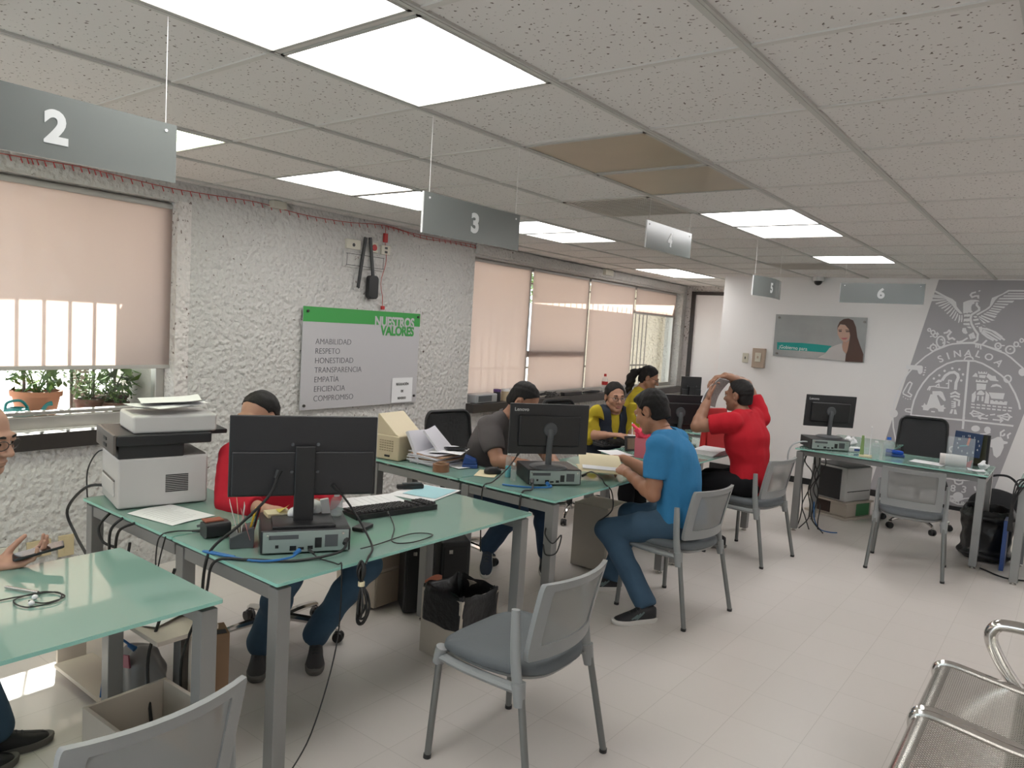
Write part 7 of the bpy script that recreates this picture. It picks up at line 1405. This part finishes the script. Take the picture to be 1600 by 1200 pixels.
REDF = mat('red_folder', (.62, .025, .03), .5)
m = MB(); m.box((0, 0, .17), (.012, .22, .34), RY(-.12)); m.build('front_cover', REDF, t, bev=.003); m = MB(); m.box((-.06, 0, .17), (.012, .22, .34), RY(.08)); m.build('back_cover', REDF, t, bev=.003); m = MB(); m.box((-.03, -.11, .165), (.055, .006, .32)); m.build('side', REDF, t, bev=.002)
for k in range(5):
    t = thing('paper_stack', ('lowest', 'second', 'middle', 'fourth', 'top')[k] + ' document of the stack under the red folder', 'paper', (-1.52, 3.72 + .006 * k, .7505 + k * .007), math.radians(-8 + k * 3), 'documents by the red folder'); m = MB(); m.box((0, 0, .003), (.216, .28, .006)); m.build('ream', PAPER, t, bev=.001)
t = thing('black_bag', 'black bag on the floor under the desk left of the man in blue', 'bag', (-2.12, 3.02, 0), .4); F = Field((-.25, -.2, -.01), (.25, .2, .45), .01); F.ell((0, 0, .19), (.19, .13, .20), k=.03); F.fold(.01, 25, 3); F.cut((0, 0, .002), (0, 0, -1)); mesh_obj('body', [F.mesh()], SEATB, t); m = MB(); m.tube([(-.09, 0, .37), (-.06, 0, .47), (.06, 0, .47), (.09, 0, .37)], .010, 8, k=5); m.build('handle', SEATB, t)

# ------------------------------------------------------------------ on the far window sill (top at 0.888)
SILL = lambda s, d: wp(s, d, .888)
t = thing('radio', 'silver box radio at the left end of the far window sill', 'radio', SILL(3.75, .0), PHI); m = MB(); m.box((0, 0, .045), (.14, .36, .09)); m.build('case', mat('silver_plastic', (.42, .43, .45), .3, metal=.4), t, bev=.012); m = MB(); m.box((.072, -.03, .045), (.004, .22, .06)); m.build('grille', GREYP, t, bev=.002)
t = thing('canister', 'dark canister with a purple lid beside the silver radio', 'canister', SILL(4.00, .01), 0); m = MB(); m.cyl((0, 0, 0), (0, 0, .10), .038, n=20); m.build('can', PCBLK, t); m = MB(); m.cyl((0, 0, .10), (0, 0, .125), .040, n=20); m.build('lid', mat('purple', (.09, .04, .16), .5), t)
t = thing('jar', 'cream jar between canister and clear box on the far sill', 'jar', SILL(4.13, .02), 0); m = MB(); m.cyl((0, 0, 0), (0, 0, .10), .042, n=20); m.build('glass', mat('jar_cream', (.45, .36, .24), .3), t); m = MB(); m.cyl((0, 0, .10), (0, 0, .125), .043, n=20); m.build('lid', SIGNE, t)
t = thing('tray_box', 'clear plastic box of papers behind the head of the man in grey', 'box', SILL(4.42, .0), PHI); m = MB(); m.box((0, 0, .06), (.16, .30, .12)); m.build('tub', CLEAR, t, bev=.006); m = MB(); m.box((0, 0, .05), (.13, .26, .08)); m.build('papers', PAPER, t)
for k, (s, lab) in enumerate(((4.85, 'tangle of black cables on the far sill, nearest the man in grey'), (5.10, 'second tangle of black cables on the far sill'))):
    t = thing('cable_tangle', lab, 'cable', SILL(s, .02), PHI); m = MB(); r = random.Random(k); m.tube([(r.uniform(-.05, .06), r.uniform(-.16, .16), r.uniform(.008, .06)) for _ in range(12)], .006, 6, closed=True, k=5); m.build('lead', CABLE, t)
t = thing('power_strip', 'black power strip lying on the far window sill', 'power strip', SILL(5.50, .03), PHI); m = MB(); m.box((0, 0, .02), (.06, .42, .04)); m.build('strip', BLACK, t, bev=.006)
t = thing('umbrella', 'folded dark umbrella lying on the far sill left of the drink bottle', 'umbrella', SILL(5.98, .03), PHI); m = MB(); m.tube([(0, -.20, .02), (0, .0, .022), (0, .22, .018)], [.010, .020, .012], 10); m.build('canopy', SEATB, t); m = MB(); m.cyl((0, .22, .018), (0, .30, .018), .006, n=8); m.build('handle', GREYP, t)
t = bottle('clear soda bottle with a red label on the far window sill', SILL(6.36, .02), .040, .24, capcol=REDP); m = MB(); m.cyl((0, 0, .095), (0, 0, .14), .0415, n=20); m.build('label', REDP, t)
t = thing('twig_pot', 'little pot with bare twigs on the ledge outside the open pane', 'potted plant', wp(7.75, -.5, .80)); m = MB(); m.lathe([(.05, 0), (.07, .12), (.06, .12)], n=16); m.build('pot', BROWNP, t); m = MB(); r = random.Random(3)
for _ in range(9): a = r.uniform(0, 6.3); m.tube([(0, 0, .1), (.05 * math.cos(a), .05 * math.sin(a), .32), (.16 * math.cos(a), .16 * math.sin(a), .42 + r.uniform(0, .1))], .004, 5, k=3)
m.build('twigs', BARK, t)

# ------------------------------------------------------------------ desk by the mural
bottle('clear plastic bottle with a blue cap on the desk by the mural', (-.475, 5.12, .75), .040, .165, CLEAR, capcol=mat('cap_blue', (.01, .10, .45), .4))
bottle('clear bottle without a lid left of the blue-capped one', (-.565, 5.08, .75), .034, .12, CLEAR)
t = thing('leaf_holder', 'clear upright holder with a green leaf card on the desk by the mural', 'card holder', (-.60, 4.86, .75), .2); m = MB(); m.box((.03, 0, .13), (.006, .05, .26)); m.build('strip', PAPER, t, smooth=0); m = MB(); m.box((-.03, 0, .09), (.035, .03, .18), taper=.6); m.build('leaf', mat('leaf_card', (.22, .33, .12), .6), t, bev=.004); m = MB(); m.box((0, 0, .008), (.10, .07, .016)); m.build('base', CREAM, t, bev=.003)
t = thing('stapler', 'bright blue stapler on the desk by the mural', 'stapler', (-.42, 5.13, .75), .25); m = MB(); m.box((0, 0, .012), (.15, .045, .024)); m.build('base', BLUEP, t, bev=.006); m = MB(); m.box((-.005, 0, .042), (.14, .04, .034), RY(.08)); m.build('arm', mat('bright_blue', (.01, .07, .42), .3), t, bev=.012)
t = thing('dark_box', 'small white and blue device lying beside the computer by the mural', 'device', (-.74, 5.06, .75), math.radians(-50)); m = MB(); m.box((0, 0, .022), (.06, .12, .044)); m.build('case', SIGNE, t, bev=.010); m = MB(); m.box((.031, .02, .022), (.003, .06, .02)); m.build('panel', BLUEP, t)
crumple('crumpled white plastic behind the monitor by the mural', (-1.02, 5.33, .75), .055, 5); crumple('second wad of white plastic right of the monitor by the mural', (-.84, 5.36, .75), .06, 9)
sheet('white sheet in the middle of the desk by the mural', (-.15, 5.02, .7512), 1.45, .18, .25, .001)
t = thing('paper_roll', 'roll of printed paper on the right half of the desk by the mural', 'paper roll', (.02, 5.05, .80), math.radians(8)); m = MB(); m.tube([(-.09, 0, 0), (.10, 0, 0)], .048, 24); m.build('roll', mat('roll_print', (.62, .58, .56), .7, noise=.12, nscale=40), t); m = MB(); m.cyl((-.092, 0, 0), (-.0895, 0, 0), .034, n=24); m.build('hollow', GREYP, t)
t = thing('desk_clock', 'square blue desk clock with white numerals and an orange hand', 'clock', (.10, 5.20, .83), math.radians(4)); NAVY = mat('clock_navy', (.012, .035, .10), .5)
m = MB(); m.box((0, 0, .10), (.20, .02, .20), RY(.06)); m.build('face', NAVY, t, bev=.004)
for h_ in range(1, 13):
    a = math.radians(90 - h_ * 30); text_obj('numeral', str(h_), .022, NUM, t, frame_mat((.078 * math.cos(a) + .005, -.011, .10 + .072 * math.sin(a) - .008), (1, 0, 0), (0, 0, 1)), .0005, .0004, 'CENTER')
m = MB(); m.bar((.0, -.013, .09), (.012, -.013, .155), .016, .002, up=(0, 1, 0)); m.build('hour_hand', mat('hand_orange', (.6, .12, .04), .5), t, smooth=0); m = MB(); m.bar((.0, -.0135, .09), (-.055, -.0135, .08), .008, .002, up=(0, 1, 0)); m.build('minute_hand', mat('hand_teal', (.02, .35, .38), .5), t, smooth=0)
m = MB(); m.box((0, .03, -.01), (.03, .06, .14)); m.build('stand', BLACK, t, bev=.003)
t = thing('photo_stand', 'dark standing photo frame behind the blue clock', 'photo frame', (.185, 5.26, .75), math.radians(-12)); m = MB(); m.box((0, 0, .135), (.14, .02, .27)); m.build('frame', BLACK, t, bev=.003); m = MB(); m.box((-.005, -.011, .14), (.11, .003, .24)); m.build('picture', mat('frame_olive', (.05, .05, .03), .3), t, smooth=0)
t = thing('acrylic_holder', 'clear acrylic leaflet holder in front of the blue clock', 'holder', (.085, 4.90, .75), .05); m = MB(); m.box((0, 0, .13), (.19, .003, .26), RX(-.06)); m.build('sheet', CLEAR, t, smooth=0); m = MB(); m.box((0, .03, .004), (.19, .07, .006)); m.build('foot', CLEAR, t, smooth=0)
crumple('wad of white tissue at the right end of the desk by the mural', (.235, 5.14, .75), .04, 2); sheet('white leaflets at the right end of the desk by the mural', (.20, 4.97, .752), .2, .12, .10, .004)
t = thing('red_tag', 'small red ribbon below the blue clock', 'ribbon', (.105, 5.12, .75), .2); m = MB(); m.prism([(-.04, 0), (.04, 0), (.05, .06), (0, .03), (-.05, .06)], 0, .01, Matrix(((1, 0, 0, 0), (0, 0, 1, 0), (0, 1, 0, 0), (0, 0, 0, 1)))); m.build('ribbon', REDP, t)
t = thing('printer', 'dark grey and white printer on a carton under the desk by the mural', 'printer', (-1.0, 5.88, .17), math.radians(-22)); m = MB(); m.box((0, 0, .165), (.38, .40, .33)); m.build('body', PRW, t, bev=.01); m = MB(); m.box((-.03, -.2, .165), (.33, .02, .30)); m.build('side_panel', PCBLK, t, bev=.004); m = MB(); m.box((.192, 0, .10), (.008, .34, .006)); m.build('tray_gap', BLACK, t, smooth=0); m = MB(); m.box((0, 0, .335), (.36, .36, .012)); m.build('top', GREYP, t, bev=.003)
t = thing('carton', 'open beige box with books under the dark printer', 'box', (-1.0, 5.88, 0), math.radians(-22)); m = MB(); m.box((0, 0, .010), (.46, .46, .02)); m.build('plinth', PLY, t, bev=.002); m = MB(); m.box((.03, .02, .085), (.34, .38, .13)); m.build('case', PLY, t, bev=.002); m = MB(); m.box((0, 0, .160), (.44, .44, .018)); m.build('lid', PLY, t, bev=.002); m = MB(); m.box((.202, .08, .085), (.004, .20, .12)); m.build('green_print', mat('carton_green', (.05, .20, .08), .6), t, smooth=0); m = MB(); m.box((-.06, -.172, .085), (.16, .006, .11)); m.build('opening', mat('carton_dark', (.05, .03, .025), .9), t, smooth=0)
rnd2 = random.Random(7)
for k in range(6):
    x = -1.10 + .022 * k; cable(('leftmost', 'second', 'third', 'fourth', 'fifth', 'rightmost')[k] + ' tangled black lead hanging at the left leg of the desk by the mural', [(x, 4.98 + rnd2.uniform(-.03, .03), .742)] + [(x + rnd2.uniform(-.05, .05), 5.0 + rnd2.uniform(-.07, .05), z) for z in (.62, .5, .36, .22, .1)] + [(x + rnd2.uniform(-.05, .15), 4.97 + rnd2.uniform(-.1, .1), .008)], .005, group='tangled leads by the mural desk', ends=False)
cable('pale cable drooping off the left end of the desk by the mural', [(-1.06, 4.92, .80), (-1.14, 4.86, .80), (-1.20, 4.80, .76), (-1.22, 4.78, .66), (-1.20, 4.82, .5)], .007, mat('pale_cable', (.42, .44, .45), .5), ends=False)
cable('blue cable curled on the floor under the desk by the mural', [(-1.02, 5.02, .25), (-1.0, 5.0, .1), (-.95, 5.02, .01), (-.86, 4.98, .008), (-.80, 5.02, .008)], .005, BLUEC, ends=False)
# black rubbish bags and handbag on the right
BAGB = mat('rubbish_bag_black', (.012, .012, .013), .33, bump=.4, bscale=30)
t = thing('waste_bin', 'round bin wrapped in a black rubbish bag beside the right desk leg', 'waste bin', (.30, 5.25, 0)); F = Field((-.30, -.30, -.01), (.30, .30, .44), .009); F.rc((0, 0, .06), (0, 0, .34), .17, .19, k=.02); F.ell((0, 0, .05), (.21, .21, .05), k=.03); F.ell((0, 0, .36), (.205, .205, .03), k=.02); F.fold(.009, 40, 9); F.rc((0, 0, .36), (0, 0, .5), .155, .165, k=.01, op='s'); F.cut((0, 0, .003), (0, 0, -1)); mesh_obj('bin_liner', [F.mesh()], BAGB, t)
t = thing('handbag', 'black handbag with a looped handle on the floor by the mural', 'handbag', (.26, 6.75, 0), .1); F = Field((-.32, -.2, -.01), (.32, .2, .5), .01); F.ell((0, 0, .17), (.25, .11, .19), k=.03); F.fold(.006, 25, 1); F.cut((0, 0, .003), (0, 0, -1)); mesh_obj('body', [F.mesh()], SEATB, t); m = MB(); m.tube([(-.13, 0, .30), (-.10, 0, .46), (.05, 0, .50), (.15, 0, .42), (.16, 0, .29)], .011, 8, k=6); m.build('handle', SEATB, t)
# the desk at the right edge
t = thing('rubbish_bag', 'black rubbish bag under the desk at the right edge', 'rubbish bag', (.86, 5.02, 0)); F = Field((-.26, -.26, -.01), (.26, .26, .4), .01); F.ell((0, 0, .14), (.19, .19, .18), k=.03); F.fold(.014, 30, 4); F.cut((0, 0, .003), (0, 0, -1)); mesh_obj('sack', [F.mesh()], BAGB, t)
for k in range(4):
    cable(('leftmost', 'second', 'third', 'rightmost')[k] + ' black cable spilling over the desk at the right edge', [(.60 + .05 * k, 4.80, .77), (.58 + .02 * k, 4.70, .80), (.53 + .025 * k, 4.60, .79), (.49 + .02 * k, 4.565 - .012 * k, .76), (.478 + .004 * k, 4.54, .60), (.472 + .01 * k, 4.53, .40)], .005, group='cables on the right desk', ends=False)
cable('black cable on the floor between the two right desks', [(.31, 4.83, .01), (.36, 4.80, .008), (.42, 4.74, .008), (.50, 4.70, .008), (.60, 4.74, .008)], .006, ends=False)
t = thing('blue_binder', 'narrow blue binder standing behind the right desk leg', 'binder', (.44, 5.02, 0)); m = MB(); m.box((0, 0, .20), (.03, .20, .40)); m.build('cover', BLUEP, t, bev=.003)

# ------------------------------------------------------------------ waiting bench, bottom right (seats face -x)
def perforated():
    m = bpy.data.materials.new('perforated_steel'); m.use_nodes = True; N = m.node_tree.nodes; L = m.node_tree.links; p = N['Principled BSDF']
    p.inputs['Base Color'].default_value = (.66, .65, .60, 1); p.inputs['Metallic'].default_value = 1; p.inputs['Roughness'].default_value = .22
    tc = N.new('ShaderNodeTexCoord'); sx = N.new('ShaderNodeSeparateXYZ'); L.new(tc.outputs['Object'], sx.inputs[0])
    def wave(o, ph=0):
        a = N.new('ShaderNodeMath'); a.operation = 'MULTIPLY'; a.inputs[1].default_value = 2 * math.pi / .0135; L.new(o, a.inputs[0]); c = N.new('ShaderNodeMath'); c.operation = 'COSINE'; L.new(a.outputs[0], c.inputs[0]); return c
    ax, ay = N.new('ShaderNodeMath'), N.new('ShaderNodeMath'); ax.operation = 'ADD'; ay.operation = 'SUBTRACT'
    for q in (ax, ay): L.new(sx.outputs[0], q.inputs[0]); L.new(sx.outputs[1], q.inputs[1])
    cx, cy = wave(ax.outputs[0]), wave(ay.outputs[0]); s = N.new('ShaderNodeMath'); s.operation = 'ADD'; L.new(cx.outputs[0], s.inputs[0]); L.new(cy.outputs[0], s.inputs[1])
    g = N.new('ShaderNodeMath'); g.operation = 'GREATER_THAN'; g.inputs[1].default_value = .55; L.new(s.outputs[0], g.inputs[0])
    t = N.new('ShaderNodeBsdfTransparent'); ms = N.new('ShaderNodeMixShader'); L.new(g.outputs[0], ms.inputs[0]); L.new(p.outputs[0], ms.inputs[1]); L.new(t.outputs[0], ms.inputs[2]); L.new(ms.outputs[0], N['Material Output'].inputs[0])
    return m
PERF = perforated(); STEELB = mat('brushed_steel', (.60, .58, .54), .22, metal=1.0)
t = thing('waiting_bench', 'chrome perforated steel waiting bench in the bottom right corner', 'bench', (.70, .93, 0))
prof = [(-.262, .365), (-.268, .395), (-.255, .425), (-.21, .437), (-.10, .425), (.05, .408), (.16, .415), (.22, .45), (.255, .52), (.30, .66), (.335, .80), (.352, .815), (.37, .80)]
def seat(yc, nm):
    pr = catmull([(a, 0, b) for a, b in prof], 4); w = .485
    m = MB(); K = len(pr)
    f = lambda u, v: Vector((pr[min(K - 1, int(round(u * (K - 1))))].x, yc + (v - .5) * w, pr[min(K - 1, int(round(u * (K - 1))))].z))
    m.sheet(f, K - 1, 1); o = m.build(nm, STEELB, t, smooth=60)
    return o
def seat2(yc):
    pr = catmull([(a, 0, b) for a, b in prof], 5); K = len(pr); w = .485
    o = MB(); edge = []
    def strip(i0, i1, v0, v1, nv, mtl, nm, par, off=0):
        m = MB(); m.sheet(lambda u, v: Vector((pr[i0 + int(round(u * (i1 - i0)))].x, yc + (v0 + (v1 - v0) * v) * w - w / 2, pr[i0 + int(round(u * (i1 - i0)))].z + off)), i1 - i0, nv); return m.build(nm, mtl, par, smooth=60)
    a, b, c, d = 3 * 5, 6 * 5 + 3, 7 * 5 + 2, K - 11
    s = strip(0, a, 0, 1, 2, STEELB, 'seat', t); strip(a, b, .07, .93, 2, PERF, 'perforated_panel', s); strip(a, b, 0, .07, 1, STEELB, 'rim', s); strip(a, b, .93, 1, 1, STEELB, 'rim', s)
    k = strip(b, c, 0, 1, 2, STEELB, 'backrest', t); strip(c, d, .07, .93, 2, PERF, 'perforated_panel', k); strip(c, d, 0, .07, 1, STEELB, 'rim', k); strip(c, d, .93, 1, 1, STEELB, 'rim', k); strip(d, K - 1, 0, 1, 2, STEELB, 'rim', k)
    for sg in (-1, 1):
        m = MB(); m.tube([p + Vector((0, yc + sg * (w / 2 + .004), 0)) for p in pr], .013, 10); m.build('side_tube', CHROME, t)
for yc in (1.197 - .93, .665 - .93, .13 - .93, -.40 - .93): seat2(yc)
m = MB(); m.box((.04, -.40, .35), (.06, 2.2, .05)); m.build('rail', STEELB, t, bev=.006)
for y in (.25, -1.05):
    m = MB(); m.tube([(-.24, y, .02), (-.16, y, .06), (.0, y, .16), (.04, y, .33)], .02, 10, k=5); m.tube([(.34, y, .02), (.24, y, .06), (.1, y, .16), (.05, y, .33)], .02, 10, k=5); m.build('leg', CHROME, t)
for y in (.545, -1.62):
    m = MB(); P = [(.02, y, .39), (-.055, y, .49), (-.095, y, .575), (-.08, y, .625), (-.03, y, .64), (.10, y, .642), (.24, y, .645), (.31, y, .64)]
    m.tube(P, .024, 12, k=6); m.build('armrest', CHROME, t)
